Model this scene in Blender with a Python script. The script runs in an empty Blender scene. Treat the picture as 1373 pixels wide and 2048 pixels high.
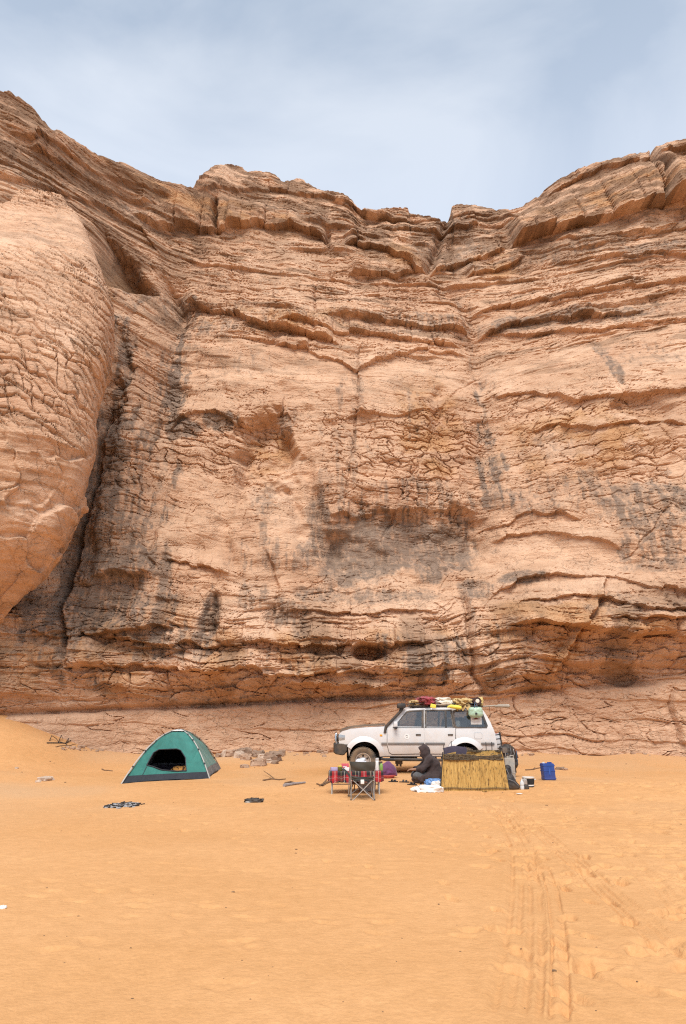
import bpy, bmesh, math, random
import numpy as np
from mathutils import Vector, Matrix, Euler
from mathutils import geometry as mgeo

random.seed(7)
S = bpy.context.scene
COL = S.collection
R = math.radians

# ------------------------------------------------------------------ camera
CAM_H = 1.65
PITCH = 15.48
FPX = 1538.0
cam = bpy.data.objects.new('camera', bpy.data.cameras.new('camera'))
COL.objects.link(cam)
cam.location = (0, 0, CAM_H)
cam.rotation_euler = (R(90 + PITCH), 0, 0)
cam.data.sensor_fit = 'VERTICAL'
cam.data.sensor_height = 36.0
cam.data.lens = 36.0 * FPX / 2048
cam.data.clip_start = 0.1
cam.data.clip_end = 3000
S.camera = cam

# ------------------------------------------------------------------ light
SUN_EL, SUN_AZ = 55, 186          # azimuth the light comes from, degrees clockwise from +Y (behind the camera, dead behind)
world = bpy.data.worlds.new('World')
S.world = world
world.use_nodes = True
wn, wl = world.node_tree.nodes, world.node_tree.links
wn.clear()
wo = wn.new('ShaderNodeOutputWorld')
bg = wn.new('ShaderNodeBackground')
bg.inputs['Strength'].default_value = 0.1
sky = wn.new('ShaderNodeTexSky')
sky.sky_type = 'NISHITA'
sky.sun_disc = False
sky.sun_elevation = R(SUN_EL)
sky.sun_rotation = R(SUN_AZ)
sky.air_density = 1.0
sky.dust_density = 1.6
sky.ozone_density = 1.4
tc = wn.new('ShaderNodeTexCoord')
mp = wn.new('ShaderNodeMapping')
mp.inputs['Scale'].default_value = (1.0, 1.0, 2.2)
mp.inputs['Location'].default_value = (0.85, 0.2, 0.4)
wl.new(tc.outputs['Generated'], mp.inputs['Vector'])
cn = wn.new('ShaderNodeTexNoise')
cn.inputs['Scale'].default_value = 2.6
cn.inputs['Detail'].default_value = 7
cn.inputs['Roughness'].default_value = 0.5
cn.inputs['Distortion'].default_value = 0.5
wl.new(mp.outputs['Vector'], cn.inputs['Vector'])
cr = wn.new('ShaderNodeValToRGB')          # thin high overcast: grey-blue to pale
cr.color_ramp.elements[0].position = 0.38
cr.color_ramp.elements[0].color = (1.74, 2.10, 2.62, 1)
cr.color_ramp.elements[1].position = 0.66
cr.color_ramp.elements[1].color = (2.95, 3.18, 3.5, 1)
wl.new(cn.outputs['Fac'], cr.inputs['Fac'])
sx = wn.new('ShaderNodeSeparateXYZ')
wl.new(tc.outputs['Generated'], sx.inputs['Vector'])
mr = wn.new('ShaderNodeMapRange')           # paler towards the horizon as overcast is
mr.inputs['From Min'].default_value = 0.80
mr.inputs['From Max'].default_value = 0.48
mr.inputs['To Min'].default_value = 0.0
mr.inputs['To Max'].default_value = 0.75
mr.interpolation_type = 'SMOOTHSTEP'
wl.new(sx.outputs['Z'], mr.inputs['Value'])
hz = wn.new('ShaderNodeMix')
hz.data_type = 'RGBA'
hz.inputs[7].default_value = (2.9, 3.25, 3.85, 1)
wl.new(mr.outputs['Result'], hz.inputs[0])
wl.new(cr.outputs['Color'], hz.inputs[6])
mx = wn.new('ShaderNodeMix')
mx.data_type = 'RGBA'
mx.inputs[0].default_value = 0.93
wl.new(sky.outputs['Color'], mx.inputs[6])
wl.new(hz.outputs[2], mx.inputs[7])
wl.new(mx.outputs[2], bg.inputs['Color'])
wl.new(bg.outputs['Background'], wo.inputs['Surface'])

sun = bpy.data.objects.new('sun', bpy.data.lights.new('sun', 'SUN'))
COL.objects.link(sun)
sun.data.energy = 1.5
sun.data.angle = R(34)
sun.data.color = (1.0, 0.95, 0.88)
_d = Vector((math.sin(R(SUN_AZ)) * math.cos(R(SUN_EL)), math.cos(R(SUN_AZ)) * math.cos(R(SUN_EL)), math.sin(R(SUN_EL))))
sun.rotation_euler = _d.to_track_quat('Z', 'Y').to_euler()
sun.location = (-10, -30, 60)

S.view_settings.view_transform = 'Standard'
S.view_settings.look = 'None'
S.view_settings.exposure = 1.38
S.view_settings.gamma = 1
S.view_settings.use_curve_mapping = False
S.render.engine = 'CYCLES'
S.cycles.use_denoising = False
S.cycles.filter_width = 1.15
S.cycles.max_bounces = 8
S.cycles.diffuse_bounces = 5
S.cycles.transparent_max_bounces = 12

# ------------------------------------------------------------------ helpers: numbers
_cp, _sp = math.cos(R(PITCH)), math.sin(R(PITCH))
def ray(px, py):
    """direction of sight through a point of the photograph (1373 x 2048), with y = 1"""
    xc = (np.asarray(px, float) - 686.5) / FPX
    yc = -(np.asarray(py, float) - 1024) / FPX
    wy = _cp - _sp * yc
    return xc / wy, (_sp + _cp * yc) / wy
def at(px, py, Y):
    rx, rz = ray(px, py)
    return rx * Y, CAM_H + rz * Y

_rs = np.random.RandomState(11)
_PERM = _rs.permutation(256).astype(np.int32)
_PERM = np.concatenate([_PERM, _PERM, _PERM])
_ANG = _rs.rand(256) * 2 * np.pi
_GX, _GY = np.cos(_ANG).astype(np.float32), np.sin(_ANG).astype(np.float32)
_RA, _RB, _RC = (_rs.rand(256).astype(np.float32) for _ in range(3))

def hsh(i, j):
    return _PERM[(_PERM[i & 255] + j) & 255]
def noise(x, y, seed=0):
    x = np.asarray(x, np.float32) + seed * 17.31
    y = np.asarray(y, np.float32) + seed * 7.77
    xi, yi = np.floor(x).astype(np.int32), np.floor(y).astype(np.int32)
    fx, fy = x - xi, y - yi
    u, v = fx * fx * fx * (fx * (fx * 6 - 15) + 10), fy * fy * fy * (fy * (fy * 6 - 15) + 10)
    def g(i, j, a, b):
        h = hsh(i, j)
        return _GX[h] * a + _GY[h] * b
    n00, n10 = g(xi, yi, fx, fy), g(xi + 1, yi, fx - 1, fy)
    n01, n11 = g(xi, yi + 1, fx, fy - 1), g(xi + 1, yi + 1, fx - 1, fy - 1)
    return ((n00 * (1 - u) + n10 * u) * (1 - v) + (n01 * (1 - u) + n11 * u) * v) * 1.5
def fbm(x, y, octaves=4, seed=0, gain=0.5):
    s, a = 0, 1.0
    for o in range(octaves):
        s = s + a * noise(np.asarray(x) * 2 ** o, np.asarray(y) * 2 ** o, seed + o * 3)
        a *= gain
    return s
def cells(x, y, seed=0):
    """Voronoi: distance to the border between two cells, cell value, offset of the point from its cell's centre"""
    x = np.asarray(x, np.float32) + seed * 13.7
    y = np.asarray(y, np.float32) + seed * 5.3
    xi, yi = np.floor(x).astype(np.int32), np.floor(y).astype(np.int32)
    f1 = np.full(x.shape, 9., np.float32); f2 = f1.copy()
    hid = np.zeros(x.shape, np.int32); ox = np.zeros(x.shape, np.float32); oy = ox.copy()
    for a in (-1, 0, 1):
        for b in (-1, 0, 1):
            h = hsh(xi + a, yi + b)
            dx = xi + a + 0.1 + 0.8 * _RA[h] - x
            dy = yi + b + 0.1 + 0.8 * _RB[h] - y
            d = dx * dx + dy * dy
            near = d < f1
            f2 = np.where(near, f1, np.minimum(f2, d))
            hid = np.where(near, h, hid); ox = np.where(near, dx, ox); oy = np.where(near, dy, oy)
            f1 = np.where(near, d, f1)
    return np.sqrt(f2) - np.sqrt(f1), hid, ox, oy
def sst(a, b, x):
    t = np.clip((x - a) / (b - a), 0, 1)
    return t * t * (3 - 2 * t)
def poly_dist(x, y, pts):
    """distance to a polyline, and how far along it (0..1)"""
    best = np.full(x.shape, 1e9, np.float32); along = np.zeros(x.shape, np.float32); side = np.zeros(x.shape, np.float32)
    pts = np.asarray(pts, float)
    L = np.concatenate([[0], np.cumsum(np.hypot(*np.diff(pts, axis=0).T))])
    for k in range(len(pts) - 1):
        a, b = pts[k], pts[k + 1]
        d = b - a; l2 = max(d @ d, 1e-9)
        t = np.clip(((x - a[0]) * d[0] + (y - a[1]) * d[1]) / l2, 0, 1)
        qx, qy = x - a[0] - t * d[0], y - a[1] - t * d[1]
        q = np.hypot(qx, qy)
        m = q < best
        best = np.where(m, q, best)
        along = np.where(m, (L[k] + t * math.sqrt(l2)) / L[-1], along)
        side = np.where(m, d[0] * qy - d[1] * qx, side)
    return best, along, side

# ------------------------------------------------------------------ helpers: meshes
def grid_object(name, P, mat, attrs=None, smooth=True, kind=None):
    """one mesh from a rows x columns x 3 array of points"""
    r, c = P.shape[:2]
    me = bpy.data.meshes.new(name)
    n = r * c
    me.vertices.add(n)
    me.vertices.foreach_set('co', np.ascontiguousarray(P, np.float32).reshape(-1))
    i = np.arange(n).reshape(r, c)
    q = np.stack([i[:-1, :-1], i[:-1, 1:], i[1:, 1:], i[1:, :-1]], -1).reshape(-1, 4)
    f = len(q)
    me.loops.add(f * 4)
    me.loops.foreach_set('vertex_index', q.reshape(-1).astype(np.int32))
    me.polygons.add(f)
    me.polygons.foreach_set('loop_start', np.arange(0, f * 4, 4, dtype=np.int32))
    me.polygons.foreach_set('use_smooth', np.full(f, smooth, bool))
    me.update(calc_edges=True)
    for k, v in (attrs or {}).items():
        a = me.attributes.new(k, 'FLOAT', 'POINT')
        a.data.foreach_set('value', np.ascontiguousarray(v, np.float32).reshape(-1))
    o = bpy.data.objects.new(name, me)
    me.materials.append(mat)
    COL.objects.link(o)
    if kind: o['kind'] = kind
    return o

# ------------------------------------------------------------------ helpers: materials
MATS = {}
def new_mat(name):
    m = bpy.data.materials.new(name)
    m.use_nodes = True
    n, l = m.node_tree.nodes, m.node_tree.links
    return m, n, l, n['Principled BSDF']
def mat(name, col, rough=0.7, metal=0.0, var=0.12, scale=9.0, bump=0.15, bscale=60.0, sheen=0.0, dust=0.0, trans=None, spec=0.5, coat=0.0):
    """a plain material whose colour wanders a little with noise, with a fine relief and a dusting of sand"""
    if name in MATS: return MATS[name]
    m, n, l, b = new_mat(name)
    t = n.new('ShaderNodeTexCoord')
    nz = n.new('ShaderNodeTexNoise'); nz.inputs['Scale'].default_value = scale; nz.inputs['Detail'].default_value = 6
    nz.inputs['Roughness'].default_value = 0.65
    l.new(t.outputs['Object'], nz.inputs['Vector'])
    rp = n.new('ShaderNodeValToRGB')
    rp.color_ramp.elements[0].position = 0.3; rp.color_ramp.elements[1].position = 0.7
    rp.color_ramp.elements[0].color = tuple(c * (1 - var) for c in col) + (1,)
    rp.color_ramp.elements[1].color = tuple(min(1, c * (1 + var)) for c in col) + (1,)
    l.new(nz.outputs['Fac'], rp.inputs['Fac'])
    out = rp.outputs['Color']
    if dust > 0:
        dn = n.new('ShaderNodeTexNoise'); dn.inputs['Scale'].default_value = 3.1; dn.inputs['Detail'].default_value = 8
        l.new(t.outputs['Object'], dn.inputs['Vector'])
        dr = n.new('ShaderNodeMapRange'); dr.inputs['From Min'].default_value = 0.38; dr.inputs['From Max'].default_value = 0.75
        dr.inputs['To Max'].default_value = dust
        l.new(dn.outputs['Fac'], dr.inputs['Value'])
        mxn = n.new('ShaderNodeMix'); mxn.data_type = 'RGBA'
        mxn.inputs[7].default_value = (0.50, 0.32, 0.17, 1)
        l.new(dr.outputs['Result'], mxn.inputs[0]); l.new(out, mxn.inputs[6])
        out = mxn.outputs[2]
    l.new(out, b.inputs['Base Color'])
    b.inputs['Roughness'].default_value = rough
    b.inputs['Metallic'].default_value = metal
    b.inputs['Specular IOR Level'].default_value = spec
    if sheen: b.inputs['Sheen Weight'].default_value = sheen
    if coat: b.inputs['Coat Weight'].default_value = coat; b.inputs['Coat Roughness'].default_value = 0.12
    if trans: b.inputs['Transmission Weight'].default_value = trans
    if bump:
        bn = n.new('ShaderNodeTexNoise'); bn.inputs['Scale'].default_value = bscale; bn.inputs['Detail'].default_value = 4
        l.new(t.outputs['Object'], bn.inputs['Vector'])
        bp = n.new('ShaderNodeBump'); bp.inputs['Strength'].default_value = bump; bp.inputs['Distance'].default_value = 0.01
        l.new(bn.outputs['Fac'], bp.inputs['Height']); l.new(bp.outputs['Normal'], b.inputs['Normal'])
    MATS[name] = m
    return m

# ================================================================== SAND
def mound(x, y):
    """height of the bare sand surface: level in front, rising gently to the foot of the cliff, heaped at the left"""
    x = np.asarray(x, float); y = np.asarray(y, float)
    h = np.interp(y, [-400, 13, 17.5, 20.5, 24.5, 31, 60], [0, 0, .07, .25, .27, .60, .9]) + .16 * sst(26, 30.5, y) * noise(x * .35, y * .1, 31) + .10 * sst(28, 31, y) * noise(x * .9, y * .1, 32)
    # a drift banked against the left wall
    d = sst(22.0, 29.5, y + 0.3 * np.sin(x * .6)) * sst(-8.2, -12.8, x)
    h = h + 1.8 * d
    h = h + 0.10 * np.exp(-((x + 11) / 3) ** 2 - ((y - 22.4) / 0.9) ** 2)
    return h + 0.05 * noise(x * .16, y * .2, 3) * sst(9, 16, y) + 0.025 * noise(x * .5, y * .5, 9)

def ground_at(px, py):
    """where the line of sight through a photo point meets the sand"""
    rx, rz = ray(px, py)
    Ys = np.linspace(3, 34, 3101)
    f = CAM_H + rz * Ys - mound(rx * Ys, Ys)
    i = int(np.argmax(f <= 0)) if (f <= 0).any() else len(Ys) - 1
    Y = Ys[i]
    return float(rx * Y), float(Y), float(mound(rx * Y, Y))

def sand_material():
    m, n, l, b = new_mat('sand')
    t = n.new('ShaderNodeTexCoord')
    big = n.new('ShaderNodeTexNoise'); big.inputs['Scale'].default_value = 0.35; big.inputs['Detail'].default_value = 5
    fine = n.new('ShaderNodeTexNoise'); fine.inputs['Scale'].default_value = 38; fine.inputs['Detail'].default_value = 8; fine.inputs['Roughness'].default_value = .8
    mid = n.new('ShaderNodeTexNoise'); mid.inputs['Scale'].default_value = 6.0; mid.inputs['Detail'].default_value = 8; mid.inputs['Roughness'].default_value = 0.7
    for q in (big, fine, mid): l.new(t.outputs['Object'], q.inputs['Vector'])
    r1 = n.new('ShaderNodeValToRGB')
    r1.color_ramp.elements[0].position = 0.32; r1.color_ramp.elements[0].color = (0.600, 0.318, 0.132, 1)
    r1.color_ramp.elements[1].position = 0.68; r1.color_ramp.elements[1].color = (0.655, 0.362, 0.163, 1)
    l.new(big.outputs['Fac'], r1.inputs['Fac'])
    r2 = n.new('ShaderNodeValToRGB')
    r2.color_ramp.elements[0].position = 0.28; r2.color_ramp.elements[0].color = (0.80, 0.77, 0.74, 1)
    r2.color_ramp.elements[1].position = 0.62; r2.color_ramp.elements[1].color = (1.0, 1.0, 1.0, 1)
    l.new(fine.outputs['Fac'], r2.inputs['Fac'])
    mu = n.new('ShaderNodeMix'); mu.data_type = 'RGBA'; mu.blend_type = 'MULTIPLY'; mu.inputs[0].default_value = 0.75
    l.new(r1.outputs['Color'], mu.inputs[6]); l.new(r2.outputs['Color'], mu.inputs[7])
    # loose paler / darker grains sorted by wind and feet
    r3 = n.new('ShaderNodeValToRGB')
    r3.color_ramp.elements[0].position = 0.35; r3.color_ramp.elements[0].color = (0.90, 0.885, 0.86, 1)
    r3.color_ramp.elements[1].position = 0.65; r3.color_ramp.elements[1].color = (1.03, 1.03, 1.04, 1)
    l.new(mid.outputs['Fac'], r3.inputs['Fac'])
    mu2 = n.new('ShaderNodeMix'); mu2.data_type = 'RGBA'; mu2.blend_type = 'MULTIPLY'; mu2.inputs[0].default_value = 1
    l.new(mu.outputs[2], mu2.inputs[6]); l.new(r3.outputs['Color'], mu2.inputs[7])
    at_ = n.new('ShaderNodeAttribute'); at_.attribute_name = 'rosy'
    mu3 = n.new('ShaderNodeMix'); mu3.data_type = 'RGBA'; mu3.inputs[7].default_value = (0.52, 0.33, 0.185, 1)
    l.new(at_.outputs['Fac'], mu3.inputs[0]); l.new(mu2.outputs[2], mu3.inputs[6])
    l.new(mu3.outputs[2], b.inputs['Base Color'])
    b.inputs['Roughness'].default_value = 0.95
    b.inputs['Specular IOR Level'].default_value = 0.15
    g = n.new('ShaderNodeTexNoise'); g.inputs['Scale'].default_value = 90; g.inputs['Detail'].default_value = 3
    g2 = n.new('ShaderNodeTexNoise'); g2.inputs['Scale'].default_value = 18; g2.inputs['Detail'].default_value = 7
    for q in (g, g2): l.new(t.outputs['Object'], q.inputs['Vector'])
    ad = n.new('ShaderNodeMath'); ad.operation = 'MULTIPLY_ADD'; ad.inputs[1].default_value = 0.25
    l.new(g.outputs['Fac'], ad.inputs[0]); l.new(g2.outputs['Fac'], ad.inputs[2])
    bp = n.new('ShaderNodeBump'); bp.inputs['Strength'].default_value = 0.55; bp.inputs['Distance'].default_value = 0.025
    l.new(ad.outputs[0], bp.inputs['Height']); l.new(bp.outputs['Normal'], b.inputs['Normal'])
    return m

def build_sand():
    # rows run away from the camera, closer together near it; columns fan out with distance, then far to both sides
    ys = np.concatenate([[-400, -150, -60, -25, -10, -3, 1.5, 3.0, 3.9], np.geomspace(4.4, 33, 580), [36, 45, 80, 400]])
    a = np.concatenate([[-60, -20, -8, -4, -2.4, -1.7], np.linspace(-1.2, .27, 290), np.linspace(.27, .52, 180)[1:], np.linspace(.52, 1.2, 150)[1:], [1.7, 2.4, 4, 8, 20, 60]])
    W = np.interp(ys, [-400, 1.5, 3, 33, 400], [8, 3.2, 3.2, 14.9, 15])
    Y = np.repeat(ys[:, None], len(a), 1)
    X = a[None, :] * W[:, None]
    Z = mound(X, Y)
    rs = np.random.RandomState(5)
    near = (Y > 3.5) & (Y < 32)
    xs, yy = X, Y
    D = np.zeros_like(Z)
    # wind-softened unevenness
    D += 0.007 * fbm(xs * .9, yy * 1.1, 3, 21) * near
    churn = sst(0.5, 4.5, xs - (yy - 12) * 0.02) * sst(26, 20, yy)        # trodden ground on the right
    D += 0.020 * fbm(xs * 1.3, yy * 1.3, 3, 33) * churn * near * sst(5, 12, yy)
    def stamp(cx, cy, ang, lx, ly, depth, rim=0.13):
        depth *= 1.05 if cx > .12 * cy else .75
        r = max(lx, ly) * 2.2
        i0, i1 = np.searchsorted(ys, cy - r), np.searchsorted(ys, cy + r)
        if i1 - i0 < 2: return
        j0, j1 = np.searchsorted(a, (cx - r) / W[i0 if cx > r else i1 - 1]), np.searchsorted(a, (cx + r) / W[i1 - 1 if cx < -r else i0])
        if abs(cx) <= r: j0, j1 = np.searchsorted(a, (cx - r) / W[i0]), np.searchsorted(a, (cx + r) / W[i0])
        j0, j1 = max(0, min(j0, j1) - 3), max(j0, j1) + 3
        sub = (slice(i0, i1), slice(j0, j1))
        dx, dy = xs[sub] - cx, yy[sub] - cy
        m = (np.abs(dx) < r)
        ca, sa = math.cos(ang), math.sin(ang)
        u, v = (dx * ca + dy * sa) / lx, (-dx * sa + dy * ca) / ly
        v = v * (1 + 0.25 * u)
        q = np.hypot(u, v) + 0.10 * noise(dx * 9, dy * 9, int(cx * 7) % 50)
        d = -depth * sst(1.0, 0.45, q) + depth * rim * np.exp(-((q - 1.22) / 0.22) ** 2)
        # one side of the print is pushed up harder
        d = d * (1 + 0.35 * u)
        D[sub] += np.where(m, d, 0)
    # footprints: trails across the right, thinner on the left
    def trail(x0, y0, ang, n, depth):
        for k in range(n):
            s = 0.62 * k
            side = 0.11 * (1 if k % 2 else -1)
            cx = x0 + math.cos(ang) * s - math.sin(ang) * side + rs.randn() * .04
            cy = y0 + math.sin(ang) * s + math.cos(ang) * side + rs.randn() * .04
            if 4.5 < cy < 29:
                stamp(cx, cy, ang + rs.randn() * .15, .15 + .02 * rs.rand(), .065, depth * (0.7 + .6 * rs.rand()))
            ang += rs.randn() * .05
    for (px, py, ang, n, d) in [(1350, 2000, 2.0, 22, .04), (1300, 1830, 1.9, 20, .04), (1360, 1780, 2.2, 24, .03),
                                (1180, 1800, 1.5, 22, .04), (1330, 1700, 2.4, 18, .03), (1250, 1660, 2.8, 14, .03), (1100, 1650, .2, 16, .03),
                                (950, 1640, 0.1, 22, .026), (1372, 1640, 2.9, 20, .03), (1200, 1590, 2.9, 16, .03), (1040, 1700, .3, 16, .03),
                                (900, 1880, 2.6, 9, .02), (640, 1850, 2.75, 8, .02), (700, 1760, 2.8, 9, .017), (480, 1900, 2.2, 8, .014),
                                (300, 1700, .15, 14, .014), (120, 1830, .5, 10, .014), (560, 1600, .3, 9, .016), (100, 1600, .1, 12, .013),
                                (780, 1640, 1.9, 8, .02), (870, 1700, 2.4, 8, .02), (500, 1740, .3, 9, .013)]:
        x0, y0, _ = ground_at(px, py)
        trail(x0, y0, ang, n, d)
    for k in range(760):                                                   # scuffs with no order
        py = 1565 + 430 * rs.rand() ** 2.0
        px = 1373 * (1 - rs.rand() ** 1.9)
        x0, y0, _ = ground_at(px, py)
        if (px > 940 and (y0 > 9 or rs.rand() < .16)) or rs.rand() < .12:
            stamp(x0, y0, rs.rand() * 3.14, .10 + .14 * rs.rand(), .06 + .06 * rs.rand(), (.016 + .026 * rs.rand()) * (.8 + .035 * y0) * (1 if px > 940 else .5))
    for (px, py, lx, ly, d) in [(1175, 1935, .24, .13, .055), (1060, 1705, .34, .12, .05), (1250, 1840, .17, .12, .05), (1020, 1860, .16, .11, .035), (1130, 1865, .13, .09, .045), (1310, 1890, .2, .1, .045),
                                (1125, 2020, .1, .08, .03), (470, 1885, .2, .1, .02), (540, 1810, .22, .12, .018), (590, 1840, .2, .1, .022), (450, 1970, .25, .12, .016), (765, 1845, .16, .09, .025), (640, 1765, .2, .1, .02)]:
        x0, y0, _ = ground_at(px, py)
        stamp(x0, y0, rs.randn() * .4, lx, ly, d)
    # tyre tracks: a rutted strip of parallel ribs with blurred shoulders
    def track(pts, width, depth, ribs, fade=0.0):
        W_ = [ground_at(*p)[:2] for p in pts]
        xs_ = [p[0] for p in W_]; yv = [p[1] for p in W_]
        i0, i1 = np.searchsorted(ys, min(yv) - .5), np.searchsorted(ys, max(yv) + .5)
        sub = (slice(i0, i1), slice(None))
        d, al, sd = poly_dist(xs[sub], yy[sub], W_)
        s = d * np.sign(sd) / (width / 2)
        wob = noise(yy[sub] * 1.3, s, 8)
        keep = sst(-.40, .25, wob + .3 * noise(yy[sub] * 2.1, s * .3, 12) + .35) * (1 - fade * al) * sst(0, .03, al) * sst(1, .93, al)
        prof = -depth * sst(1.12, .85, np.abs(s)) + depth * .55 * np.exp(-((np.abs(s) - 1.3) / .2) ** 2)
        rib = np.cos(s * math.pi * ribs) * depth * .6 * sst(1, .85, np.abs(s))
        lug = 0.10 * depth * np.sign(np.sin(al * 900 + s * 3)) * (np.abs(s) > .55) * sst(1.0, .9, np.abs(s))
        D[sub] += (prof + rib + lug) * keep
    track([(1030, 2047), (1042, 1960), (1050, 1860), (1052, 1780), (1045, 1700), (1020, 1650), (985, 1610)], .36, .016, 4)
    track([(1118, 2047), (1120, 1950), (1118, 1870), (1105, 1780), (1085, 1730)], .13, .016, 1, .3)
    track([(1372, 1925), (1290, 1850), (1210, 1780), (1140, 1715), (1080, 1665), (1030, 1625), (1000, 1600)], .26, .019, 3, .2)
    track([(1372, 1840), (1300, 1760), (1230, 1690), (1160, 1640), (1110, 1605)], .26, .016, 3, .3)
    track([(440, 1600), (520, 1594), (620, 1580), (720, 1570)], .10, .028, 1, .2)
    Z = Z + D
    rosy = sst(-3.5, -9, X) * sst(9, 16, Y) * sst(21.6, 20.0, Y) * .55 * (0.7 + .6 * noise(X * .3, Y * .4, 4)) + 0.5 * sst(25.5, 29.5, Y) * sst(-11, -8, X)
    rosy = np.clip(rosy + .25 * sst(.1, .5, noise(X * .35, Y * .3, 14)) * sst(14, 19, Y), 0, .8)
    return grid_object('sand', np.stack([X, Y, Z], -1), sand_material(), {'rosy': rosy}, kind='structure')
sand = build_sand()
SAND_TREE = None

# ================================================================== CLIFF
def rock_material(name, tint=(1, 1, 1)):
    m, n, l, b = new_mat(name)
    geo = n.new('ShaderNodeNewGeometry')
    def nz(scale, detail=6, rough=.6, vec=None, dist=0):
        q = n.new('ShaderNodeTexNoise'); q.inputs['Scale'].default_value = scale; q.inputs['Detail'].default_value = detail
        q.inputs['Roughness'].default_value = rough; q.inputs['Distortion'].default_value = dist
        l.new(vec or geo.outputs['Position'], q.inputs['Vector'])
        return q.outputs['Fac']
    def stretch(sx_, sy_, sz_):
        q = n.new('ShaderNodeMapping'); q.inputs['Scale'].default_value = (sx_, sy_, sz_)
        l.new(geo.outputs['Position'], q.inputs['Vector'])
        return q.outputs['Vector']
    def ramp(fac, stops):
        q = n.new('ShaderNodeValToRGB'); e = q.color_ramp.elements
        e[0].position, e[0].color = stops[0][0], tuple(stops[0][1]) + (1,)
        e[1].position, e[1].color = stops[-1][0], tuple(stops[-1][1]) + (1,)
        for p, c in stops[1:-1]:
            k = e.new(p); k.color = tuple(c) + (1,)
        l.new(fac, q.inputs['Fac'])
        return q.outputs['Color']
    def mix(fac, a, c, mode='MIX'):
        q = n.new('ShaderNodeMix'); q.data_type = 'RGBA'; q.blend_type = mode
        for s_, v in ((0, fac), (6, a), (7, c)):
            if isinstance(v, (int, float)): q.inputs[s_].default_value = v
            elif isinstance(v, tuple): q.inputs[s_].default_value = v + (1,)
            else: l.new(v, q.inputs[s_])
        return q.outputs[2]
    def attr(a):
        q = n.new('ShaderNodeAttribute'); q.attribute_name = a
        return q.outputs['Fac']
    T = lambda c: tuple(a * b_ for a, b_ in zip(c, tint))
    base = ramp(nz(.28, 8, .6), [(.30, T((.55, .335, .215))), (.5, T((.645, .415, .272))), (.70, T((.72, .49, .34)))])
    bands = ramp(nz(1.0, 7, .65, stretch(.10, .10, 1.5), .3), [(.33, (.84, .80, .76)), (.5, (1, 1, 1)), (.66, (1.08, 1.06, 1.04))])
    c = mix(.75, base, bands, 'MULTIPLY')
    c = mix(attr('fresh_bounce'), c, T((.50, .255, .095)))  # orange of fresh stone, together with painted warm bounce light
    blot = ramp(nz(1.6, 9, .7), [(.34, (.80, .76, .73)), (.55, (1, 1, 1)), (.75, (1.05, 1.05, 1.06))])
    c = mix(.7, c, blot, 'MULTIPLY')
    grain = ramp(nz(16, 6, .7), [(.32, (.80, .78, .76)), (.6, (1.04, 1.04, 1.04))])
    c = mix(.6, c, grain, 'MULTIPLY')
    # varnish ends in ragged edges and runs, finer than the mesh can hold
    vn = n.new('ShaderNodeMath'); vn.operation = 'MULTIPLY_ADD'; vn.inputs[1].default_value = 1.9; vn.inputs[2].default_value = -.98
    l.new(nz(2.6, 9, .72, stretch(1.6, 1.6, .38)), vn.inputs[0])
    vs = n.new('ShaderNodeMath'); vs.operation = 'MULTIPLY_ADD'; l.new(attr('stain'), vs.inputs[0]); vs.inputs[1].default_value = 1.0; l.new(vn.outputs[0], vs.inputs[2])
    vr = n.new('ShaderNodeMapRange'); vr.interpolation_type = 'SMOOTHSTEP'; vr.inputs['From Min'].default_value = .05; vr.inputs['From Max'].default_value = .82; vr.inputs['To Max'].default_value = .80
    l.new(vs.outputs[0], vr.inputs['Value'])
    c = mix(vr.outputs['Result'], c, ramp(nz(2.2, 8, .7), [(.33, (.105, .080, .064)), (.55, (.19, .148, .120)), (.75, (.30, .23, .185))]))
    c = mix(attr('brown'), c, ramp(nz(2.0, 8, .7), [(.35, (.15, .085, .05)), (.7, (.27, .16, .095))]))
    l.new(c, b.inputs['Base Color'])
    b.inputs['Roughness'].default_value = 0.93
    b.inputs['Specular IOR Level'].default_value = 0.2
    h1, h2 = nz(5.0, 9, .68, stretch(.8, .8, 2.2)), nz(28, 5, .65)
    ad = n.new('ShaderNodeMath'); ad.operation = 'MULTIPLY_ADD'; ad.inputs[1].default_value = 0.22
    l.new(h2, ad.inputs[0]); l.new(h1, ad.inputs[2])
    bp = n.new('ShaderNodeBump'); bp.inputs['Strength'].default_value = 0.75; bp.inputs['Distance'].default_value = 0.16
    l.new(ad.outputs[0], bp.inputs['Height'])
    # hairline cracks finer than the mesh
    dv = n.new('ShaderNodeVectorMath'); dv.operation = 'MULTIPLY_ADD'; dv.inputs[1].default_value = (.9, .9, .55)
    nzc = n.new('ShaderNodeTexNoise'); nzc.inputs['Scale'].default_value = 1.3; nzc.inputs['Detail'].default_value = 4
    l.new(stretch(1, 1, 1.7), nzc.inputs['Vector']); l.new(nzc.outputs['Color'], dv.inputs[0]); l.new(stretch(1, .6, 1.7), dv.inputs[2])
    vo = n.new('ShaderNodeTexVoronoi'); vo.feature = 'DISTANCE_TO_EDGE'; vo.inputs['Scale'].default_value = 1.9
    l.new(dv.outputs[0], vo.inputs['Vector'])
    cr_ = n.new('ShaderNodeMapRange'); cr_.inputs['From Min'].default_value = 0.0; cr_.inputs['From Max'].default_value = 0.055
    l.new(vo.outputs['Distance'], cr_.inputs['Value'])
    mk = n.new('ShaderNodeMapRange'); mk.inputs['From Min'].default_value = .46; mk.inputs['From Max'].default_value = .60
    l.new(nz(.9, 4, .6), mk.inputs['Value'])
    mk2 = n.new('ShaderNodeMath'); mk2.operation = 'MAXIMUM'
    l.new(cr_.outputs['Result'], mk2.inputs[0])
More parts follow.
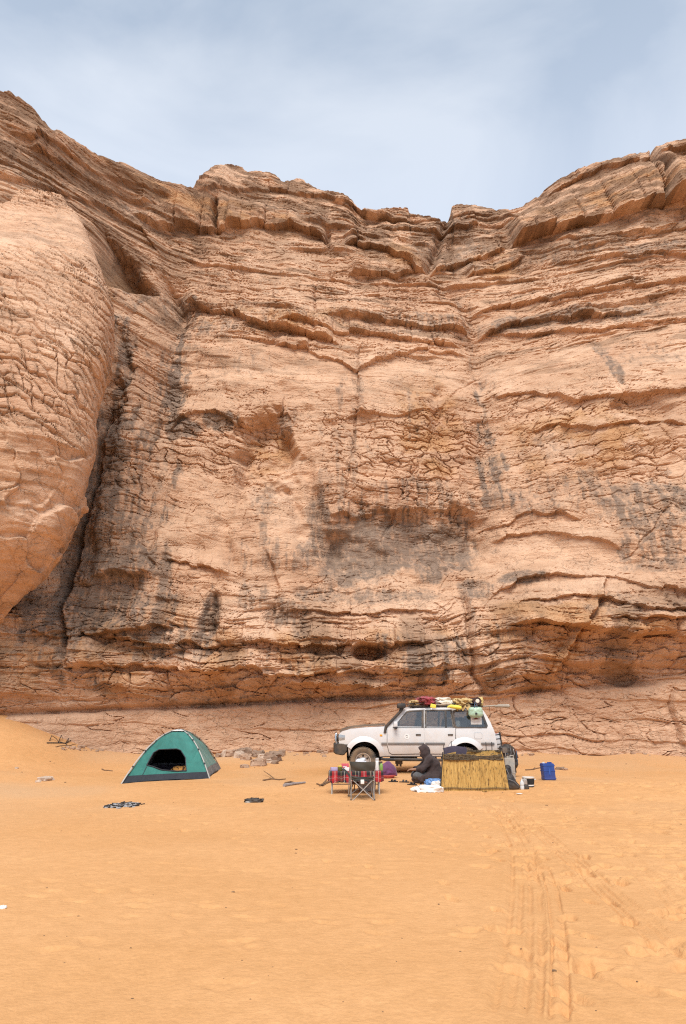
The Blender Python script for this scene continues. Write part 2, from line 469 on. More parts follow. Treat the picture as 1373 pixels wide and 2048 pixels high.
    iv = n.new('ShaderNodeMath'); iv.operation = 'SUBTRACT'; iv.inputs[0].default_value = 1; l.new(mk.outputs['Result'], iv.inputs[1])
    l.new(iv.outputs[0], mk2.inputs[1])
    bp2 = n.new('ShaderNodeBump'); bp2.inputs['Strength'].default_value = 0.6; bp2.inputs['Distance'].default_value = 0.08
    l.new(mk2.outputs[0], bp2.inputs['Height']); l.new(bp.outputs['Normal'], bp2.inputs['Normal'])
    l.new(bp2.outputs['Normal'], b.inputs['Normal'])
    return m
ROCK = rock_material('sandstone')
ROCK_PALE = rock_material('pale_sandstone', (1.08, 1.08, 1.09))

# -- the broad shape: distances read off the photograph, joined by a thin-plate surface Y(x, z)
_CTRL = [(-300, 1430, 25), (0, 1430, 27.8), (250, 1490, 30.4), (480, 1500, 31), (700, 1505, 31), (950, 1505, 31), (1150, 1505, 30.3), (1373, 1505, 29), (1700, 1505, 26),
         (-300, 1200, 25.5), (0, 1200, 29.3), (150, 1200, 30.2), (350, 1200, 31.2), (550, 1200, 31.4), (720, 1200, 31.6), (935, 1200, 32.3), (1120, 1200, 31), (1373, 1200, 29), (1700, 1200, 26.5),
         (0, 1000, 31), (150, 1000, 30.6), (340, 1000, 32.2), (540, 1000, 32.9), (720, 1000, 33.6), (960, 1000, 34.3), (1140, 1000, 32.2), (1373, 1000, 30.2), (1700, 1000, 27.5),
         (0, 800, 31), (215, 800, 31.6), (350, 800, 34.6), (540, 800, 34.2), (710, 800, 35.2), (965, 800, 37.0), (1140, 800, 34.6), (1373, 800, 32.2), (1700, 800, 29.5),
         (0, 650, 30.5), (200, 650, 32.0), (350, 650, 37.2), (500, 650, 37.2), (700, 650, 38.4), (945, 650, 40.4), (1140, 650, 38.2), (1373, 650, 35.2), (1700, 650, 32),
         (-200, 540, 26), (0, 540, 29.3), (130, 540, 31.5), (200, 540, 33.6), (345, 560, 38.6), (500, 550, 39.6), (690, 550, 41.5), (860, 550, 43), (1000, 550, 43), (1200, 550, 40.4), (1373, 550, 38), (1700, 550, 35),
         (-200, 420, 27), (0, 430, 29.8), (200, 440, 35), (300, 450, 39.3), (500, 450, 42.4), (700, 450, 44.5), (895, 460, 46), (1030, 450, 44.6), (1200, 430, 41.5), (1373, 420, 39.5), (1700, 420, 36),
         (-300, 100, 27), (0, 190, 31.5), (200, 310, 35.5), (380, 385, 40.5), (455, 340, 43.6), (600, 370, 45.4), (715, 420, 46.6), (895, 448, 47.4), (1040, 425, 46.5), (1180, 330, 43), (1373, 290, 40.6), (1700, 240, 37.5)]
_CT = np.array(_CTRL, float)
_cx, _cz = at(_CT[:, 0], _CT[:, 1], _CT[:, 2])
def _tps_k(r2): return np.where(r2 > 1e-9, r2 * np.log(r2 + 1e-12), 0)
_n = len(_CT)
_A = np.zeros((_n + 3, _n + 3))
_A[:_n, :_n] = _tps_k((_cx[:, None] - _cx) ** 2 + (_cz[:, None] - _cz) ** 2) + np.eye(_n) * 6.0
_A[:_n, _n], _A[:_n, _n + 1], _A[:_n, _n + 2] = 1, _cx, _cz
_A[_n:, :_n] = _A[:_n, _n:].T
_w = np.linalg.solve(_A, np.concatenate([_CT[:, 2], [0, 0, 0]]))
def wall_y(x, z):
    x = np.asarray(x, float); z = np.asarray(z, float)
    s = _w[_n] + _w[_n + 1] * x + _w[_n + 2] * z
    for k in range(_n):
        s = s + _w[k] * _tps_k((x - _cx[k]) ** 2 + (z - _cz[k]) ** 2)
    return s
def on_wall(px, py):
    """(x, z) of the place on the cliff seen at a point of the photograph"""
    rx, rz = ray(px, py)
    lo, hi = 18.0, 60.0
    Ys = np.linspace(22, 58, 721)
    f = wall_y(rx * Ys, CAM_H + rz * Ys) - Ys
    i = int(np.argmax(f <= 0)) if (f <= 0).any() else len(Ys) - 1
    return float(rx * Ys[i]), float(CAM_H + rz * Ys[i])
def wpl(pts): return [on_wall(*p) for p in pts]

SKYLINE = [(-260, 60), (-60, 150), (0, 178), (22, 180), (45, 196), (80, 228), (84, 238), (105, 255), (128, 262), (160, 281), (195, 303), (225, 318), (255, 325), (262, 330), (300, 350), (330, 363),
           (352, 367), (380, 372), (388, 374), (400, 360), (412, 341), (430, 330), (455, 325), (478, 330), (495, 343), (512, 341), (540, 343), (556, 352), (564, 363), (590, 358), (600, 356), (620, 368), (642, 379),
           (660, 380), (690, 387), (706, 402), (714, 415), (745, 420), (765, 416), (795, 414), (815, 416), (820, 426), (860, 432), (880, 438), (893, 445), (900, 430), (903, 412), (920, 407), (945, 409), (965, 413), (985, 417),
           (1015, 420), (1040, 414), (1060, 400), (1077, 392), (1085, 380), (1110, 360), (1130, 347), (1170, 330), (1220, 318), (1260, 308), (1298, 304), (1304, 312), (1308, 300), (1318, 288), (1345, 283), (1373, 280), (1420, 274), (1600, 250)]
_sx, _sz = [], []
for _p in SKYLINE:
    _a, _b = on_wall(_p[0], _p[1] + 1)
    _sx.append(_a); _sz.append(_b)
_sa = np.array(_sx) / (13.5 + 0.29 * np.array(_sz))
_o = np.argsort(_sa); _sa, _sz = _sa[_o], np.array(_sz)[_o]

def breaks(x, seed, size):
    """upright breaks that part a bed into blocks of uneven length: block value 0..1 and distance to the nearest break"""
    t = x / size + .8 * noise(x / size * .5, seed * 3.77 + 0 * x, 15)
    i = np.floor(t).astype(np.int32); f = t - i
    s = (np.asarray(seed) * 7).astype(np.int32) if hasattr(seed, 'shape') else int(seed * 7)
    return _RA[hsh(i, s + 0 * i)], np.minimum(f, 1 - f) * size

def strata(x, z, seed, thick, amp, p=1.0, edge=.12, xs=.25):
    """beds of uneven thickness, each standing out by its own amount, which wanders along the bed; the lower edge is cut under"""
    rs = np.random.RandomState(seed)
    n = int(70 / thick) + 4
    b = np.concatenate([[-8], -8 + np.cumsum(thick * (0.35 + 1.3 * rs.rand(n)))])
    i = np.clip(np.searchsorted(b, z) - 1, 0, n - 1)
    h = b[i + 1] - b[i]
    f = (z - b[i]) / h
    w = noise(x * xs + i * 3.71, i * 9.17 + seed, seed)
    a = amp * (0.30 + rs.rand(n + 1)[i] * .6 + 1.1 * w) * np.minimum(1, h / thick * .9)
    bv, be = breaks(x, i + seed * 5, 1.1 * thick + .7)
    a = np.clip(a * (.55 + .9 * bv), -.15 * amp, None)
    return (a - .22 * amp * sst(.05 + .05 * thick, .0, be) * sst(.3, .6, bv)) * sst(0, edge, f) * (1 - f) ** p

def crackle(x, z, seed, size, aspect=1.7, width=.07, depth=.1, tilt=.10, block=.05, warp=.35, net=0.0):
    """stone split into many-sided plates: open joints, plates tilted and set at their own depth"""
    wx = x / size + warp * fbm(x / size * .7, z / size * .9, 3, seed + 5)
    wz = z / size * aspect + warp * fbm(x / size * .8 + 9, z / size, 3, seed + 6)
    e, h, ox, oy = cells(wx, wz, seed)
    w = width / size
    w = w * (.6 + 1.0 * np.clip(noise(wx * .6, wz * .6, seed + 2) + .4, 0, 1))
    # joints come and go: some run open for a long way, many close up after a plate or two
    openj = sst(-.45, .12, noise(wx * 1.1, wz * .9, seed + 7) + .5 * noise(wx * .35, wz * .3, seed + 8) - .08)
    lie = np.abs(oy) / (np.abs(ox) + np.abs(oy) + 1e-4)                 # 1 on a flat-lying joint, 0 on an upright one
    openj = openj * (.35 + .65 * sst(.25, .6, lie + .35 * noise(wx * .8, wz * .8, seed + 9)))
    openj = np.maximum(openj, net)
    joint = -depth * openj * sst(w * 2.2, 0, e)
    plate = block * (_RC[h] - .5) + tilt * (-oy * (.4 + .9 * _RA[h]) + ox * (_RB[h] - .5))
    return joint + plate * sst(0, w * 3, e)

def slits(x, z, seed, fx, fz, width, depth, keep=.0):
    """long partings along the bedding, wavering and broken"""
    n = noise(x * fx, z * fz, seed) + .35 * noise(x * fx * 3, z * fz * 2.2, seed + 1)
    k = sst(-.1, .3, noise(x * fx * 1.3 + 4, z * fz * .5, seed + 2) + keep)
    return -depth * k * sst(width, 0, np.abs(n))

def scales(u, w, seed, h, L, skew, gap, depth, lift, keep=0.0):
    """weathered skin of rock: wavy flat-lying cracks a hand or two apart, crossed by slanting ones that stop at them; every scale stands out at its lower edge"""
    r_ = w / h + .75 * fbm(u / L * .35, w / h * .16, 3, seed) + .22 * fbm(u / L * 1.2, w / h * .5, 2, seed + 1)
    i = np.floor(r_).astype(np.int32); f = r_ - i
    off = _RA[hsh(i, 0 * i + seed)] * 7
    t = (u + skew * w) / (L * (.7 + .6 * _RB[hsh(i, 0 * i + seed + 9)])) + off + .5 * noise(u / L * .8, w / h * .8, seed + 2)
    j = np.floor(t).astype(np.int32); g = t - j
    hv = hsh(i * 5 + seed, j)
    open_r = sst(-.35, .2, noise(u / L * .55, i * 1.7, seed + 3) + keep)
    open_c = sst(.25, .5, _RC[hv] + keep * .5)
    er, ec = np.minimum(f, 1 - f) * h, np.minimum(g, 1 - g) * L
    joint = np.maximum(open_r * sst(gap * 1.6, 0, er), open_c * sst(gap * 1.3, 0, ec))
    return -depth * joint + lift * ((1 - f) * (.4 + .8 * _RA[hv]) * open_r + .5 * (_RB[hv] - .5))

NA, NV = 890, 940
_a = np.linspace(-1.12, 1.12, NA)
_v = np.linspace(0, 1, NV) ** 1.35
_top = np.interp(_a, _sa, _sz) + 0.10 * fbm(_a * 70, _a * 0 + 3, 3, 77) + .12 * np.round(2 * noise(_a * 28, _a * 0, 78)) / 2
Z0 = -0.6
_tops = np.convolve(np.pad(_top, 90, mode='edge'), np.hanning(181) / np.hanning(181).sum(), 'valid')
cz = Z0 + _v[:, None] * (_tops[None, :] - Z0) + (_v[:, None] ** 7) * (_top - _tops)[None, :]
cx = _a[None, :] * (13.5 + 0.29 * cz)
# thin-plate evaluated coarsely, then spread onto the fine grid
_gx, _gz = np.linspace(-34, 34, 240), np.linspace(-1.5, 46, 200)
_GY2 = wall_y(*np.meshgrid(_gx, _gz))
def bil(x, z):
    fx = np.clip((x - _gx[0]) / (_gx[1] - _gx[0]), 0, len(_gx) - 1.001); fz = np.clip((z - _gz[0]) / (_gz[1] - _gz[0]), 0, len(_gz) - 1.001)
    i, j = fx.astype(int), fz.astype(int); u, v = fx - i, fz - j
    return (_GY2[j, i] * (1 - u) + _GY2[j, i + 1] * u) * (1 - v) + (_GY2[j + 1, i] * (1 - u) + _GY2[j + 1, i + 1] * u) * v
cy = bil(cx, cz)
x, z = cx.astype(np.float32), cz.astype(np.float32)
hgt = (cz - Z0) / (_top[None, :] - Z0)

_EDGE = [.38 * fbm(x * .8 + 31 * k, z * .8, 3, 300 + k) for k in range(4)]
_REG = {}
def region(px, py, rx_, ry_, soft=.5):
    """0..1 inside an ellipse given in photo pixels, laid on the wall; its edge is broken up"""
    c = on_wall(px, py); ex = on_wall(px + rx_, py); ez = on_wall(px, py - ry_)
    ax, az = max(.3, abs(ex[0] - c[0])), max(.3, abs(ez[1] - c[1]))
    out = np.zeros_like(x)
    M = (np.abs(x - c[0]) < 2.2 * ax) & (np.abs(z - c[1]) < 2.2 * az)
    q = np.hypot((x[M] - c[0]) / ax, (z[M] - c[1]) / az) + _EDGE[int(px + py) % 4][M]
    out[M] = sst(1 + soft * .5, 1 - soft * .5, q)
    return out

warpz = z + .55 * fbm(x * .11, z * .10, 3, 41) + .10 * fbm(x * .6, z * .5, 3, 43)
midw = sst(6.8, 8.5, z) * sst(20, 16, z)
up = sst(15, 24, z)                        # the upper cliff is more bedded than the wall below
low = sst(7.2, 5.6, z + .5 * noise(x * .3, z * 0, 2)) * sst(2.2, 3.0, z)
# where the stone is smooth, and where it is crazed
smooth_ = np.clip(.8 * region(640, 760, 90, 60) + .7 * region(760, 760, 120, 50) + .7 * region(600, 960, 60, 90) + .6 * region(1150, 1000, 190, 50) + .7 * region(400, 1010, 100, 70) + region(520, 725, 170, 40) + region(1170, 720, 230, 42) + region(620, 1090, 330, 55) + region(1120, 1105, 190, 45) + region(860, 760, 110, 40) + .6 * region(1010, 620, 60, 60), 0, 1)
crazed = np.clip(.35 + .8 * (region(280, 830, 70, 140) + region(830, 880, 160, 130) + region(1170, 870, 220, 120) + region(450, 930, 150, 110) + region(380, 560, 80, 60) + .7 * region(620, 560, 220, 70) + .6 * region(1150, 560, 220, 60)), 0, 1)
crazed = crazed * (1 - .85 * smooth_) * (1 - .5 * sst(26, 30, z))

D = np.zeros_like(x)
block = np.clip(region(1215, 385, 200, 78) + region(450, 430, 165, 34) + region(455, 355, 56, 30) + region(800, 512, 60, 38) + region(905, 508, 55, 36) + region(590, 385, 70, 22), 0, 1)
D += .55 * fbm(x * .12, z * .16, 3, 51) + .22 * fbm(x * .45, z * .7, 3, 52)
rough_ = (1 - .75 * smooth_) * (1 - .85 * block) * (.35 + .65 * sst(-.35, .25, noise(x * .10, z * .16, 55)))
D += strata(x, warpz, 61, 2.6, .62, 1.0, .06, .16) * (.25 + .42 * up + .25 * low - .18 * midw) * rough_
D += strata(x, warpz + .2, 62, .85, .26, .9, .10, .3) * (.30 + .55 * up + .9 * low - .25 * midw) * rough_
D += strata(x, warpz, 63, .30, .085, .8, .15, .6) * (.45 + .75 * up + .9 * low - .28 * midw) * (1 - .45 * smooth_) * (1 - .6 * block)
D += .03 * fbm(x * .8, warpz * 7, 3, 64) * (1 - .3 * smooth_)
D += slits(x, warpz, 65, .22, 1.5, .04, .17) * (.5 + .5 * up) * (1 - .5 * smooth_) * (1 - .5 * block)
D += slits(x, warpz + .1 * noise(x, z, 3), 66, .5, 3.4, .05, .09) * (1 - .5 * smooth_) * (1 - .5 * block)
m1 = crazed * sst(-.5, .1, noise(x * .22, z * .25, 71) + .15)
sc_ = sst(-.15, .15, noise(x * .12, z * .14, 73))
D += scales(x, warpz, 81, .46, .74, .35, .036, .17, .045, .05) * m1 * sc_ + scales(x, warpz, 82, 1.0, 1.5, -.3, .042, .17, .07, -.15) * (.2 + .5 * m1) * rough_
m1 = m1 * (1 - .75 * sc_)
D += crackle(x, warpz, 1, 1.0, 1.7, .034, .24, .09, .08, .32, .22) * m1
D += crackle(x, warpz, 2, .60, 1.5, .030, .12, .04, .035, .32, .2) * m1 * sst(-.35, .25, noise(x * .3, z * .3, 72))
D += crackle(x, z, 3, 1.25, 2.1, .03, .14, .12, .20, .22) * (low * .9 + .30 * (1 - smooth_))
D += crackle(x, warpz, 6, .8, 2.6, .03, .13, .09, .08, .18) * (low * .9 + .45 * up) * (1 - .7 * smooth_)
# the plinth of pale smooth rock at the foot
plz = np.interp(x, *np.array(wpl([(-60, 1440), (60, 1433), (250, 1424), (500, 1412), (700, 1402), (850, 1399), (1000, 1394), (1200, 1378), (1373, 1364), (1500, 1352)])).T)
pl = sst(.07, -.07, z - plz + .05 * noise(x * .7, x * 0, 5))
D = D * (1 - .80 * pl) + pl * (crackle(x, z, 9, .9, 1.4, .032, .11, .06, .06, .40, .1) * (.45 + .55 * sst(1, 6, x)) + .06 * fbm(x * .4, z * .8, 3, 97) + slits(x, warpz, 95, .4, 2.5, .05, .12) + .05 * fbm(x * .9, z * 2.5, 4, 91) + strata(x, warpz, 92, .5, .07, .8, .08, .35))
D += -.34 * np.exp(-((z - plz - .13) / .11) ** 2) * sst(-16, -8, -x) * (1 - .5 * sst(0, 9, x))      # the slot over the plinth
D += .75 * sst(.05, 1.3, z - plz) * sst(5.2, 2.2, z - plz) * (1 - pl)                                # the face above hangs out over it

_J1, _J2 = fbm(x * .9, z * .9, 3, 17), fbm(x * .9 + 5, z * .9, 3, 18)
def ledge(pts, A, H, w=.10, jag=.16, both=.06):
    global D
    W_ = np.array(wpl(pts)); W_ = W_[np.argsort(W_[:, 0])]
    M = (x > W_[0, 0] - .4) & (x < W_[-1, 0] + .4) & (z > W_[:, 1].min() - 1) & (z < W_[:, 1].max() + H + 1)
    X_, Z_ = x[M], z[M]
    bv, be = breaks(X_, int(pts[0][0] + pts[0][1]) % 97, 1.7)
    bv2, be2 = breaks(X_, int(pts[0][0]) % 89, .6)
    zl = np.interp(X_, W_[:, 0], W_[:, 1]) + .30 * (bv - .5) * min(1, H / 2) + .12 * (bv2 - .5) + jag * fbm(X_ * .9, X_ * 0 + pts[0][0], 3, int(pts[0][0]) % 30)
    L = W_[-1, 0] - W_[0, 0]
    tap = sst(W_[0, 0] - .2, W_[0, 0] + both * L + .3, X_) * sst(W_[-1, 0] + .2, W_[-1, 0] - both * L - .3, X_)
    t = (Z_ - zl) / H
    D[M] += (A * (.60 + .5 * bv + .16 * bv2 + .3 * noise(X_ * .35, X_ * 0, int(pts[0][1]) % 30)) - .18 * A * sst(.12, 0, be)) * tap * sst(0, .6 * w / H, t) * sst(1.0, 0.05, t)
def groove(pts, depth, width, step=0.0, jit=.12):
    global D
    W_ = np.array(wpl(pts)); r = max(width * 9, .8)
    M = (x > W_[:, 0].min() - r) & (x < W_[:, 0].max() + r) & (z > W_[:, 1].min() - r) & (z < W_[:, 1].max() + r)
    q, al, sd = poly_dist(x[M] + jit * _J1[M], z[M] + jit * _J2[M], W_)
    tap = sst(0, .12, al) * sst(1, .88, al)
    d = -depth * (.5 + .5 * tap) * np.exp(-(q / width) ** 2)
    if step: d = d + step * np.sign(sd) * sst(width * 9, 0, q) * sst(0, width * .8, q) * tap
    D[M] += d
def niche(px, py, rx_, ry_, depth, soft=.7):
    global D
    D = D - depth * region(px, py, rx_, ry_, soft)

# big ledges and blocks
ledge([(265, 432), (300, 455), (360, 462), (430, 466), (500, 460), (580, 454), (640, 470), (665, 492)], 0.837, 3.6, .12)
ledge([(400, 383), (455, 383), (520, 380), (560, 385), (660, 400), (720, 425)], 0.434, 2.4, .25)
ledge([(700, 545), (740, 552), (790, 556), (830, 548)], 0.620, 2.6, .12)
ledge([(690, 492), (730, 495), (770, 500), (830, 545), (852, 548)], 0.775, 2.8, .12)
ledge([(862, 545), (900, 538), (960, 520), (1010, 500)], 0.744, 3.0, .12)
ledge([(935, 560), (985, 545), (1045, 520)], 0.620, 2.2, .12)
ledge([(760, 452), (830, 462), (895, 470), (960, 455), (1030, 445)], 0.496, 2.4, .2)
ledge([(900, 448), (960, 442), (1035, 436)], 0.434, 2.6, .3)
ledge([(1024, 492), (1090, 474), (1170, 444), (1250, 428), (1320, 412), (1373, 402), (1500, 378)], 1.520, 5.5, .15, .12, .01)
ledge([(1090, 398), (1140, 362), (1200, 338), (1300, 322), (1373, 300), (1480, 285)], 0.496, 1.5, .18)
ledge([(1105, 482), (1180, 474), (1280, 462), (1373, 452), (1480, 445)], 0.341, 1.2, .1)
ledge([(1100, 535), (1180, 528), (1280, 520), (1373, 510), (1480, 500)], 0.372, 1.6, .1)
ledge([(362, 590), (400, 612), (450, 632), (500, 648), (560, 665), (620, 676), (680, 686)], 0.775, 3.4, .12)
ledge([(640, 640), (700, 634), (760, 640), (830, 655), (900, 668), (944, 672)], 0.496, 1.8, .12)
ledge([(560, 655), (630, 662), (700, 668), (780, 676), (850, 690), (925, 700)], 0.496, 1.5, .12)
ledge([(540, 690), (610, 700), (660, 712), (710, 738), (760, 720), (830, 700), (930, 706)], 0.403, 1.5, .12)
ledge([(944, 640), (985, 622), (1040, 612), (1120, 604), (1200, 592), (1300, 578), (1400, 566)], 0.589, 1.5, .1)
ledge([(955, 682), (1000, 664), (1060, 648), (1150, 640), (1220, 632), (1290, 622)], 0.558, 1.4, .1)
ledge([(990, 672), (1080, 672), (1180, 664), (1270, 652), (1373, 640), (1470, 630)], 0.279, .9, .1)
ledge([(0, 432), (60, 440), (100, 436), (150, 420)], 0.558, 1.6, .12)
ledge([(60, 300), (130, 330), (190, 360), (250, 392), (320, 425)], 0.558, 2.0, .15, .03)
ledge([(20, 260), (80, 290), (140, 312), (200, 345), (270, 372), (350, 400)], 0.496, 2.0, .2, .03)
ledge([(-40, 350), (60, 372), (140, 392), (220, 420), (290, 470), (330, 520)], 0.434, 1.6, .12, .03)
# the hollow at upper left with its arched lip
def hollow(pts, depth, edge):
    """a hollow with a definite outline, deepest under its upper lip"""
    W_ = np.array(wpl(pts)); r = 1.0
    M = (x > W_[:, 0].min() - r) & (x < W_[:, 0].max() + r) & (z > W_[:, 1].min() - r) & (z < W_[:, 1].max() + r)
    X_, Z_ = x[M] + .10 * _J1[M], z[M] + .10 * _J2[M]
    q, al, sd = poly_dist(X_, Z_, np.concatenate([W_, W_[:1]]))
    ins = np.zeros(X_.shape, bool)
    for k in range(len(W_)):
        a, b = W_[k], W_[k - 1]
        ins ^= ((a[1] > Z_) != (b[1] > Z_)) & (X_ < (b[0] - a[0]) * (Z_ - a[1]) / (b[1] - a[1] + 1e-9) + a[0])
    s = np.where(ins, q, 0)
    lo_ = (Z_ - W_[:, 1].min()) / (W_[:, 1].max() - W_[:, 1].min())
    D[M] -= depth * sst(0, edge, s) * (.35 + .65 * sst(0, .6, lo_))
    return M, ins
_J1, _J2 = fbm(x * .9, z * .9, 3, 17), fbm(x * .9 + 5, z * .9, 3, 18)
CAVE = [(178, 470), (190, 450), (212, 450), (230, 470), (252, 490), (278, 520), (304, 556), (332, 590), (300, 600), (250, 590), (212, 592), (188, 575), (180, 520)]
hollow(CAVE, 2.6, 1.1)
hollow([(0, 425), (40, 420), (78, 426), (84, 432), (50, 446), (8, 442)], 1.2, .4)
ledge([(205, 622), (250, 640), (300, 632), (350, 645), (400, 660)], -0.217, .8, .12)
# scars and hollows of the main face
ledge([(322, 858), (355, 838), (395, 822), (440, 826), (470, 842), (500, 852), (540, 832), (575, 822), (592, 842)], 0.405, 1.5, .08, .12)
niche(530, 905, 52, 75, .9, .8); niche(450, 880, 60, 40, .3, .8)
groove([(570, 860), (582, 950), (590, 1010), (602, 1055)], .4, .28); groove([(610, 900), (622, 980), (640, 1045), (662, 1090), (700, 1150)], .4, .35)
groove([(490, 880), (485, 960), (478, 1020)], .35, .3); groove([(432, 850), (440, 960), (450, 1090), (480, 1160)], .28, .35)
niche(800, 1090, 150, 62, .55, 1.3); niche(700, 1115, 60, 40, .3, 1.2); niche(930, 1085, 44, 55, .5, 1.1)
ledge([(660, 1035), (720, 1030), (800, 1020), (880, 1018), (955, 1022)], 0.315, 1.2, .2)
ledge([(985, 1080), (1060, 1066), (1130, 1064), (1180, 1075), (1250, 1100)], 0.270, 1.0, .08)
ledge([(960, 1055), (1000, 1048), (1050, 1030), (1120, 1030), (1160, 1040)], 0.315, 1.0, .08)
ledge([(975, 800), (1060, 792), (1150, 802), (1240, 800), (1330, 790), (1420, 784)], 0.315, 1.0, .08)
ledge([(1050, 870), (1110, 858), (1180, 866), (1270, 850), (1373, 856)], 0.315, .9, .08)
niche(1290, 820, 60, 30, .5, .7); niche(890, 860, 28, 80, .4, .7)
ledge([(690, 835), (720, 828), (770, 832), (840, 822), (895, 812)], 0.315, 1.0, .08)
# lower right: stacked rounded ledges with a deep dark overhang
ledge([(985, 1192), (1050, 1165), (1110, 1150), (1180, 1146), (1260, 1165), (1320, 1186), (1400, 1190)], 0.378, .9, .1)
ledge([(1020, 1215), (1120, 1200), (1200, 1205), (1290, 1225), (1373, 1230), (1450, 1228)], 0.450, .8, .08)
ledge([(1000, 1264), (1060, 1254), (1120, 1262), (1180, 1270), (1250, 1276), (1320, 1274), (1373, 1268), (1460, 1262)], 1.035, 1.6, .12, .10)
ledge([(1180, 1250), (1240, 1244), (1300, 1250), (1360, 1246)], 0.450, .6, .08)
niche(1230, 1330, 150, 40, .35, .9)
# lower middle and left: broken ledges, a cave mouth
ledge([(200, 1282), (330, 1292), (430, 1296), (520, 1292), (600, 1296), (700, 1300), (790, 1296), (860, 1300)], 0.540, 1.2, .08, .14)
ledge([(60, 1262), (130, 1280), (200, 1276), (280, 1268), (360, 1264)], 0.495, 1.2, .1, .14)
ledge([(330, 1345), (420, 1350), (520, 1342), (600, 1356), (700, 1348), (800, 1352), (900, 1340)], 0.495, .9, .08, .16)
ledge([(120, 1335), (200, 1340), (280, 1336), (360, 1345)], 0.450, .8, .08, .14)
ledge([(560, 1232), (640, 1226), (720, 1232), (800, 1222), (880, 1232)], 0.315, .9, .08, .16)
ledge([(560, 1385), (650, 1372), (750, 1378), (850, 1366), (930, 1376)], 0.405, .6, .08, .14)
niche(735, 1308, 30, 10, 1.0, .5); niche(330, 1215, 60, 35, -.25, .9); niche(230, 1200, 45, 60, .5, .8)
ledge([(330, 1125), (400, 1135), (460, 1150)], 0.270, .8, .08); ledge([(190, 1160), (240, 1150), (300, 1156)], 0.405, .8, .1)
niche(425, 1245, 18, 50, .35, .6); niche(565, 1240, 26, 40, .3, .7); niche(605, 1258, 20, 38, .28, .7)
# gullies and joints
groove([(893, 448), (872, 500), (857, 545)], .9, .3); groove([(857, 545), (905, 600), (942, 642), (952, 690), (962, 760)], .45, .5); groove([(962, 730), (966, 800), (972, 880), (965, 1000), (958, 1110)], .5, .6)
groove([(352, 575), (358, 630), (350, 700), (335, 800), (318, 900)], .9, .7); groove([(330, 560), (352, 590), (358, 640)], .6, .25)
groove([(925, 1185), (930, 1240), (936, 1300), (942, 1350), (965, 1385)], .5, .12, .12); groove([(240, 660), (258, 740), (242, 800), (215, 870)], .4, .16)
groove([(215, 800), (205, 880), (185, 960), (160, 1050), (140, 1140), (132, 1220), (142, 1300), (155, 1335)], .45, .10, .15); groove([(235, 830), (215, 900), (190, 990), (165, 1080)], .25, .35)
niche(214, 790, 22, 46, .8, .9); niche(150, 1060, 45, 190, .4, .9)
groove([(718, 690), (716, 780), (712, 860), (698, 950), (688, 1020)], .16, .06, .06); groove([(895, 800), (872, 860), (845, 920), (815, 970), (785, 1040), (765, 1075)], .14, .06, .12)
groove([(962, 745), (930, 768), (900, 795)], .14, .06, .05); groove([(1338, 1010), (1310, 1060), (1280, 1090), (1255, 1118)], .16, .06, .08)
groove([(430, 400), (433, 440), (436, 466)], 1.0, .14); groove([(1303, 300), (1308, 325), (1324, 345), (1325, 380), (1322, 410)], 1.3, .16, .12); groove([(655, 460), (662, 500)], .6, .16)
groove([(632, 560), (630, 620), (626, 690)], .2, .08, .06); groove([(1200, 1160), (1160, 1230), (1120, 1300), (1098, 1345)], -.35, .10); groove([(1208, 1160), (1168, 1230), (1128, 1300)], .2, .07)
groove([(530, 1100), (560, 1180), (540, 1270)], .12, .06, .06); groove([(320, 1060), (300, 1110), (318, 1140)], .16, .07, .06); groove([(1100, 1180), (1108, 1260)], .14, .06); groove([(1340, 1170), (1350, 1260)], .16, .07)
groove([(440, 1190), (432, 1240), (436, 1290)], .25, .09, .05); groove([(1340, 1380), (1352, 1440), (1368, 1500)], .18, .06, .08)
# shallow vertical joints of the left face
D += crackle(x, z, 14, 1.0, .55, .06, .10, .05, .05) * region(330, 860, 120, 260) * .7
D += crackle(x, z, 15, .9, .5, .05, .09, .05, .04) * low * .8

# -- stone colours: desert varnish, water streaks, fresh orange scars; warm bounce light painted in
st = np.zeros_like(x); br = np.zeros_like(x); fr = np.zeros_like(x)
streak = sst(-.06, .16, noise(x * 2.6, z * .22, 101) + .6 * noise(x * 8, z * .5, 102) + .35 * fbm(x * 5, z * 4, 3, 104))
spots = sst(-.10, .18, fbm(x * 1.4, z * 1.6, 5, 103, .6))
def stain(px, py, rx_, ry_, s, streaky=.6):
    global st
    r = region(px, py, rx_, ry_, .62)
    st = np.maximum(st, s * r * ((1 - streaky) * (.72 + .28 * spots) + streaky * (.25 + .75 * streak)) * 1.25)
def streakline(pts, width, s):
    W_ = np.array(wpl(pts)); r = 2 * width + .5
    M = (x > W_[:, 0].min() - r) & (x < W_[:, 0].max() + r) & (z > W_[:, 1].min() - r) & (z < W_[:, 1].max() + r)
    q, al, _ = poly_dist(x[M] + .25 * _J1[M], z[M], W_)
    st[M] = np.maximum(st[M], s * sst(width, width * .2, q + width * .45 * fbm(x[M] * 1.5, z[M] * .5, 3, 23)) * (.45 + .55 * streak[M]))
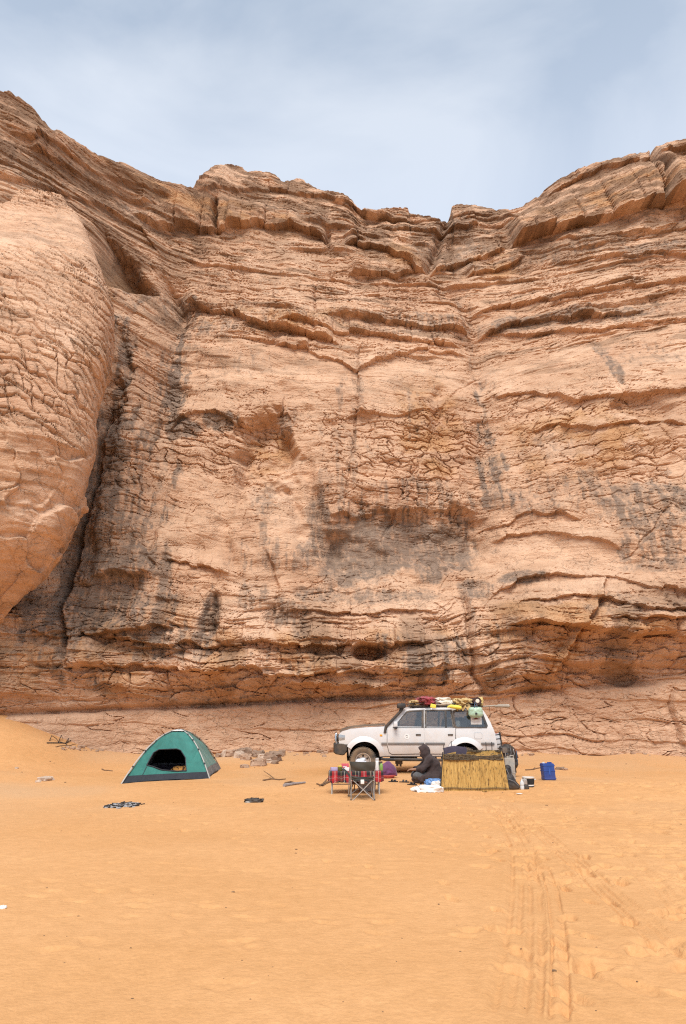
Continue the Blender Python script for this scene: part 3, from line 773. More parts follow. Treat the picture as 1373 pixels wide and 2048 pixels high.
for p in [(300, 900, 50, 220, .5, .75), (190, 1000, 60, 220, .8, .5), (250, 1200, 120, 110, .62, .6), (660, 640, 300, 22, .3, .5), (1150, 640, 230, 20, .35, .5), (820, 1000, 130, 40, .4, .9), (690, 930, 50, 120, .3, .8), (355, 720, 26, 90, .75, .8), (480, 725, 120, 28, .22, .9), (990, 960, 34, 60, .75, .7), (800, 1085, 160, 62, .74, .2), (700, 1120, 70, 50, .72, .2), (640, 1040, 30, 60, .6, .3), (760, 1030, 110, 24, .65, .95), (930, 1085, 36, 50, .6, .4), (1300, 1010, 110, 60, .6, .5),
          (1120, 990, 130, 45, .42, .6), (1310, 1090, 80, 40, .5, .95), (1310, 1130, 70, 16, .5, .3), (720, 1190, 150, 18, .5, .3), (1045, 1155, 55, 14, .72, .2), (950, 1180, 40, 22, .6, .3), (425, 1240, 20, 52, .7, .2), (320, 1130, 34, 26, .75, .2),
          (545, 1110, 90, 36, .42, .95), (505, 1190, 30, 36, .4, .8), (565, 1225, 26, 40, .55, .2), (605, 1250, 22, 36, .5, .2), (360, 850, 40, 20, .72, .2), (440, 840, 30, 16, .6, .2), (575, 835, 20, 26, .45, .2), (530, 1030, 30, 60, .35, .8),
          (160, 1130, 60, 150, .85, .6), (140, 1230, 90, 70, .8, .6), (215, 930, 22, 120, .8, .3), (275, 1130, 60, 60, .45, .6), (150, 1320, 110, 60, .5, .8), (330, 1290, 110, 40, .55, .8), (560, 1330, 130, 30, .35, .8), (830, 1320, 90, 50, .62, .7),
          (420, 660, 140, 20, .42, .6), (370, 620, 40, 30, .55, .4), (210, 500, 20, 60, .4, .5), (290, 590, 60, 26, .5, .7), (330, 960, 26, 80, .55, .8), (700, 780, 26, 40, .4, .8), (1215, 720, 12, 50, .6, .3), (1300, 710, 80, 30, .3, .8),
          (1130, 505, 160, 22, .42, .3), (1300, 500, 90, 22, .5, .3), (1060, 650, 130, 14, .55, .3), (1250, 628, 60, 10, .5, .2), (840, 650, 80, 18, .45, .6), (900, 480, 80, 50, .5, .3), (720, 470, 60, 30, .35, .4), (640, 430, 130, 26, .3, .4),
          (1250, 1215, 120, 26, .35, .5), (1000, 1300, 60, 50, .35, .7), (520, 560, 170, 22, .22, .5), (600, 1405, 300, 10, .45, .4), (830, 830, 20, 50, .35, .6), (650, 980, 26, 50, .4, .6), (1080, 900, 70, 40, .25, .5), (60, 330, 110, 40, .4, .4), (200, 380, 100, 26, .45, .4)]:
    stain(*p)
streakline([(352, 600), (352, 700), (345, 800)], .8, .6); streakline([(322, 860), (312, 950), (302, 1040)], .5, .65); streakline([(964, 752), (970, 820), (974, 890)], .55, .9); streakline([(240, 650), (258, 735), (240, 800), (205, 920), (160, 1060), (135, 1200)], .8, .9)
streakline([(1212, 690), (1216, 740), (1222, 760)], .25, .8); streakline([(930, 1185), (936, 1290)], .4, .45); streakline([(857, 550), (900, 600), (945, 660), (960, 720)], .9, .35); streakline([(718, 700), (714, 850)], .35, .35)
st = np.clip(st, 0, .92)
crest = sst(.70, .88, hgt + .06 * noise(x * .3, z * .3, 8))
br = np.maximum(br, .80 * crest * sst(-.45, .25, fbm(x * .5, z * 1.4, 5, 111, .6)))
br = np.maximum(br, .50 * sst(.25, .6, fbm(x * .35, warpz * 1.5, 4, 112)) * (.25 + up))
br = np.maximum(br, .55 * low * sst(.0, .5, fbm(x * .5, z * .35, 4, 113)))
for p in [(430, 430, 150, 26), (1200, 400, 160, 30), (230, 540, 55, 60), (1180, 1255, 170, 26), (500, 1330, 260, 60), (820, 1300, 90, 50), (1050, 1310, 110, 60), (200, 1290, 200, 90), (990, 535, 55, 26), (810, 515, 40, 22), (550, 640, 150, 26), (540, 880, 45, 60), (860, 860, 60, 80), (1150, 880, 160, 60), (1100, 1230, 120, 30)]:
    fr = np.maximum(fr, .75 * region(*p, .9) * sst(-.4, .2, fbm(x * .6, z * .6, 4, 121)))  # fresh orange stone, with the warm bounce under overhangs painted into its colour
fr = fr * (1 - st) * .8; br = np.maximum(br, .7 * region(240, 530, 66, 62, .5))  # deeper brown laid over the hollow at upper left
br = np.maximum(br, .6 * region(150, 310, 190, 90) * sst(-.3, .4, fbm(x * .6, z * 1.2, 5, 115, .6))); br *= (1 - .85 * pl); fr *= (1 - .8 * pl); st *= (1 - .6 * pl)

face = cy - D
# the rim keeps its height against the sky although the rock below it stands forward
_dr = np.convolve(np.pad(D[-1] * (cz[-1] - CAM_H) / cy[-1], 4, mode='edge'), np.ones(9) / 9, 'valid')
cz = cz - hgt ** 6 * _dr[None, :]
P = np.stack([cx, face, cz], -1)
# the top runs back out of sight from the rim
back = []
for k, (dy, dz) in enumerate([(.25, .05), (.8, .03), (2, -.1), (5, -.3), (12, -1.0), (40, -3)]):
    q = P[-1].copy(); q[:, 1] += dy * (1 + .3 * noise(_a * 30, _a * 0, 5 + k)); q[:, 2] += dz
    back.append(q)
P = np.concatenate([P, np.array(back)], 0)
ext = lambda a: np.concatenate([a, np.repeat(a[-1:], len(back), 0)], 0)
cliff = grid_object('cliff', P, ROCK, {'stain': ext(st), 'brown': ext(br), 'fresh_bounce': ext(fr)}, False, kind='structure')

# ================================================================== BUTTRESS: the bulging nose of rock at the left, hanging clear of the wall
def build_buttress():
    E = np.array([(120, 395, 31.5, .6), (150, 430, 30.6, .9), (172, 470, 29.8, 1.4), (186, 510, 29.2, 1.9), (203, 560, 28.7, 2.4), (216, 620, 28.2, 2.8), (223, 680, 27.8, 3.0), (216, 735, 27.5, 3.0), (197, 780, 27.3, 3.0), (188, 840, 27.1, 3.1),
                  (178, 910, 27.0, 3.2), (160, 985, 27.0, 3.2), (140, 1060, 27.0, 3.0), (118, 1110, 27.1, 2.6), (84, 1160, 27.3, 1.9), (40, 1210, 27.6, 1.0), (5, 1243, 27.9, .35), (-12, 1258, 28.1, .06)], float)[::-1]
    ex, ez = at(E[:, 0], E[:, 1], E[:, 2])
    NZ, NT = 540, 420
    vz = np.interp(np.linspace(0, 1, NZ), np.linspace(0, 1, 60), np.interp(np.linspace(0, 1, 60) ** 1.15, np.linspace(0, 1, len(ez)), ez))
    def sm(v):
        f = np.interp(vz, ez, v)
        k = np.hanning(31); k /= k.sum()
        return np.convolve(np.pad(f, 15, mode='edge'), k, 'valid')
    xe, ye, ry = sm(ex), sm(E[:, 2]), sm(E[:, 3])
    tt = np.concatenate([np.linspace(-70, 15, 40)[:-1], np.linspace(15, 112, NT - 60), np.linspace(112, 165, 22)[1:]])
    th = np.radians(tt)[None, :]
    rx_ = 7.5
    s, c = np.sin(th), np.cos(th)
    X = (xe - rx_)[:, None] + rx_ * np.sign(s) * np.abs(s) ** .85
    Y = ye[:, None] - ry[:, None] * np.sign(c) * np.abs(c) ** .8
    Zg = np.repeat(vz[:, None], len(tt), 1)
    # sheet coordinates: metres along the surface
    ds = np.hypot(np.diff(X, axis=1), np.diff(Y, axis=1))
    u = np.concatenate([np.zeros((NZ, 1)), np.cumsum(ds, 1)], 1)
    u = u - u[:, 120:121]
    w = Zg + .25 * u * .35 + .3 * fbm(u * .2, Zg * .2, 3, 201)
    hz_ = (Zg - vz[0]) / (vz[-1] - vz[0])
    belly = sst(.36, .24, hz_ + .05 * noise(u * .5, Zg * .5, 3))
    sm_band = sst(.70, .75, hz_ + .02 * noise(u, Zg, 6)) * sst(.95, .88, hz_)
    cz_ = (1 - belly) * (1 - .9 * sm_band) * (.55 + .45 * sst(-.4, .2, noise(u * .3, Zg * .3, 210)))
    d = .18 * fbm(u * .22, Zg * .22, 3, 202) + .03 * fbm(u * .9, Zg * 1.6, 4, 203)
    d = d + scales(u, w + .22 * u, 31, .36, .55, .75, .034, .15, .025, .12) * cz_ + scales(u, w + .32 * u + .3 * noise(u * .5, Zg * .5, 8), 37, .9, 1.3, .9, .042, .21, .045, .10) * (.15 + .7 * cz_)
    d = d + strata(u, w, 33, .9, .16, .9, .12, .3) * (.12 + .9 * belly + .9 * sst(.88, .98, hz_)) + strata(u, w, 34, .3, .05, .8, .2, .5)
    d = d + crackle(u, w, 35, 1.6, 1.0, .05, .05, .30, .06, .4) * belly
    nx, ny = np.gradient(Y, axis=1), -np.gradient(X, axis=1)
    ln = np.hypot(nx, ny) + 1e-9
    nx, ny = nx / ln, ny / ln
    flip = np.where(ny[:, 120:121] > 0, -1, 1)
    taper = sst(0, .03, hz_)
    X = X + nx * flip * d * taper; Y = Y + ny * flip * d * taper
    P = np.stack([X, Y, Zg + .05 * taper * noise(u * .8, Zg, 5)], -1)
    stn = .5 * sst(.95, 1.08, (th / (math.pi / 2))) * sst(.7, .4, hz_) * sst(-.2, .3, fbm(u * .8, Zg * .3, 4, 221)) + .22 * sst(.15, .5, fbm(u * .8, w * 1.2, 4, 222))
    frs = .10 * belly * sst(-.3, .3, fbm(u * .6, Zg * .6, 4, 223))  # faint orange on the belly: fresh stone plus painted bounce from the sand
    o = grid_object('cliff_buttress', P, ROCK_PALE, {'stain': stn, 'brown': .3 * sst(.2, .6, fbm(u * .4, w, 4, 224)), 'fresh_bounce': frs}, kind='structure')
    return o
buttress = build_buttress()

# ================================================================== HELPERS FOR THINGS
class Q:
    """collects shapes and links them as one mesh object"""
    def __init__(s): s.v, s.f = [], []
    def add(s, vs, fs):
        o = len(s.v); s.v += [tuple(map(float, p)) for p in vs]; s.f += [tuple(i + o for i in f) for f in fs]; return s
    def box(s, lo, hi, M=None, bev=0.0):
        lo, hi = np.minimum(lo, hi), np.maximum(lo, hi)
        b = min(bev, .45 * float((hi - lo).min()))
        if b <= 0:
            p = [(x, y, z) for z in (lo[2], hi[2]) for y in (lo[1], hi[1]) for x in (lo[0], hi[0])]
            f = [(0, 2, 3, 1), (4, 5, 7, 6), (0, 1, 5, 4), (2, 6, 7, 3), (0, 4, 6, 2), (1, 3, 7, 5)]
        else:
            bm = bmesh.new(); bmesh.ops.create_cube(bm, size=1)
            for q in bm.verts: q.co = Vector([(lo[i] + hi[i]) / 2 + q.co[i] * (hi[i] - lo[i]) for i in range(3)])
            bmesh.ops.bevel(bm, geom=bm.edges[:], offset=b, segments=2, profile=.6, affect='EDGES')
            bm.verts.index_update()
            p = [q.co[:] for q in bm.verts]; f = [tuple(q.index for q in k.verts) for k in bm.faces]; bm.free()
        if M is not None: p = [tuple(M @ Vector(q)) for q in p]
        return s.add(p, f)
    def tube(s, pts, r, n=8, closed=False, cap=True):
        pts = [Vector(p) for p in pts]; m = len(pts)
        rr = r if hasattr(r, '__len__') else [r] * m
        vs, fs = [], []; up = None
        for i, p in enumerate(pts):
            a = pts[(i - 1) % m] if (i > 0 or closed) else p
            b = pts[(i + 1) % m] if (i < m - 1 or closed) else p
            t = (b - a).normalized()
            if up is None: up = Vector((0, 0, 1)) if abs(t.z) < .9 else Vector((1, 0, 0))
            u = (up - t * up.dot(t))
            u = u.normalized() if u.length > 1e-6 else t.orthogonal().normalized()
            w = t.cross(u); up = u
            for k in range(n):
                a_ = 2 * math.pi * k / n
                vs.append(p + (u * math.cos(a_) + w * math.sin(a_)) * rr[i])
        for i in range(m if closed else m - 1):
            j = (i + 1) % m
            for k in range(n): fs.append((i * n + k, i * n + (k + 1) % n, j * n + (k + 1) % n, j * n + k))
        if cap and not closed: fs += [tuple(range(n))[::-1], tuple((m - 1) * n + k for k in range(n))]
        return s.add(vs, fs)
    def lathe(s, prof, n=24, M=None, cap=True):
        """profile of (radius, height) turned about z"""
        vs, fs = [], []
        for r, h in prof:
            for k in range(n): vs.append((r * math.cos(2 * math.pi * k / n), r * math.sin(2 * math.pi * k / n), h))
        for i in range(len(prof) - 1):
            for k in range(n): fs.append((i * n + k, i * n + (k + 1) % n, (i + 1) * n + (k + 1) % n, (i + 1) * n + k))
        if cap: fs += [tuple(range(n))[::-1], tuple((len(prof) - 1) * n + k for k in range(n))]
        if M is not None: vs = [tuple(M @ Vector(q)) for q in vs]
        return s.add(vs, fs)
    def grid(s, P):
        P = np.asarray(P, float); r, c = P.shape[:2]
        return s.add(P.reshape(-1, 3), [(i * c + j, i * c + j + 1, (i + 1) * c + j + 1, (i + 1) * c + j) for i in range(r - 1) for j in range(c - 1)])
    def blob(s, c, rad, seed=0, lump=.16, fold=.0, n=(30, 18), flat=None, power=.75, freq=1.6):
        """a soft rounded body: a bag, a bundle, a stone"""
        nu, nv = n
        u = np.linspace(0, 2 * np.pi, nu, endpoint=False)[None, :]; v = np.linspace(-np.pi / 2, np.pi / 2, nv)[:, None]
        sg = lambda a: np.sign(a) * np.abs(a) ** power
        x = sg(np.cos(v)) * sg(np.cos(u)); y = sg(np.cos(v)) * sg(np.sin(u)); z = sg(np.sin(v)) + 0 * u
        d = 1 + lump * (fbm(x * freq + z * .7 + seed * 3.1, y * freq - z * .9 + seed, 3, seed) + .5 * noise(z * freq * 1.2, (x + y) * freq, seed + 2))
        if fold: d = d + fold * np.abs(noise(x * 3.5 + z * 2 + seed, z * 5 - y * 3, seed + 4)) 
        P = np.stack([c[0] + rad[0] * x * d, c[1] + rad[1] * y * d, c[2] + rad[2] * z * d], -1)
        if flat is not None: P[..., 2] = np.maximum(P[..., 2], flat)
        vs = P.reshape(-1, 3)
        fs = [(i * nu + j, i * nu + (j + 1) % nu, (i + 1) * nu + (j + 1) % nu, (i + 1) * nu + j) for i in range(nv - 1) for j in range(nu)]
        return s.add(vs, fs)
    def plate(s, outline, holes=(), yf=None, thick=.02, step=None, inside=1):
        """flat outline in x,z with holes; y from yf(x,z); given a thickness towards +y"""
        pts, edges = [], []
        loops = []
        for L in [outline] + list(holes):
            o = len(pts); L = [Vector((p[0], p[1])) for p in L]
            if step:
                D_ = []
                for i, p in enumerate(L):
                    q = L[(i + 1) % len(L)]; k = max(1, int((q - p).length / step))
                    D_ += [p.lerp(q, t / k) for t in range(k)]
                L = D_
            pts += L; edges += [(o + i, o + (i + 1) % len(L)) for i in range(len(L))]; loops.append((o, len(L)))
        def inpoly(p, L):
            c = False
            for i in range(len(L)):
                a, b = L[i], L[i - 1]
                if (a[1] > p[1]) != (b[1] > p[1]) and p[0] < (b[0] - a[0]) * (p[1] - a[1]) / (b[1] - a[1]) + a[0]: c = not c
            return c
        ok = lambda p: inpoly(p, outline) and not any(inpoly(p, h) for h in holes)
        if step:
            xs = [p[0] for p in outline]; zs = [p[1] for p in outline]
            base = list(pts)
            for gx in np.arange(min(xs) + step * .5, max(xs), step):
                for gz in np.arange(min(zs) + step * .5, max(zs), step):
                    if ok((gx, gz)) and min((gx - b.x) ** 2 + (gz - b.y) ** 2 for b in base) > (step * .45) ** 2: pts.append(Vector((gx, gz)))
        r = mgeo.delaunay_2d_cdt(pts, edges, [], 0, 1e-6)
        V, F = r[0], [f for f in r[2] if ok((sum(r[0][i].x for i in f) / len(f), sum(r[0][i].y for i in f) / len(f)))]
        yf = yf or (lambda x, z: 0.0)
        n = len(V)
        vs = [(p.x, yf(p.x, p.y), p.y) for p in V]
        fs = []
        for f in F:                                     # face the camera side (-y)
            a, b, c = (V[i] for i in f[:3])
            fs.append(tuple(f) if (b - a).cross(c - a) > 0 else tuple(f)[::-1])
        if thick:
            vs += [(p[0], p[1] + thick, p[2]) for p in vs]
            cnt = {}
            for f in fs:
                for i in range(len(f)):
                    e = (f[i], f[(i + 1) % len(f)]); cnt[frozenset(e)] = cnt.get(frozenset(e), []) + [e]
            back_ = [tuple(i + n for i in f)[::-1] for f in fs]
            rim = [(e[0][1], e[0][0], e[0][0] + n, e[0][1] + n) for e in cnt.values() if len(e) == 1]
            fs = fs + back_ + rim
        return s.add(vs, fs)
    def mirror_y(s, w):
        """the same shapes again on the other side of a body of width w"""
        n = len(s.v); s.v += [(x, w - y, z) for x, y, z in s.v]; s.f += [tuple(i + n for i in f)[::-1] for f in s.f[:]]; return s
    def mesh(s, name):
        me = bpy.data.meshes.new(name); me.from_pydata(s.v, [], s.f); me.validate(); me.update(); return me
    def build(s, name, m, parent=None, smooth=35, loc=None, rot=None):
        me = s.mesh(name)
        me.materials.append(m)
        if smooth:
            bm = bmesh.new(); bm.from_mesh(me)
            bmesh.ops.recalc_face_normals(bm, faces=bm.faces)
            for f in bm.faces: f.smooth = True
            lim = R(smooth)
            for e in bm.edges:
                if len(e.link_faces) != 2 or e.calc_face_angle(0) > lim: e.smooth = False
            bm.to_mesh(me); bm.free()
        return link(name, me, parent, loc, rot)
def link(name, me, parent=None, loc=None, rot=None):
    o = bpy.data.objects.new(name, me); COL.objects.link(o)
    if parent: o.parent = parent
    if loc is not None: o.location = loc
    if rot is not None: o.rotation_euler = rot
    return o
def thing(name, label, cat, loc=(0, 0, 0), rotz=0, group=None):
    o = bpy.data.objects.new(name, None); COL.objects.link(o)
    o.empty_display_size = .1; o.location = loc; o.rotation_euler = (0, 0, rotz)
    return tag(o, label, cat, group)
def tag(o, label, cat, group=None):
    o['label'] = label; o['category'] = cat
    if group: o['group'] = group
    return o
def on_sand(x, y, sink=0.0):
    """height of the built sand, prints and all"""
    hit, p, *_ = sand.ray_cast(Vector((x, y, 20)), Vector((0, 0, -1)))
    return (p.z if hit else float(mound(x, y))) - sink
def spot(px, py, sink=.0):
    x, y, _ = ground_at(px, py)
    return (x, y, on_sand(x, y, sink))
def pxm(Y, z=.3): return FPX / (Y * _cp + (z - CAM_H) * _sp)      # photo pixels per metre at a distance

# -- shapes from distance functions: smooth joins, hollows, folds
class Field:
    def __init__(s, lo, hi, h):
        s.lo, s.h = np.array(lo, float), h
        s.ax = [np.arange(lo[i], hi[i] + h, h, dtype=np.float32) for i in range(3)]
        s.X, s.Y, s.Z = np.meshgrid(*s.ax, indexing='ij')
        s.f = np.full(s.X.shape, 9., np.float32)
    def cap(s, a, b, ra, rb):
        a, b = np.array(a, float), np.array(b, float); d = b - a; l2 = max(d @ d, 1e-9)
        t = np.clip(((s.X - a[0]) * d[0] + (s.Y - a[1]) * d[1] + (s.Z - a[2]) * d[2]) / l2, 0, 1)
        return np.sqrt((s.X - a[0] - t * d[0]) ** 2 + (s.Y - a[1] - t * d[1]) ** 2 + (s.Z - a[2] - t * d[2]) ** 2) - (ra + (rb - ra) * t)
    def ell(s, c, r):
        k = np.sqrt(((s.X - c[0]) / r[0]) ** 2 + ((s.Y - c[1]) / r[1]) ** 2 + ((s.Z - c[2]) / r[2]) ** 2)
        return (k - 1) * min(r)
    def join(s, d, k=.04):
        h = np.clip(.5 + .5 * (s.f - d) / k, 0, 1)
        s.f = s.f * (1 - h) + d * h - k * h * (1 - h); return s
    def cut(s, d, k=.015):
        d = -d; h = np.clip(.5 - .5 * (s.f - d) / k, 0, 1)
        s.f = s.f * (1 - h) + d * h + k * h * (1 - h); return s
    def mesh(s, name):
        f = s.f; sg = f < 0
        nx, ny, nz = f.shape
        acc = np.zeros((nx - 1, ny - 1, nz - 1, 3), np.float32); cnt = np.zeros((nx - 1, ny - 1, nz - 1), np.float32)
        C = [(a, b, c) for a in (0, 1) for b in (0, 1) for c in (0, 1)]
        sl = lambda o: (slice(o[0], nx - 1 + o[0]), slice(o[1], ny - 1 + o[1]), slice(o[2], nz - 1 + o[2]))
        for a in C:
            for ax in range(3):
                if a[ax]: continue
                b = list(a); b[ax] = 1
                fa, fb = f[sl(a)], f[sl(b)]
                m = (fa < 0) != (fb < 0)
                t = np.where(m, fa / np.where(m, fa - fb, 1), 0)
                for i in range(3):
                    acc[..., i] += np.where(m, a[i] + (t if i == ax else 0), 0)
                cnt += m
        act = cnt > 0
        idx = np.full(act.shape, -1, np.int64); idx[act] = np.arange(act.sum())
        g = np.stack(np.nonzero(act), -1)
        V = s.lo + s.h * (g + acc[act] / cnt[act][:, None])
        F = []
        for ax in range(3):
            u, v = (ax + 1) % 3, (ax + 2) % 3
            d = [slice(1, -1)] * 3; d[ax] = slice(0, -1)
            d2 = list(d); d2[ax] = slice(1, None)
            m = sg[tuple(d)] != sg[tuple(d2)]
            g = np.stack(np.nonzero(m), -1)
            off = np.array([0 if i == ax else 1 for i in range(3)]); g = g + off
            inside = sg[tuple(g.T)]
            q = []
            for du, dv in ((0, 0), (-1, 0), (-1, -1), (0, -1)):
                k = g.copy(); k[:, u] += du; k[:, v] += dv; q.append(idx[tuple(k.T)])
            q = np.stack(q, -1)
            q[~inside] = q[~inside][:, ::-1]
            F.append(q[(q >= 0).all(1)])
        F = np.concatenate(F)
        me = bpy.data.meshes.new(name)
        me.from_pydata(V.tolist(), [], F.tolist()); me.update()
        me.polygons.foreach_set('use_smooth', np.ones(len(me.polygons), bool))
        return me
def tub(o, m):
    o.data.materials.append(m); return o

# ------------------------------------------------------------------ more materials
M_white = mat('white_car_paint', (.67, .675, .68), .3, .06, var=.04, scale=1.5, bump=.02, dust=.22, coat=.5)
_n, _l = M_white.node_tree.nodes, M_white.node_tree.links            # road dust thrown up over the lower panels
_b = _n['Principled BSDF']; _src = _b.inputs['Base Color'].links[0].from_socket
_t = _n.new('ShaderNodeTexCoord'); _s = _n.new('ShaderNodeSeparateXYZ'); _l.new(_t.outputs['Object'], _s.inputs[0])
_q = _n.new('ShaderNodeTexNoise'); _q.inputs['Scale'].default_value = 2.4; _q.inputs['Detail'].default_value = 8; _q.inputs['Roughness'].default_value = .7; _l.new(_t.outputs['Object'], _q.inputs['Vector'])
_a = _n.new('ShaderNodeMath'); _a.operation = 'MULTIPLY_ADD'; _a.inputs[1].default_value = -.5; _l.new(_q.outputs['Fac'], _a.inputs[0]); _l.new(_s.outputs['Z'], _a.inputs[2])
_m = _n.new('ShaderNodeMapRange'); _m.inputs['From Min'].default_value = .78; _m.inputs['From Max'].default_value = .30; _m.inputs['To Max'].default_value = .62; _l.new(_a.outputs[0], _m.inputs['Value'])
_x = _n.new('ShaderNodeMix'); _x.data_type = 'RGBA'; _x.inputs[7].default_value = (.44, .30, .20, 1); _l.new(_m.outputs['Result'], _x.inputs[0]); _l.new(_src, _x.inputs[6]); _l.new(_x.outputs[2], _b.inputs['Base Color'])
M_hood = mat('dusty_brown_bonnet', (.115, .085, .065), .6, var=.25, scale=4, bump=.05, dust=.35)
M_black = mat('black_plastic', (.022, .022, .024), .5, var=.2, bump=.1, dust=.22)
M_rubber = mat('tyre_rubber', (.045, .043, .041), .85, var=.2, bump=.3, dust=.55)
M_alloy = mat('alloy_rim', (.55, .55, .55), .35, .7, bump=.02, dust=.3)
M_chrome = mat('chrome', (.55, .55, .55), .22, 1.0, bump=.0)
M_grey = mat('grey_moulding', (.12, .12, .125), .6, dust=.25)
M_dark = mat('dark_interior', (.03, .03, .032), .8)
M_seat = mat('grey_seat_cloth', (.10, .105, .115), .9, sheen=.2)
M_amber = mat('amber_lens', (.80, .33, .02), .25, bump=0)
M_lens = mat('headlight_lens', (.42, .44, .45), .1, .5, bump=0)
M_steel = mat('grey_steel_tube', (.34, .335, .32), .42, .6, bump=.05, dust=.25)
M_char = mat('charcoal_canvas', (.030, .036, .034), .9, var=.2, bump=.3, bscale=180, dust=.12)
M_silver = mat('silver_can', (.60, .60, .60), .4, .35, var=.08, dust=.2)
M_red = mat('red_cloth', (.30, .03, .04), .9, var=.45, scale=7, bump=.3, sheen=.3)
M_cream = mat('cream_cloth', (.72, .66, .55), .9, var=.08, bump=.3, sheen=.2)
M_whitecl = mat('white_cloth', (.74, .71, .67), .9, var=.05, bump=.3, sheen=.2)
M_tan = mat('tan_cloth', (.52, .36, .15), .9, var=.2, bump=.3, sheen=.2)
M_yellow = mat('yellow_plastic', (.78, .64, .08), .6, bump=.1)
M_purple = mat('purple_cloth', (.12, .035, .10), .9, var=.25, scale=6, bump=.3, sheen=.3)
M_dpurple = mat('dark_violet_cloth', (.035, .024, .042), .9, var=.25, bump=.3, sheen=.3)
M_pink = mat('pink_plastic', (.62, .16, .2), .4)
M_blue = mat('blue_plastic', (.012, .055, .26), .38, var=.12, scale=3, bump=.05, dust=.10)
M_lblue = mat('light_blue_plastic_sheet', (.12, .25, .50), .4, var=.15, bump=.3)
M_wood = mat('pale_wood', (.46, .38, .28), .75, var=.2, scale=14, bump=.3)
M_twig = mat('dry_wood', (.20, .115, .06), .9, var=.4, scale=14, bump=.6)
M_char2 = mat('charred_wood', (.035, .030, .028), .95, var=.5, scale=14, bump=.6)
M_ash = mat('ash', (.30, .29, .29), 1, var=.5, scale=20, bump=.5)
M_paper = mat('white_paper', (.72, .72, .70), .7, bump=.02)
M_maroon = mat('maroon_print', (.16, .035, .03), .7)
M_robe = mat('dark_brown_robe', (.046, .029, .027), .95, var=.25, scale=5, bump=.5, bscale=150, sheen=.08)
M_skin = mat('skin', (.30, .155, .09), .55, var=.12, bump=.1)
M_pants = mat('grey_trousers', (.085, .085, .088), .95, var=.25, bump=.4, sheen=.2)
M_leather = mat('dark_sandal_leather', (.028, .019, .015), .65, var=.3)
M_tansole = mat('tan_sole', (.38, .23, .12), .8)
M_jug = mat('cloudy_plastic', (.33, .32, .29), .45, var=.3, scale=5, bump=.1, dust=.45)
M_tin = mat('enamel_white', (.70, .69, .66), .35, bump=.02)
M_soot = mat('soot', (.018, .016, .015), .9, var=.4, bump=.4)
M_stone = mat('pale_stone', (.38, .25, .17), .93, var=.25, scale=4, bump=.9, bscale=22)
M_stone2 = mat('grey_stone', (.27, .18, .125), .93, var=.3, scale=4, bump=.9, bscale=22)
M_stone3 = mat('white_stone', (.50, .38, .29), .93, var=.2, scale=4, bump=.8, bscale=22)
M_olive = mat('olive_glass', (.13, .12, .03), .2, bump=0)
M_lilac = mat('lilac_pack', (.42, .36, .55), .5)
M_greenb = mat('green_bottle_plastic', (.20, .34, .07), .35)

def glass_mat(name, tint, refl=.10, rough=.02):
    m = bpy.data.materials.new(name); m.use_nodes = True
    n, l = m.node_tree.nodes, m.node_tree.links
    n.remove(n['Principled BSDF'])
    t = n.new('ShaderNodeBsdfTransparent'); t.inputs['Color'].default_value = tuple(tint) + (1,)
    g = n.new('ShaderNodeBsdfGlossy'); g.inputs['Roughness'].default_value = rough; g.inputs['Color'].default_value = (.9, .9, .9, 1)
    fr_ = n.new('ShaderNodeFresnel'); fr_.inputs['IOR'].default_value = 1.5
    ad = n.new('ShaderNodeMath'); ad.operation = 'ADD'; ad.inputs[1].default_value = refl
    l.new(fr_.outputs[0], ad.inputs[0])
    mxs = n.new('ShaderNodeMixShader')
    l.new(ad.outputs[0], mxs.inputs[0]); l.new(t.outputs[0], mxs.inputs[1]); l.new(g.outputs[0], mxs.inputs[2])
    l.new(mxs.outputs[0], n['Material Output'].inputs['Surface'])
    return m
M_glass = glass_mat('window_glass', (.74, .76, .75), .07)
M_greenfilm = glass_mat('green_film', (.45, .62, .50), .02, .35)

def plaid_mat():
    m, n, l, b = new_mat('tartan_cloth')
    t = n.new('ShaderNodeTexCoord'); s = n.new('ShaderNodeSeparateXYZ'); l.new(t.outputs['Object'], s.inputs[0])
    def stripes(src, per, off=0.0):
        a = n.new('ShaderNodeMath'); a.operation = 'MULTIPLY_ADD'; a.inputs[1].default_value = 1 / per; a.inputs[2].default_value = off; l.new(src, a.inputs[0])
        fz = n.new('ShaderNodeMath'); fz.operation = 'FRACT'; l.new(a.outputs[0], fz.inputs[0])
        r = n.new('ShaderNodeValToRGB'); r.color_ramp.interpolation = 'CONSTANT'; e = r.color_ramp.elements
        stops = [(0, (.40, .012, .018)), (.16, (.55, .50, .45)), (.185, (.40, .012, .018)), (.34, (.012, .010, .012)), (.58, (.50, .40, .20)), (.60, (.012, .010, .012)), (.80, (.55, .50, .45)), (.825, (.012, .01, .012)), (.96, (.40, .012, .018))]
        e[0].position, e[0].color = 0, stops[0][1] + (1,); e[1].position, e[1].color = stops[-1][0], stops[-1][1] + (1,)
        for p, c in stops[1:-1]:
            k = e.new(p); k.color = c + (1,)
        l.new(fz.outputs[0], r.inputs['Fac']); return r.outputs['Color']
    yz = n.new('ShaderNodeMath'); yz.operation = 'ADD'; l.new(s.outputs['Y'], yz.inputs[0]); l.new(s.outputs['Z'], yz.inputs[1])
    mx_ = n.new('ShaderNodeMix'); mx_.data_type = 'RGBA'; mx_.inputs[0].default_value = .33
    l.new(stripes(s.outputs['X'], .33, .62), mx_.inputs[6]); l.new(stripes(yz.outputs[0], .33, .12), mx_.inputs[7])
    l.new(mx_.outputs[2], b.inputs['Base Color'])
    b.inputs['Roughness'].default_value = .9; b.inputs['Sheen Weight'].default_value = .2
    return m
M_plaid = plaid_mat()

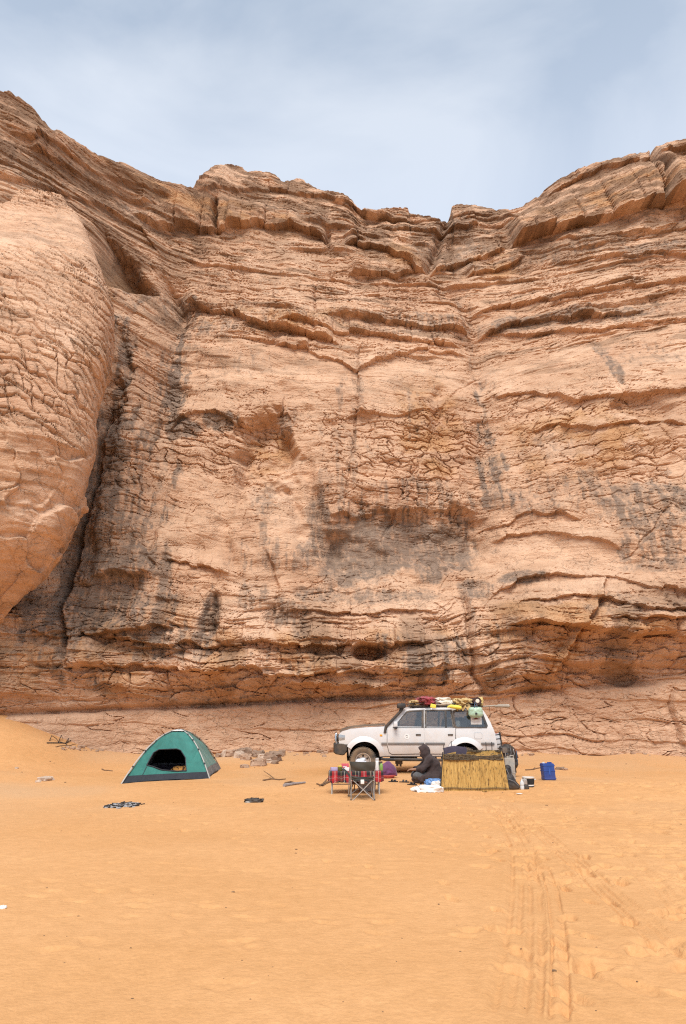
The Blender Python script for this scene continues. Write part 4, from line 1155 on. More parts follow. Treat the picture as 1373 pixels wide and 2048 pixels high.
def streak_mat(name, stops, sc, sc2, rough=.9, bump=.4):
    """colour in streaks along local z, for reeds and straw"""
    m, n, l, b = new_mat(name)
    t = n.new('ShaderNodeTexCoord'); mp_ = n.new('ShaderNodeMapping'); mp_.inputs['Scale'].default_value = sc; l.new(t.outputs['Object'], mp_.inputs['Vector'])
    a = n.new('ShaderNodeTexNoise'); a.inputs['Scale'].default_value = 1; a.inputs['Detail'].default_value = 4; a.inputs['Roughness'].default_value = .6; l.new(mp_.outputs[0], a.inputs['Vector'])
    mp2 = n.new('ShaderNodeMapping'); mp2.inputs['Scale'].default_value = sc2; l.new(t.outputs['Object'], mp2.inputs['Vector'])
    c = n.new('ShaderNodeTexNoise'); c.inputs['Scale'].default_value = 1; c.inputs['Detail'].default_value = 5; c.inputs['Roughness'].default_value = .7; l.new(mp2.outputs[0], c.inputs['Vector'])
    r = n.new('ShaderNodeValToRGB'); e = r.color_ramp.elements
    e[0].position, e[0].color = .30, tuple(stops[0]) + (1,); e[1].position, e[1].color = .70, tuple(stops[1]) + (1,)
    l.new(a.outputs['Fac'], r.inputs['Fac'])
    r2 = n.new('ShaderNodeMapRange'); r2.inputs['From Min'].default_value = .52; r2.inputs['From Max'].default_value = .66; l.new(c.outputs['Fac'], r2.inputs['Value'])
    x_ = n.new('ShaderNodeMix'); x_.data_type = 'RGBA'; x_.inputs[7].default_value = tuple(stops[2]) + (1,)
    l.new(r2.outputs['Result'], x_.inputs[0]); l.new(r.outputs['Color'], x_.inputs[6]); l.new(x_.outputs[2], b.inputs['Base Color'])
    b.inputs['Roughness'].default_value = rough
    return m
M_reed = streak_mat('yellow_reed', ((.42, .245, .065), (.60, .385, .125), (.10, .048, .016)), (30, 30, 1.6), (26, 26, 7))
M_reedtop = streak_mat('weathered_reed_edge', ((.045, .034, .022), (.16, .11, .06), (.02, .016, .012)), (40, 40, 8), (30, 30, 30))

def tent_mat(name, c1, trans=.0):
    m, n, l, b = new_mat(name)
    t = n.new('ShaderNodeTexCoord')
    a = n.new('ShaderNodeTexNoise'); a.inputs['Scale'].default_value = 5; a.inputs['Detail'].default_value = 6; l.new(t.outputs['Object'], a.inputs['Vector'])
    r = n.new('ShaderNodeValToRGB'); e = r.color_ramp.elements
    e[0].position, e[0].color = .3, tuple(x_ * .85 for x_ in c1) + (1,); e[1].position, e[1].color = .7, tuple(x_ * 1.12 for x_ in c1) + (1,)
    l.new(a.outputs['Fac'], r.inputs['Fac']); l.new(r.outputs['Color'], b.inputs['Base Color'])
    b.inputs['Roughness'].default_value = .62; b.inputs['Sheen Weight'].default_value = .15
    w = n.new('ShaderNodeTexNoise'); w.inputs['Scale'].default_value = 3.2; w.inputs['Detail'].default_value = 5; w.inputs['Distortion'].default_value = 1.6; l.new(t.outputs['Object'], w.inputs['Vector'])
    bp = n.new('ShaderNodeBump'); bp.inputs['Strength'].default_value = .5; bp.inputs['Distance'].default_value = .05
    l.new(w.outputs['Fac'], bp.inputs['Height']); l.new(bp.outputs['Normal'], b.inputs['Normal'])
    return m
M_tent = tent_mat('green_tent_nylon', (.027, .175, .145))
M_tentdark = tent_mat('dark_groundsheet', (.018, .022, .030))
M_lining = tent_mat('dark_tent_lining', (.010, .010, .011))
M_fibre = mat('white_fibreglass', (.40, .39, .365), .45, bump=.02)
def leopard():
    m, n, l, b = new_mat('spotted_blanket')
    t = n.new('ShaderNodeTexCoord'); v = n.new('ShaderNodeTexVoronoi'); v.inputs['Scale'].default_value = 14; l.new(t.outputs['Object'], v.inputs['Vector'])
    r = n.new('ShaderNodeValToRGB'); e = r.color_ramp.elements; r.color_ramp.interpolation = 'CONSTANT'
    e[0].position, e[0].color = 0, (.05, .02, .01, 1); e[1].position, e[1].color = .42, (.42, .20, .05, 1)
    l.new(v.outputs['Distance'], r.inputs['Fac']); l.new(r.outputs['Color'], b.inputs['Base Color']); b.inputs['Roughness'].default_value = .95
    return m
M_spot = leopard()

# ================================================================== THE WHITE OFF-ROAD CAR
CAR_W = 1.86
CY = 23.35                                         # distance of its near side
_k = 1 / (pxm(CY, 1.0) * 1373 / 420)               # metres per enlarged pixel of the side view
_wx, _wz = at(727, 1551, CY)
def sides(q, name, m, parent, smooth=35):
    """a part for the near side and its twin for the far side"""
    o = q.build(name, m, parent, smooth)
    t = Q(); t.add([(x_, CAR_W - y_, z_) for x_, y_, z_ in q.v], [f[::-1] for f in q.f])
    return o, t.build(name, m, parent, smooth)
car = thing('off_road_car', 'white dusty off-road car with a loaded roof rack parked along the cliff', 'car', (float(_wx), CY, on_sand(float(_wx), CY) - .02))
def c2(p): return ((p[0] - 282) * _k, (592 - p[1]) * _k)
def cl(ps): return [c2(p) for p in ps]
BELT = c2((0, 297))[1]
def side_y(X, Z):
    y = .09 * max(0, (Z - BELT + .05)) ** 1.0 * 2.3 if Z > BELT - .05 else 0
    return y + .10 * max(0, .85 - Z) ** 1.6 + .02 * max(0, X - 3.2) + .05 * max(0, -.55 - X) * 1.2
def arc(cx_, cy_, r, a0, a1, n=14): return [(cx_ + r * math.cos(R(a0 + (a1 - a0) * i / n)), cy_ - r * math.sin(R(a0 + (a1 - a0) * i / n))) for i in range(n + 1)]
FA, RA_ = (290, 484), (950, 490)
low_out = [(124, 345), (124, 396), (182, 402)] + arc(*FA, 100, 176, 4) + [(392, 474), (848, 474)] + arc(*RA_, 101, 170, 8) + [(1062, 466), (1163, 452), (1160, 400), (1150, 330), (1138, 294), (432, 288), (300, 294), (200, 304), (150, 318), (128, 333)]
q = Q().plate(cl(low_out), (), side_y, .03, .13)
n0 = len(q.v); q.mirror_y(CAR_W)
def loft(top, ys=(.0, .03, .12, .4, .93, 1.46, 1.74, 1.83, 1.86), crown=.05, yo=None, drop=.012):
    """a panel carried across the car from a line on its side"""
    rows = []
    for (X, Z) in top:
        y0 = side_y(X, Z) if yo is None else yo
        rows.append([(X, y0 + (CAR_W - 2 * y0) * y / CAR_W, Z - drop + crown * (1 - abs(2 * y / CAR_W - 1) ** 3)) for y in ys])
    return rows
# front wall, tail wall and roof belong to the shell
q.grid(loft(cl([(128, 333), (122, 345), (122, 396)]), crown=0, drop=0))
q.grid(loft(cl([(1138, 294), (1150, 330), (1160, 400), (1163, 452)]), crown=0, drop=0))
roofl = cl([(548, 184), (575, 178), (640, 172), (760, 168), (900, 166), (1000, 167), (1060, 170), (1080, 180)])
q.grid(loft(roofl, crown=.07, drop=0))
# greenhouse sides with window openings
W1 = [(510, 294), (508, 264), (577, 200), (594, 194), (674, 191), (668, 294)]
W2 = [(700, 294), (707, 190), (826, 189), (822, 294)]
W3 = [(836, 294), (839, 189), (864, 189), (873, 294)]
W4 = [(904, 291), (893, 283), (890, 204), (900, 195), (1052, 191), (1066, 203), (1088, 280), (1080, 291)]
gh = [(436, 293), (548, 184), (575, 178), (640, 172), (760, 168), (900, 166), (1000, 167), (1060, 170), (1082, 182), (1108, 225), (1127, 265), (1138, 298)]
g = Q().plate(cl(gh), [cl(w) for w in (W1, W2, W3, W4)], side_y, .03, .16); g.mirror_y(CAR_W)
q.v, q.f = q.v, q.f; q.add(g.v, g.f)
body = q.build('body', M_white, car, 40)
# black window surrounds
def grow(L, d):
    cxm, czm = sum(p[0] for p in L) / len(L), sum(p[1] for p in L) / len(L)
    return [(p[0] + d * (1 if p[0] > cxm else -1), p[1] + d * (1 if p[1] > czm else -1)) for p in L]
for o_, hs in (([(478, 297), (572, 192), (590, 186), (688, 181), (683, 297)], [W1]), ([(688, 297), (694, 181), (874, 180), (886, 297)], [W2, W3]), ([(890, 298), (880, 288), (878, 188), (890, 183), (1062, 180), (1078, 195), (1106, 284), (1098, 298)], [W4])):
    sides(Q().plate(cl(o_), [cl(h) for h in hs], lambda X, Z: side_y(X, Z) - .012, .012, .25), 'window_surround', M_black, car, 40)
for w_ in (W1, W2, W3, W4):
    g_ = Q().plate(cl(grow(w_, 2)), (), lambda X, Z: side_y(X, Z) + .008, .006).build('window', M_glass, car, 0)
    o2 = Q().plate(cl(grow(w_, 2)), (), lambda X, Z: CAR_W - side_y(X, Z) - .014, .006).build('window', M_glass, car, 0)
# bonnet, windscreen, rear glass
bon = cl([(434, 286), (380, 288), (300, 292), (230, 299), (180, 308), (150, 317), (130, 331)])
Q().grid(loft(bon, ys=(.05, .09, .2, .5, .93, 1.36, 1.66, 1.77, 1.81), crown=.075, drop=-.006)).build('bonnet', M_hood, car, 40)
ws = cl([(440, 288), (470, 258), (510, 220), (550, 183)])
Q().grid(loft(ws, ys=(.07, .2, .5, .93, 1.36, 1.66, 1.79), crown=.03, drop=0)).build('windscreen', M_glass, car, 40)
q = Q(); q.grid(loft(cl([(1084, 184), (1108, 226), (1124, 262), (1136, 294)]), ys=(.0, .1, .5, .93, 1.36, 1.76, 1.86), crown=0, drop=0)); q.build('tailgate_glass', M_glass, car, 40)
# doors
d1 = [(442, 299), (683, 299), (683, 458), (470, 462), (452, 450), (442, 405)]
d2 = [(689, 299), (891, 299), (886, 372), (850, 392), (822, 440), (812, 460), (689, 459)]
for dn, hx in ((d1, 645), (d2, 856)):
    dr = Q().plate(cl(dn), (), lambda X, Z: side_y(X, Z) - .012, .02, .14)
    dr_o = sides(dr, 'door', M_white, car, 40)
    h = Q(); a_, b_ = c2((hx - 17, 346)), c2((hx + 17, 336)); h.box((a_[0], -.035, a_[1]), (b_[0], .0, b_[1]), bev=.012); h.build('handle', M_black, dr_o[0])
    t = Q(); t.add([(x_, CAR_W - y_, z_) for x_, y_, z_ in h.v], [f[::-1] for f in h.f]); t.build('handle', M_black, dr_o[1])
for L in ([(441, 297), (439, 405), (452, 453), (470, 464), (683, 461), (683, 297)], [(686, 181), (686, 462), (812, 462), (824, 440)], [(893, 297), (889, 370)], [(442, 292), (438, 330)]):
    sides(Q().tube([(c2(p)[0], side_y(*c2(p)) - .004, c2(p)[1]) for p in L], .0075, 5), 'door_seal', M_black, car)
# emblem on the front door
ex_, ez_ = c2((570, 352))
q = Q().lathe([(.0, .0), (.075, .0), (.078, .003), (.0, .003)], 24, Matrix.Translation((ex_, -.013, ez_)) @ Matrix.Rotation(R(90), 4, 'X'))
em = q.build('door_emblem', M_paper, car)
q = Q().tube([(ex_ - .04, -.018, ez_ + .015), (ex_ - .02, -.018, ez_ + .028), (ex_ + .005, -.018, ez_ + .03), (ex_ + .03, -.018, ez_ + .012)], .006, 5).tube([(ex_ - .03, -.018, ez_ - .03), (ex_ + .035, -.018, ez_ - .03)], .003, 5)
q.build('emblem_mark', M_grey, em)
# side mouldings
for a_, b_ in ((402, 440), (444, 681), (690, 818), (1056, 1142)):
    p0, p1 = c2((a_, 405)), c2((b_, 390)); m_ = (p0[0] + p1[0]) / 2
    q = Q().box((p0[0], side_y(m_, p0[1]) - .03, p0[1]), (p1[0], .01, p1[1]), bev=.012); sides(q, 'side_moulding', M_grey, car)
# flared wheel arches
def flare(C, a0, a1, r0=100, r1=133):
    rows = []
    for i in range(25):
        a = R(a0 + (a1 - a0) * i / 24)
        row = []
        for t in np.linspace(0, 1, 7):
            r = r0 + (r1 - r0) * t
            X, Z = c2((C[0] + r * math.cos(a) * 1.02, C[1] - r * math.sin(a)))
            row.append((X, side_y(X, Z) - .062 * (1 - t) ** .7 - .004, Z))
        X, Z = c2((C[0] + r0 * math.cos(a) * 1.02, C[1] - r0 * math.sin(a)))
        rows.append([(X, .12, Z)] + row)
    q = Q().grid(rows); sides(q, 'wheel_arch_flare', M_white, car, 50)
flare(FA, 148, 4); flare(RA_, 172, 30)
# lamps, mirror, filler, snorkel
for yy_ in (0, 1):
    a_, b_ = c2((127, 382)), c2((172, 336))
    y0_, y1_ = (-.004, .34) if not yy_ else (CAR_W - .34, CAR_W + .004)
    Q().box((a_[0] - .03, y0_, a_[1]), (b_[0], y1_, b_[1]), bev=.05).build('headlight', M_lens, car)
a_, b_ = c2((392, 350)), c2((409, 339)); Q().box((a_[0], -.012, a_[1]), (b_[0], .02, b_[1]), bev=.006).build('side_indicator', M_amber, car)
fd = cl([(1016, 329), (1058, 329), (1063, 335), (1063, 360), (1057, 366), (1020, 366), (1013, 358), (1012, 334)])
q = Q().plate(fd, (), lambda X, Z: side_y(X, Z) - .008, .006); q.build('fuel_flap', M_white, car)
Q().tube([(p[0], side_y(*p) - .003, p[1]) for p in fd], .005, 5, True).build('fuel_flap_seal', M_grey, car)
for s_ in (0, 1):
    a_, b_ = c2((482, 298)), c2((508, 256)); yb = (-.22, -.03) if not s_ else (CAR_W + .03, CAR_W + .22)
    mi = Q().box((a_[0], yb[0], a_[1] + .02), (b_[0], yb[1], b_[1]), bev=.04).build('wing_mirror', M_white, car)
    Q().box((a_[0] + .02, min(yb[0], 0) if not s_ else CAR_W - .02, a_[1] - .03), (b_[0] - .01, .04 if not s_ else yb[1] - .05, a_[1] + .04), bev=.015).build('mirror_arm', M_black, mi)
sn = Q().tube([(c2(p)[0], .0, c2(p)[1]) for p in ((425, 330), (432, 292), (470, 254), (515, 210), (543, 178), (548, 166))], .038, 10)
sn.build('snorkel', M_black, car)
a_, b_ = c2((508, 178)), c2((566, 140)); q = Q().box((a_[0], -.11, a_[1] + .02), (b_[0], .12, b_[1]), bev=.05); q.tube([(c2((538, 182))[0], 0, c2((538, 182))[1]), (c2((538, 165))[0], 0, c2((538, 165))[1])], .06, 12); q.build('snorkel_head', M_black, car)
# grille, bumper, bull bar
a_, b_ = c2((126, 384)), c2((121, 340)); gq = Q().box((a_[0] - .05, .36, a_[1]), (b_[0] + .03, CAR_W - .36, b_[1]), bev=.02).build('grille', M_black, car)
for i in range(5): Q().box((a_[0] - .06, .38, a_[1] + .02 + i * .042), (a_[0] - .048, CAR_W - .38, a_[1] + .034 + i * .042)).build('grille_bar', M_grey, gq)
bp_ = cl([(88, 398), (88, 452), (104, 464), (150, 471), (162, 466), (180, 440), (182, 402), (150, 396), (110, 393)])
q = Q(); n_ = len(bp_)
rings = []
for y, sc in ((-.03, .86), (.0, .96), (.06, 1), (CAR_W / 2, 1.03), (CAR_W - .06, 1), (CAR_W, .96), (CAR_W + .03, .86)):
    cx0, cz0 = c2((140, 430)); rings.append([(cx0 + (p[0] - cx0) * sc, y, cz0 + (p[1] - cz0) * sc) for p in bp_ + [bp_[0]]])
q.grid(rings); q.add(rings[0][:-1], [tuple(range(n_))]); q.add(rings[-1][:-1], [tuple(range(n_))[::-1]])
q.build('front_bumper', M_black, car, 50)
q = Q()
def cp3(px_, py_, y): X, Z = c2((px_, py_)); return (X, y, Z)
q.tube([cp3(112, 400, .18), cp3(104, 385, .18), cp3(103, 350, .18), cp3(106, 336, .2), cp3(104, 334, .3), cp3(102, 334, .9), cp3(104, 334, CAR_W - .3), cp3(106, 336, CAR_W - .2), cp3(103, 350, CAR_W - .18), cp3(104, 385, CAR_W - .18), cp3(112, 400, CAR_W - .18)], .032, 10)
q.tube([cp3(104, 366, .18), cp3(102, 366, .9), cp3(104, 366, CAR_W - .18)], .022, 8)
for y in (.6, CAR_W - .6): q.tube([cp3(110, 398, y), cp3(103, 336, y)], .025, 8)
q.build('bull_bar', M_chrome, car)
# sill, side step, underside
a_, b_ = c2((395, 480)), c2((845, 466)); Q().box((a_[0], .03, a_[1]), (b_[0], CAR_W - .03, b_[1] + .03), bev=.01).build('sill', M_grey, car)
q = Q().tube([cp3(398, 478, .12), cp3(404, 492, -.02), cp3(425, 495, -.06), cp3(790, 499, -.06), cp3(812, 494, -.02), cp3(820, 478, .12)], .042, 10)
for xx in (470, 620, 760): q.tube([cp3(xx, 496, -.05), cp3(xx, 482, .2)], .022, 6)
q.build('side_step', M_black, car)
a_, b_ = c2((110, 462)), c2((1150, 412)); q = Q().box((a_[0] + .25, .36, a_[1] + .03), (b_[0], CAR_W - .36, b_[1]))
q.box((c2((470, 0))[0], .2, c2((0, 505))[1]), (c2((640, 0))[0], 1.1, c2((0, 455))[1]), bev=.03); q.build('underbody', M_dark, car)
a_, b_ = c2((499, 541)), c2((544, 500)); q = Q().box((a_[0], .30, a_[1] + .05), (b_[0], .62, b_[1]), bev=.02); q.box((a_[0] + .02, .35, a_[1]), (a_[0] + .08, .5, a_[1] + .08)); q.box((b_[0] - .08, .35, a_[1] - .01), (b_[0] - .03, .5, a_[1] + .08)); q.build('spare_fuel_tank', M_black, car)
for C in (FA, RA_):
    rows = [[(c2((C[0] + 112 * math.cos(R(t)), C[1] - 112 * math.sin(R(t))))[0], y, c2((C[0] + 112 * math.cos(R(t)), C[1] - 108 * math.sin(R(t))))[1]) for y in (.03, .36)] for t in np.linspace(-10, 190, 22)]
    q = Q().grid(rows); sides(q, 'arch_liner', M_dark, car)
    disc = [c2((C[0] + 114 * math.cos(R(t)), C[1] - 112 * math.sin(R(t)))) for t in np.linspace(-12, 192, 24)]
    sides(Q().plate(disc, (), lambda X, Z: .36, .02), 'inner_wing', M_dark, car, 0)
for xx in (727.0, 931.0):
    X = (xx - 727) / pxm(CY, .6) * 1.0
    Zc = .385
    q = Q().tube([(X, .12, Zc), (X, CAR_W - .12, Zc)], .06, 10); q.blob((X, 1.1, Zc), (.16, .16, .15), 3, .02); q.build('axle', M_dark, car)
    q = Q().tube([(X + .18, .42, Zc), (X + .16, .42, Zc + .42)], .035, 8); q.tube([(X - .05, .42, Zc), (X - .05, .42, Zc + .3), (X - .02, .42, Zc + .4)], .06, 10); q.build('suspension', M_dark, car)
    for s_ in (0, 1):
        yc = .10 if not s_ else CAR_W - .10
        M_ = Matrix.Translation((X, yc, Zc)) @ Matrix.Rotation(R(90 if not s_ else -90), 4, 'X')       # local z points outward
        wh = thing('wheel', '', '', (0, 0, 0)); del wh['label']; del wh['category']; wh.parent = car
        ty = Q().lathe([(.225, -.10), (.30, -.125), (.352, -.125), (.376, -.105), (.386, -.06), (.388, 0), (.386, .06), (.376, .105), (.352, .128), (.30, .126), (.235, .10), (.222, .06), (.222, -.06)], 40, M_, cap=False)
        for k in range(40):
            a = 2 * math.pi * k / 40
            for zz, w_ in ((-.078, .04), (.078, .04), (0, .03)):
                ty.box((.378, -.016, zz - w_), (.397, .016, zz + w_), M_ @ Matrix.Rotation(a + (.08 if zz == 0 else 0), 4, 'Z'))
        ty.build('tyre', M_rubber, wh, 40)
        rq = Q().lathe([(.0, .05), (.05, .052), (.055, .03), (.085, .022), (.10, .02), (.175, .035), (.190, .07), (.205, .098), (.228, .104), (.232, .09), (.222, .05), (.222, -.06), (.10, -.05), (0, -.05)], 36, M_)
        rim = rq.build('rim', M_alloy, wh, 40)
        for k in range(6):
            a = 2 * math.pi * (k + .5) / 6
            Q().lathe([(.0, .0), (.026, .0), (.03, .006), (0, .006)], 12, M_ @ Matrix.Translation((.14 * math.cos(a), .14 * math.sin(a), .0305))).build('rim_hole', M_black, wh)
        hb = Q().lathe([(.0, .10), (.035, .098), (.045, .08), (.048, .05)], 18, M_); hb.build('hub_cap', M_grey, wh)
# inside: seats, wheel, dashboard
fl = c2((0, 420))[1]
Q().box((c2((420, 0))[0], .15, fl - .05), (c2((1130, 0))[0], CAR_W - .15, fl)).build('cabin_floor', M_dark, car)
dz = c2((0, 303))[1]
Q().box((c2((430, 0))[0], .12, fl), (c2((500, 0))[0], CAR_W - .12, dz), bev=.06).build('dashboard', M_dark, car)
def seat(X, y, w_):
    q = Q().box((X, y, fl + .12), (X + .5, y + w_, fl + .3), bev=.05)
    q.box((X + .42, y, fl + .25), (X + .58, y + w_, fl + .82), Matrix.Translation((X + .5, 0, fl + .3)) @ Matrix.Rotation(R(10), 4, 'Y') @ Matrix.Translation((-X - .5, 0, -fl - .3)), bev=.06)
    q.box((X + .56, y + w_ * .25, fl + .84), (X + .66, y + w_ * .75, fl + 1.02), bev=.04); q.build('seat', M_seat, car)
seat(c2((545, 0))[0], .25, .5); seat(c2((545, 0))[0], 1.1, .5); seat(c2((735, 0))[0], .2, 1.45)
Q().tube([(c2((520, 0))[0] + .12 * math.sin(a) * .4, .5 + .19 * math.cos(a), dz + .02 + .19 * math.sin(a)) for a in np.linspace(0, 2 * math.pi, 24, endpoint=False)], .014, 6, True).build('steering_wheel', M_black, car)
q = Q()
for i in range(7): q.blob((c2((925 + 24 * i, 0))[0], .5 + .9 * (i * .37 % 1), fl + .4 + .14 * (i * .61 % 1)), (.22, .22, .36), i + 40, .15)
q.build('luggage', M_seat, car)
q = Q().blob((c2((913, 270))[0], .14, c2((0, 276))[1]), (.07, .05, .11), 4, .2); q.build('white_bottle', M_tin, car)
# roof rack
rz0, rz1 = c2((0, 158))[1] + .0, c2((0, 150))[1]
X0, X1 = c2((600, 0))[0], c2((1085, 0))[0]
rack = Q()
for z_ in (rz0, rz1 + .04):
    rack.tube([(X0, .2, z_), (X0 + .06, .12, z_), (X1 - .06, .12, z_), (X1, .2, z_), (X1, CAR_W - .2, z_), (X1 - .06, CAR_W - .12, z_), (X0 + .06, CAR_W - .12, z_), (X0, CAR_W - .2, z_)], .014, 8, True)
rk = rack.build('roof_rack', M_black, car)
for xx in (624, 692, 768, 843, 910, 985, 1060):
    X = c2((xx, 0))[0]
    for y in (.12, CAR_W - .12):
        Q().tube([(X, y, rz1 + .04), (X, y, rz0), (X, y + (.05 if y < 1 else -.05), rz0 - .12)], .012, 6).build('rack_post', M_black, rk)
for i in range(9):
    X = X0 + .08 + (X1 - X0 - .16) * i / 8
    Q().box((X - .03, .13, rz0 - .008), (X + .03, CAR_W - .13, rz0 + .008)).build('rack_slat', M_black, rk)
# rear: bumper and swing-away rack
a_, b_ = c2((1080, 476)), c2((1178, 446)); Q().box((a_[0], -.02, a_[1]), (b_[0], CAR_W + .02, b_[1]), bev=.03).build('rear_bumper', M_black, car)
Q().box((c2((1158, 0))[0], .04, c2((0, 400))[1]), (c2((1166, 0))[0], .2, c2((0, 330))[1]), bev=.01).build('tail_light', M_red, car)
CZ = car.location.z
def carw(px_, py_, y=0.0):
    X, Z = c2((px_, py_)); return (car.location.x + X, CY + y, CZ + Z)

# -- things on and about the car
p = carw(1172, 438, .12)
can = thing('metal_canister', 'silver upright canister in a black strap frame at the rear of the white car', 'canister', p)
ti = R(-7)
Mt = Matrix.Rotation(ti, 4, 'Y')
h_ = 105 * _k; w_ = 40 * _k
q = Q().box((-w_ / 2, -.09, 0), (w_ / 2, .09, h_), Mt, bev=.025); q.build('can_body', M_silver, can)
q = Q()
for zz in (.06, h_ * .36, h_ * .68, h_ - .03): q.box((-w_ / 2 - .012, -.1, zz - .012), (w_ / 2 + .012, .1, zz + .012), Mt)
for xx in (-w_ / 2 - .03, w_ / 2 + .01): q.box((xx - .012, -.1, -.04), (xx + .025, -.02, h_ + .03), Mt)
q.box((-w_ / 2 - .05, -.08, -.06), (w_ / 2 + .04, .08, -.02), Mt); q.build('strap_frame', M_black, can)
# roof load
RT = rz0 + .012
def on_rack(px_, y, dz=0.0): return (car.location.x + c2((px_, 0))[0], CY + y, CZ + RT + dz)
def load(name, label, cat, px0, px1, y, ry, h, m, seed, lump=.2, fold=.35, extra=None, dz=.0, fr=1.6):
    X = (px1 - px0) / 2 * _k
    o = Q().blob((0, 0, h / 2), (X, ry, h / 2), seed, lump, fold, (56, 30), 0.0, .7, fr).build(name, m, None, 60, on_rack((px0 + px1) / 2, y, dz))
    return tag(o, label, cat)
load('rolled_rug', 'brown and tan rug rolled up at the front end of the roof rack', 'rug', 602, 668, .42, .30, .16, M_tan, 5)
load('blanket_bundle', 'crumpled dark red blanket bundle heaped on the roof rack', 'blanket', 652, 772, .5, .42, .25, M_red, 9, .22, .40)
q = Q()
X = 70 * _k
for i, (hh, sh) in enumerate(((.0, 0), (.07, -.03), (.14, -.08))):
    q.blob((sh, .0, hh + .05), (X * (1 - .12 * i), .42, .055), 20 + i, .10, .08, (56, 14), None, .6)
tag(q.build('folded_sheet', M_cream, None, 60, on_rack(840, .52)), 'cream white sheet folded flat in the middle of the roof rack', 'sheet')
load('tan_tarpaulin', 'yellowish tan cloth draped loosely over the rear of the roof rack', 'cloth', 895, 1004, .42, .36, .21, M_tan, 12, .28, .3)
# its hanging edge
rows = []
for i in range(22):
    X = c2((900 + 100 * i / 21, 0))[0]
    rows.append([(car.location.x + X, CY + .06 - .03 * math.sin(i * 1.1) + .10 * (1 - j / 6), CZ + RT + .10 - (.20 + .05 * math.sin(i * .8)) * j / 6) for j in range(7)])
tag(Q().grid(rows).build('cloth_flap', M_tan, None, 60), 'loose edge of tan cloth hanging over the roof rail', 'cloth')
rl = thing('rolled_mat', 'dark rolled sleeping mat showing its pale round end, rear corner of roof rack', 'mat', on_rack(1045, .35, .10))
q = Q().tube([(0, -.33, .03), (0, -.1, .03), (0, .6, .03)], .115, 18); q.build('roll', mat('dark_mat', (.06, .03, .025), .9, bump=.3), rl, 40)
q = Q().lathe([(0, 0), (.06, 0), (.05, .012), (0, .014)], 18, Matrix.Translation((0, -.332, .03)) @ Matrix.Rotation(R(90), 4, 'X')); q.build('roll_end', M_cream, rl)
load('yellow_scarf', 'small pale yellow cloth tucked beside the rolled mat on the roof', 'cloth', 1056, 1090, .3, .14, .24, mat('pale_yellow_cloth', (.60, .47, .2), .9, bump=.3), 31)
o = Q().box((-.082, -.02, -.055), (.082, .02, .055), Matrix.Rotation(R(12), 4, 'Y') @ Matrix.Scale(1, 4), bev=.012)
p = carw(748, 158, -.03); tag(o.build('sponge', M_yellow, None, 35, p, (0, 0, 0)), 'square yellow sponge hanging tilted from the roof rail', 'sponge')
q = Q().tube([(-.2, 0, -.02), (-.17, 0, .01), (-.10, 0, .015), (.14, 0, -.015), (.2, 0, -.03)], [.02, .025, .055, .058, .045], 14)
tag(q.build('yellow_bottle', M_yellow, None, 40, carw(888, 164, -.02)), 'yellow plastic bottle lying sideways under the roof rail', 'bottle')
wb = thing('water_container', 'pale green translucent plastic container hanging by a blue strap at the rear window', 'container', carw(1025, 196, -.09))
w2, h2 = 45 * _k, 32 * _k
F = Field((-w2 - .06, -.13, -h2 - .08), (w2 + .06, .13, h2 + .08), .012)
F.f = F.ell((0, 0, -.02), (w2, .095, h2)); F.join(F.cap((-w2 * .62, 0, h2 * .4), (w2 * .62, 0, h2 * .45), .07, .07), .06); F.join(F.cap((-w2 * .7, 0, -h2 * .45), (w2 * .7, 0, -h2 * .5), .06, .06), .06)
F.cut(F.cap((-.05, 0, h2 * .55), (.05, 0, h2 * .55), .03, .03)); F.f += .008 * noise(F.X * 14, F.Z * 14 + F.Y * 9, 4)
M_gcan = mat('cloudy_green_plastic', (.36, .50, .37), .3, var=.15, scale=5, bump=.08)
tub(link('container_body', F.mesh('container_body'), wb), M_gcan)
Q().lathe([(0, 0), (.03, 0), (.03, .03), (0, .03)], 14, Matrix.Translation((0, -.09, -.05)) @ Matrix.Rotation(R(90), 4, 'X')).build('container_cap', M_dark, wb)
M_strap = mat('blue_grey_strap', (.05, .10, .16), .8)
Q().tube([(-.02, -.06, h2 * .2), (-.03, -.05, h2 + .05), (0.0, .02, h2 + .16), (.03, -.05, h2 + .05), (.05, -.06, h2 * .3)], .012, 6).build('strap', M_strap, wb)
po = thing('poster', 'white paper notice with a dark red picture fixed on the rear side window', 'notice', carw(1031, 250, side_y(*c2((1031, 250))) - .03))
w3, h3 = 36 * _k, 26 * _k
q = Q().grid([[(w3 * (2 * i / 6 - 1), .012 * math.cos(i), -h3 + 2 * h3 * j / 4 + 0) for i in range(7)] for j in range(5)]); q.build('paper', M_paper, po)
q = Q().plate([(-.13, h3 * .3), (-.05, h3 * .5), (-.01, h3 * .85), (.04, h3 * .5), (.13, h3 * .35), (.06, h3 * .25), (-.06, h3 * .22)], (), lambda X, Z: -.016, .002); q.build('printed_picture', M_maroon, po, 0)
q = Q()
for i, (ww) in enumerate((.10, .07)): q.box((-ww, -.0155, -h3 * .35 - .03 * i), (ww, -.0145, -h3 * .35 - .03 * i + .006))
q.build('printed_line', mat('faint_print', (.55, .45, .5), .8, bump=0), po, 0)
pl_ = thing('wooden_pole', 'long pale wooden pole with a wrapped end sticking out behind the roof rack', 'pole', carw(1080, 160, .5))
L_ = 200 * _k
M_sun = mat('sun_bleached_wood', (.36, .31, .25), .8, var=.15, scale=10, bump=.3)
q = Q().tube([(-.5, 0, -.05), (0, 0, 0), (L_ * .5, 0, .03), (L_ * .98, 0, .02)], [.018, .02, .024, .022], 8); q.build('shaft', M_sun, pl_)
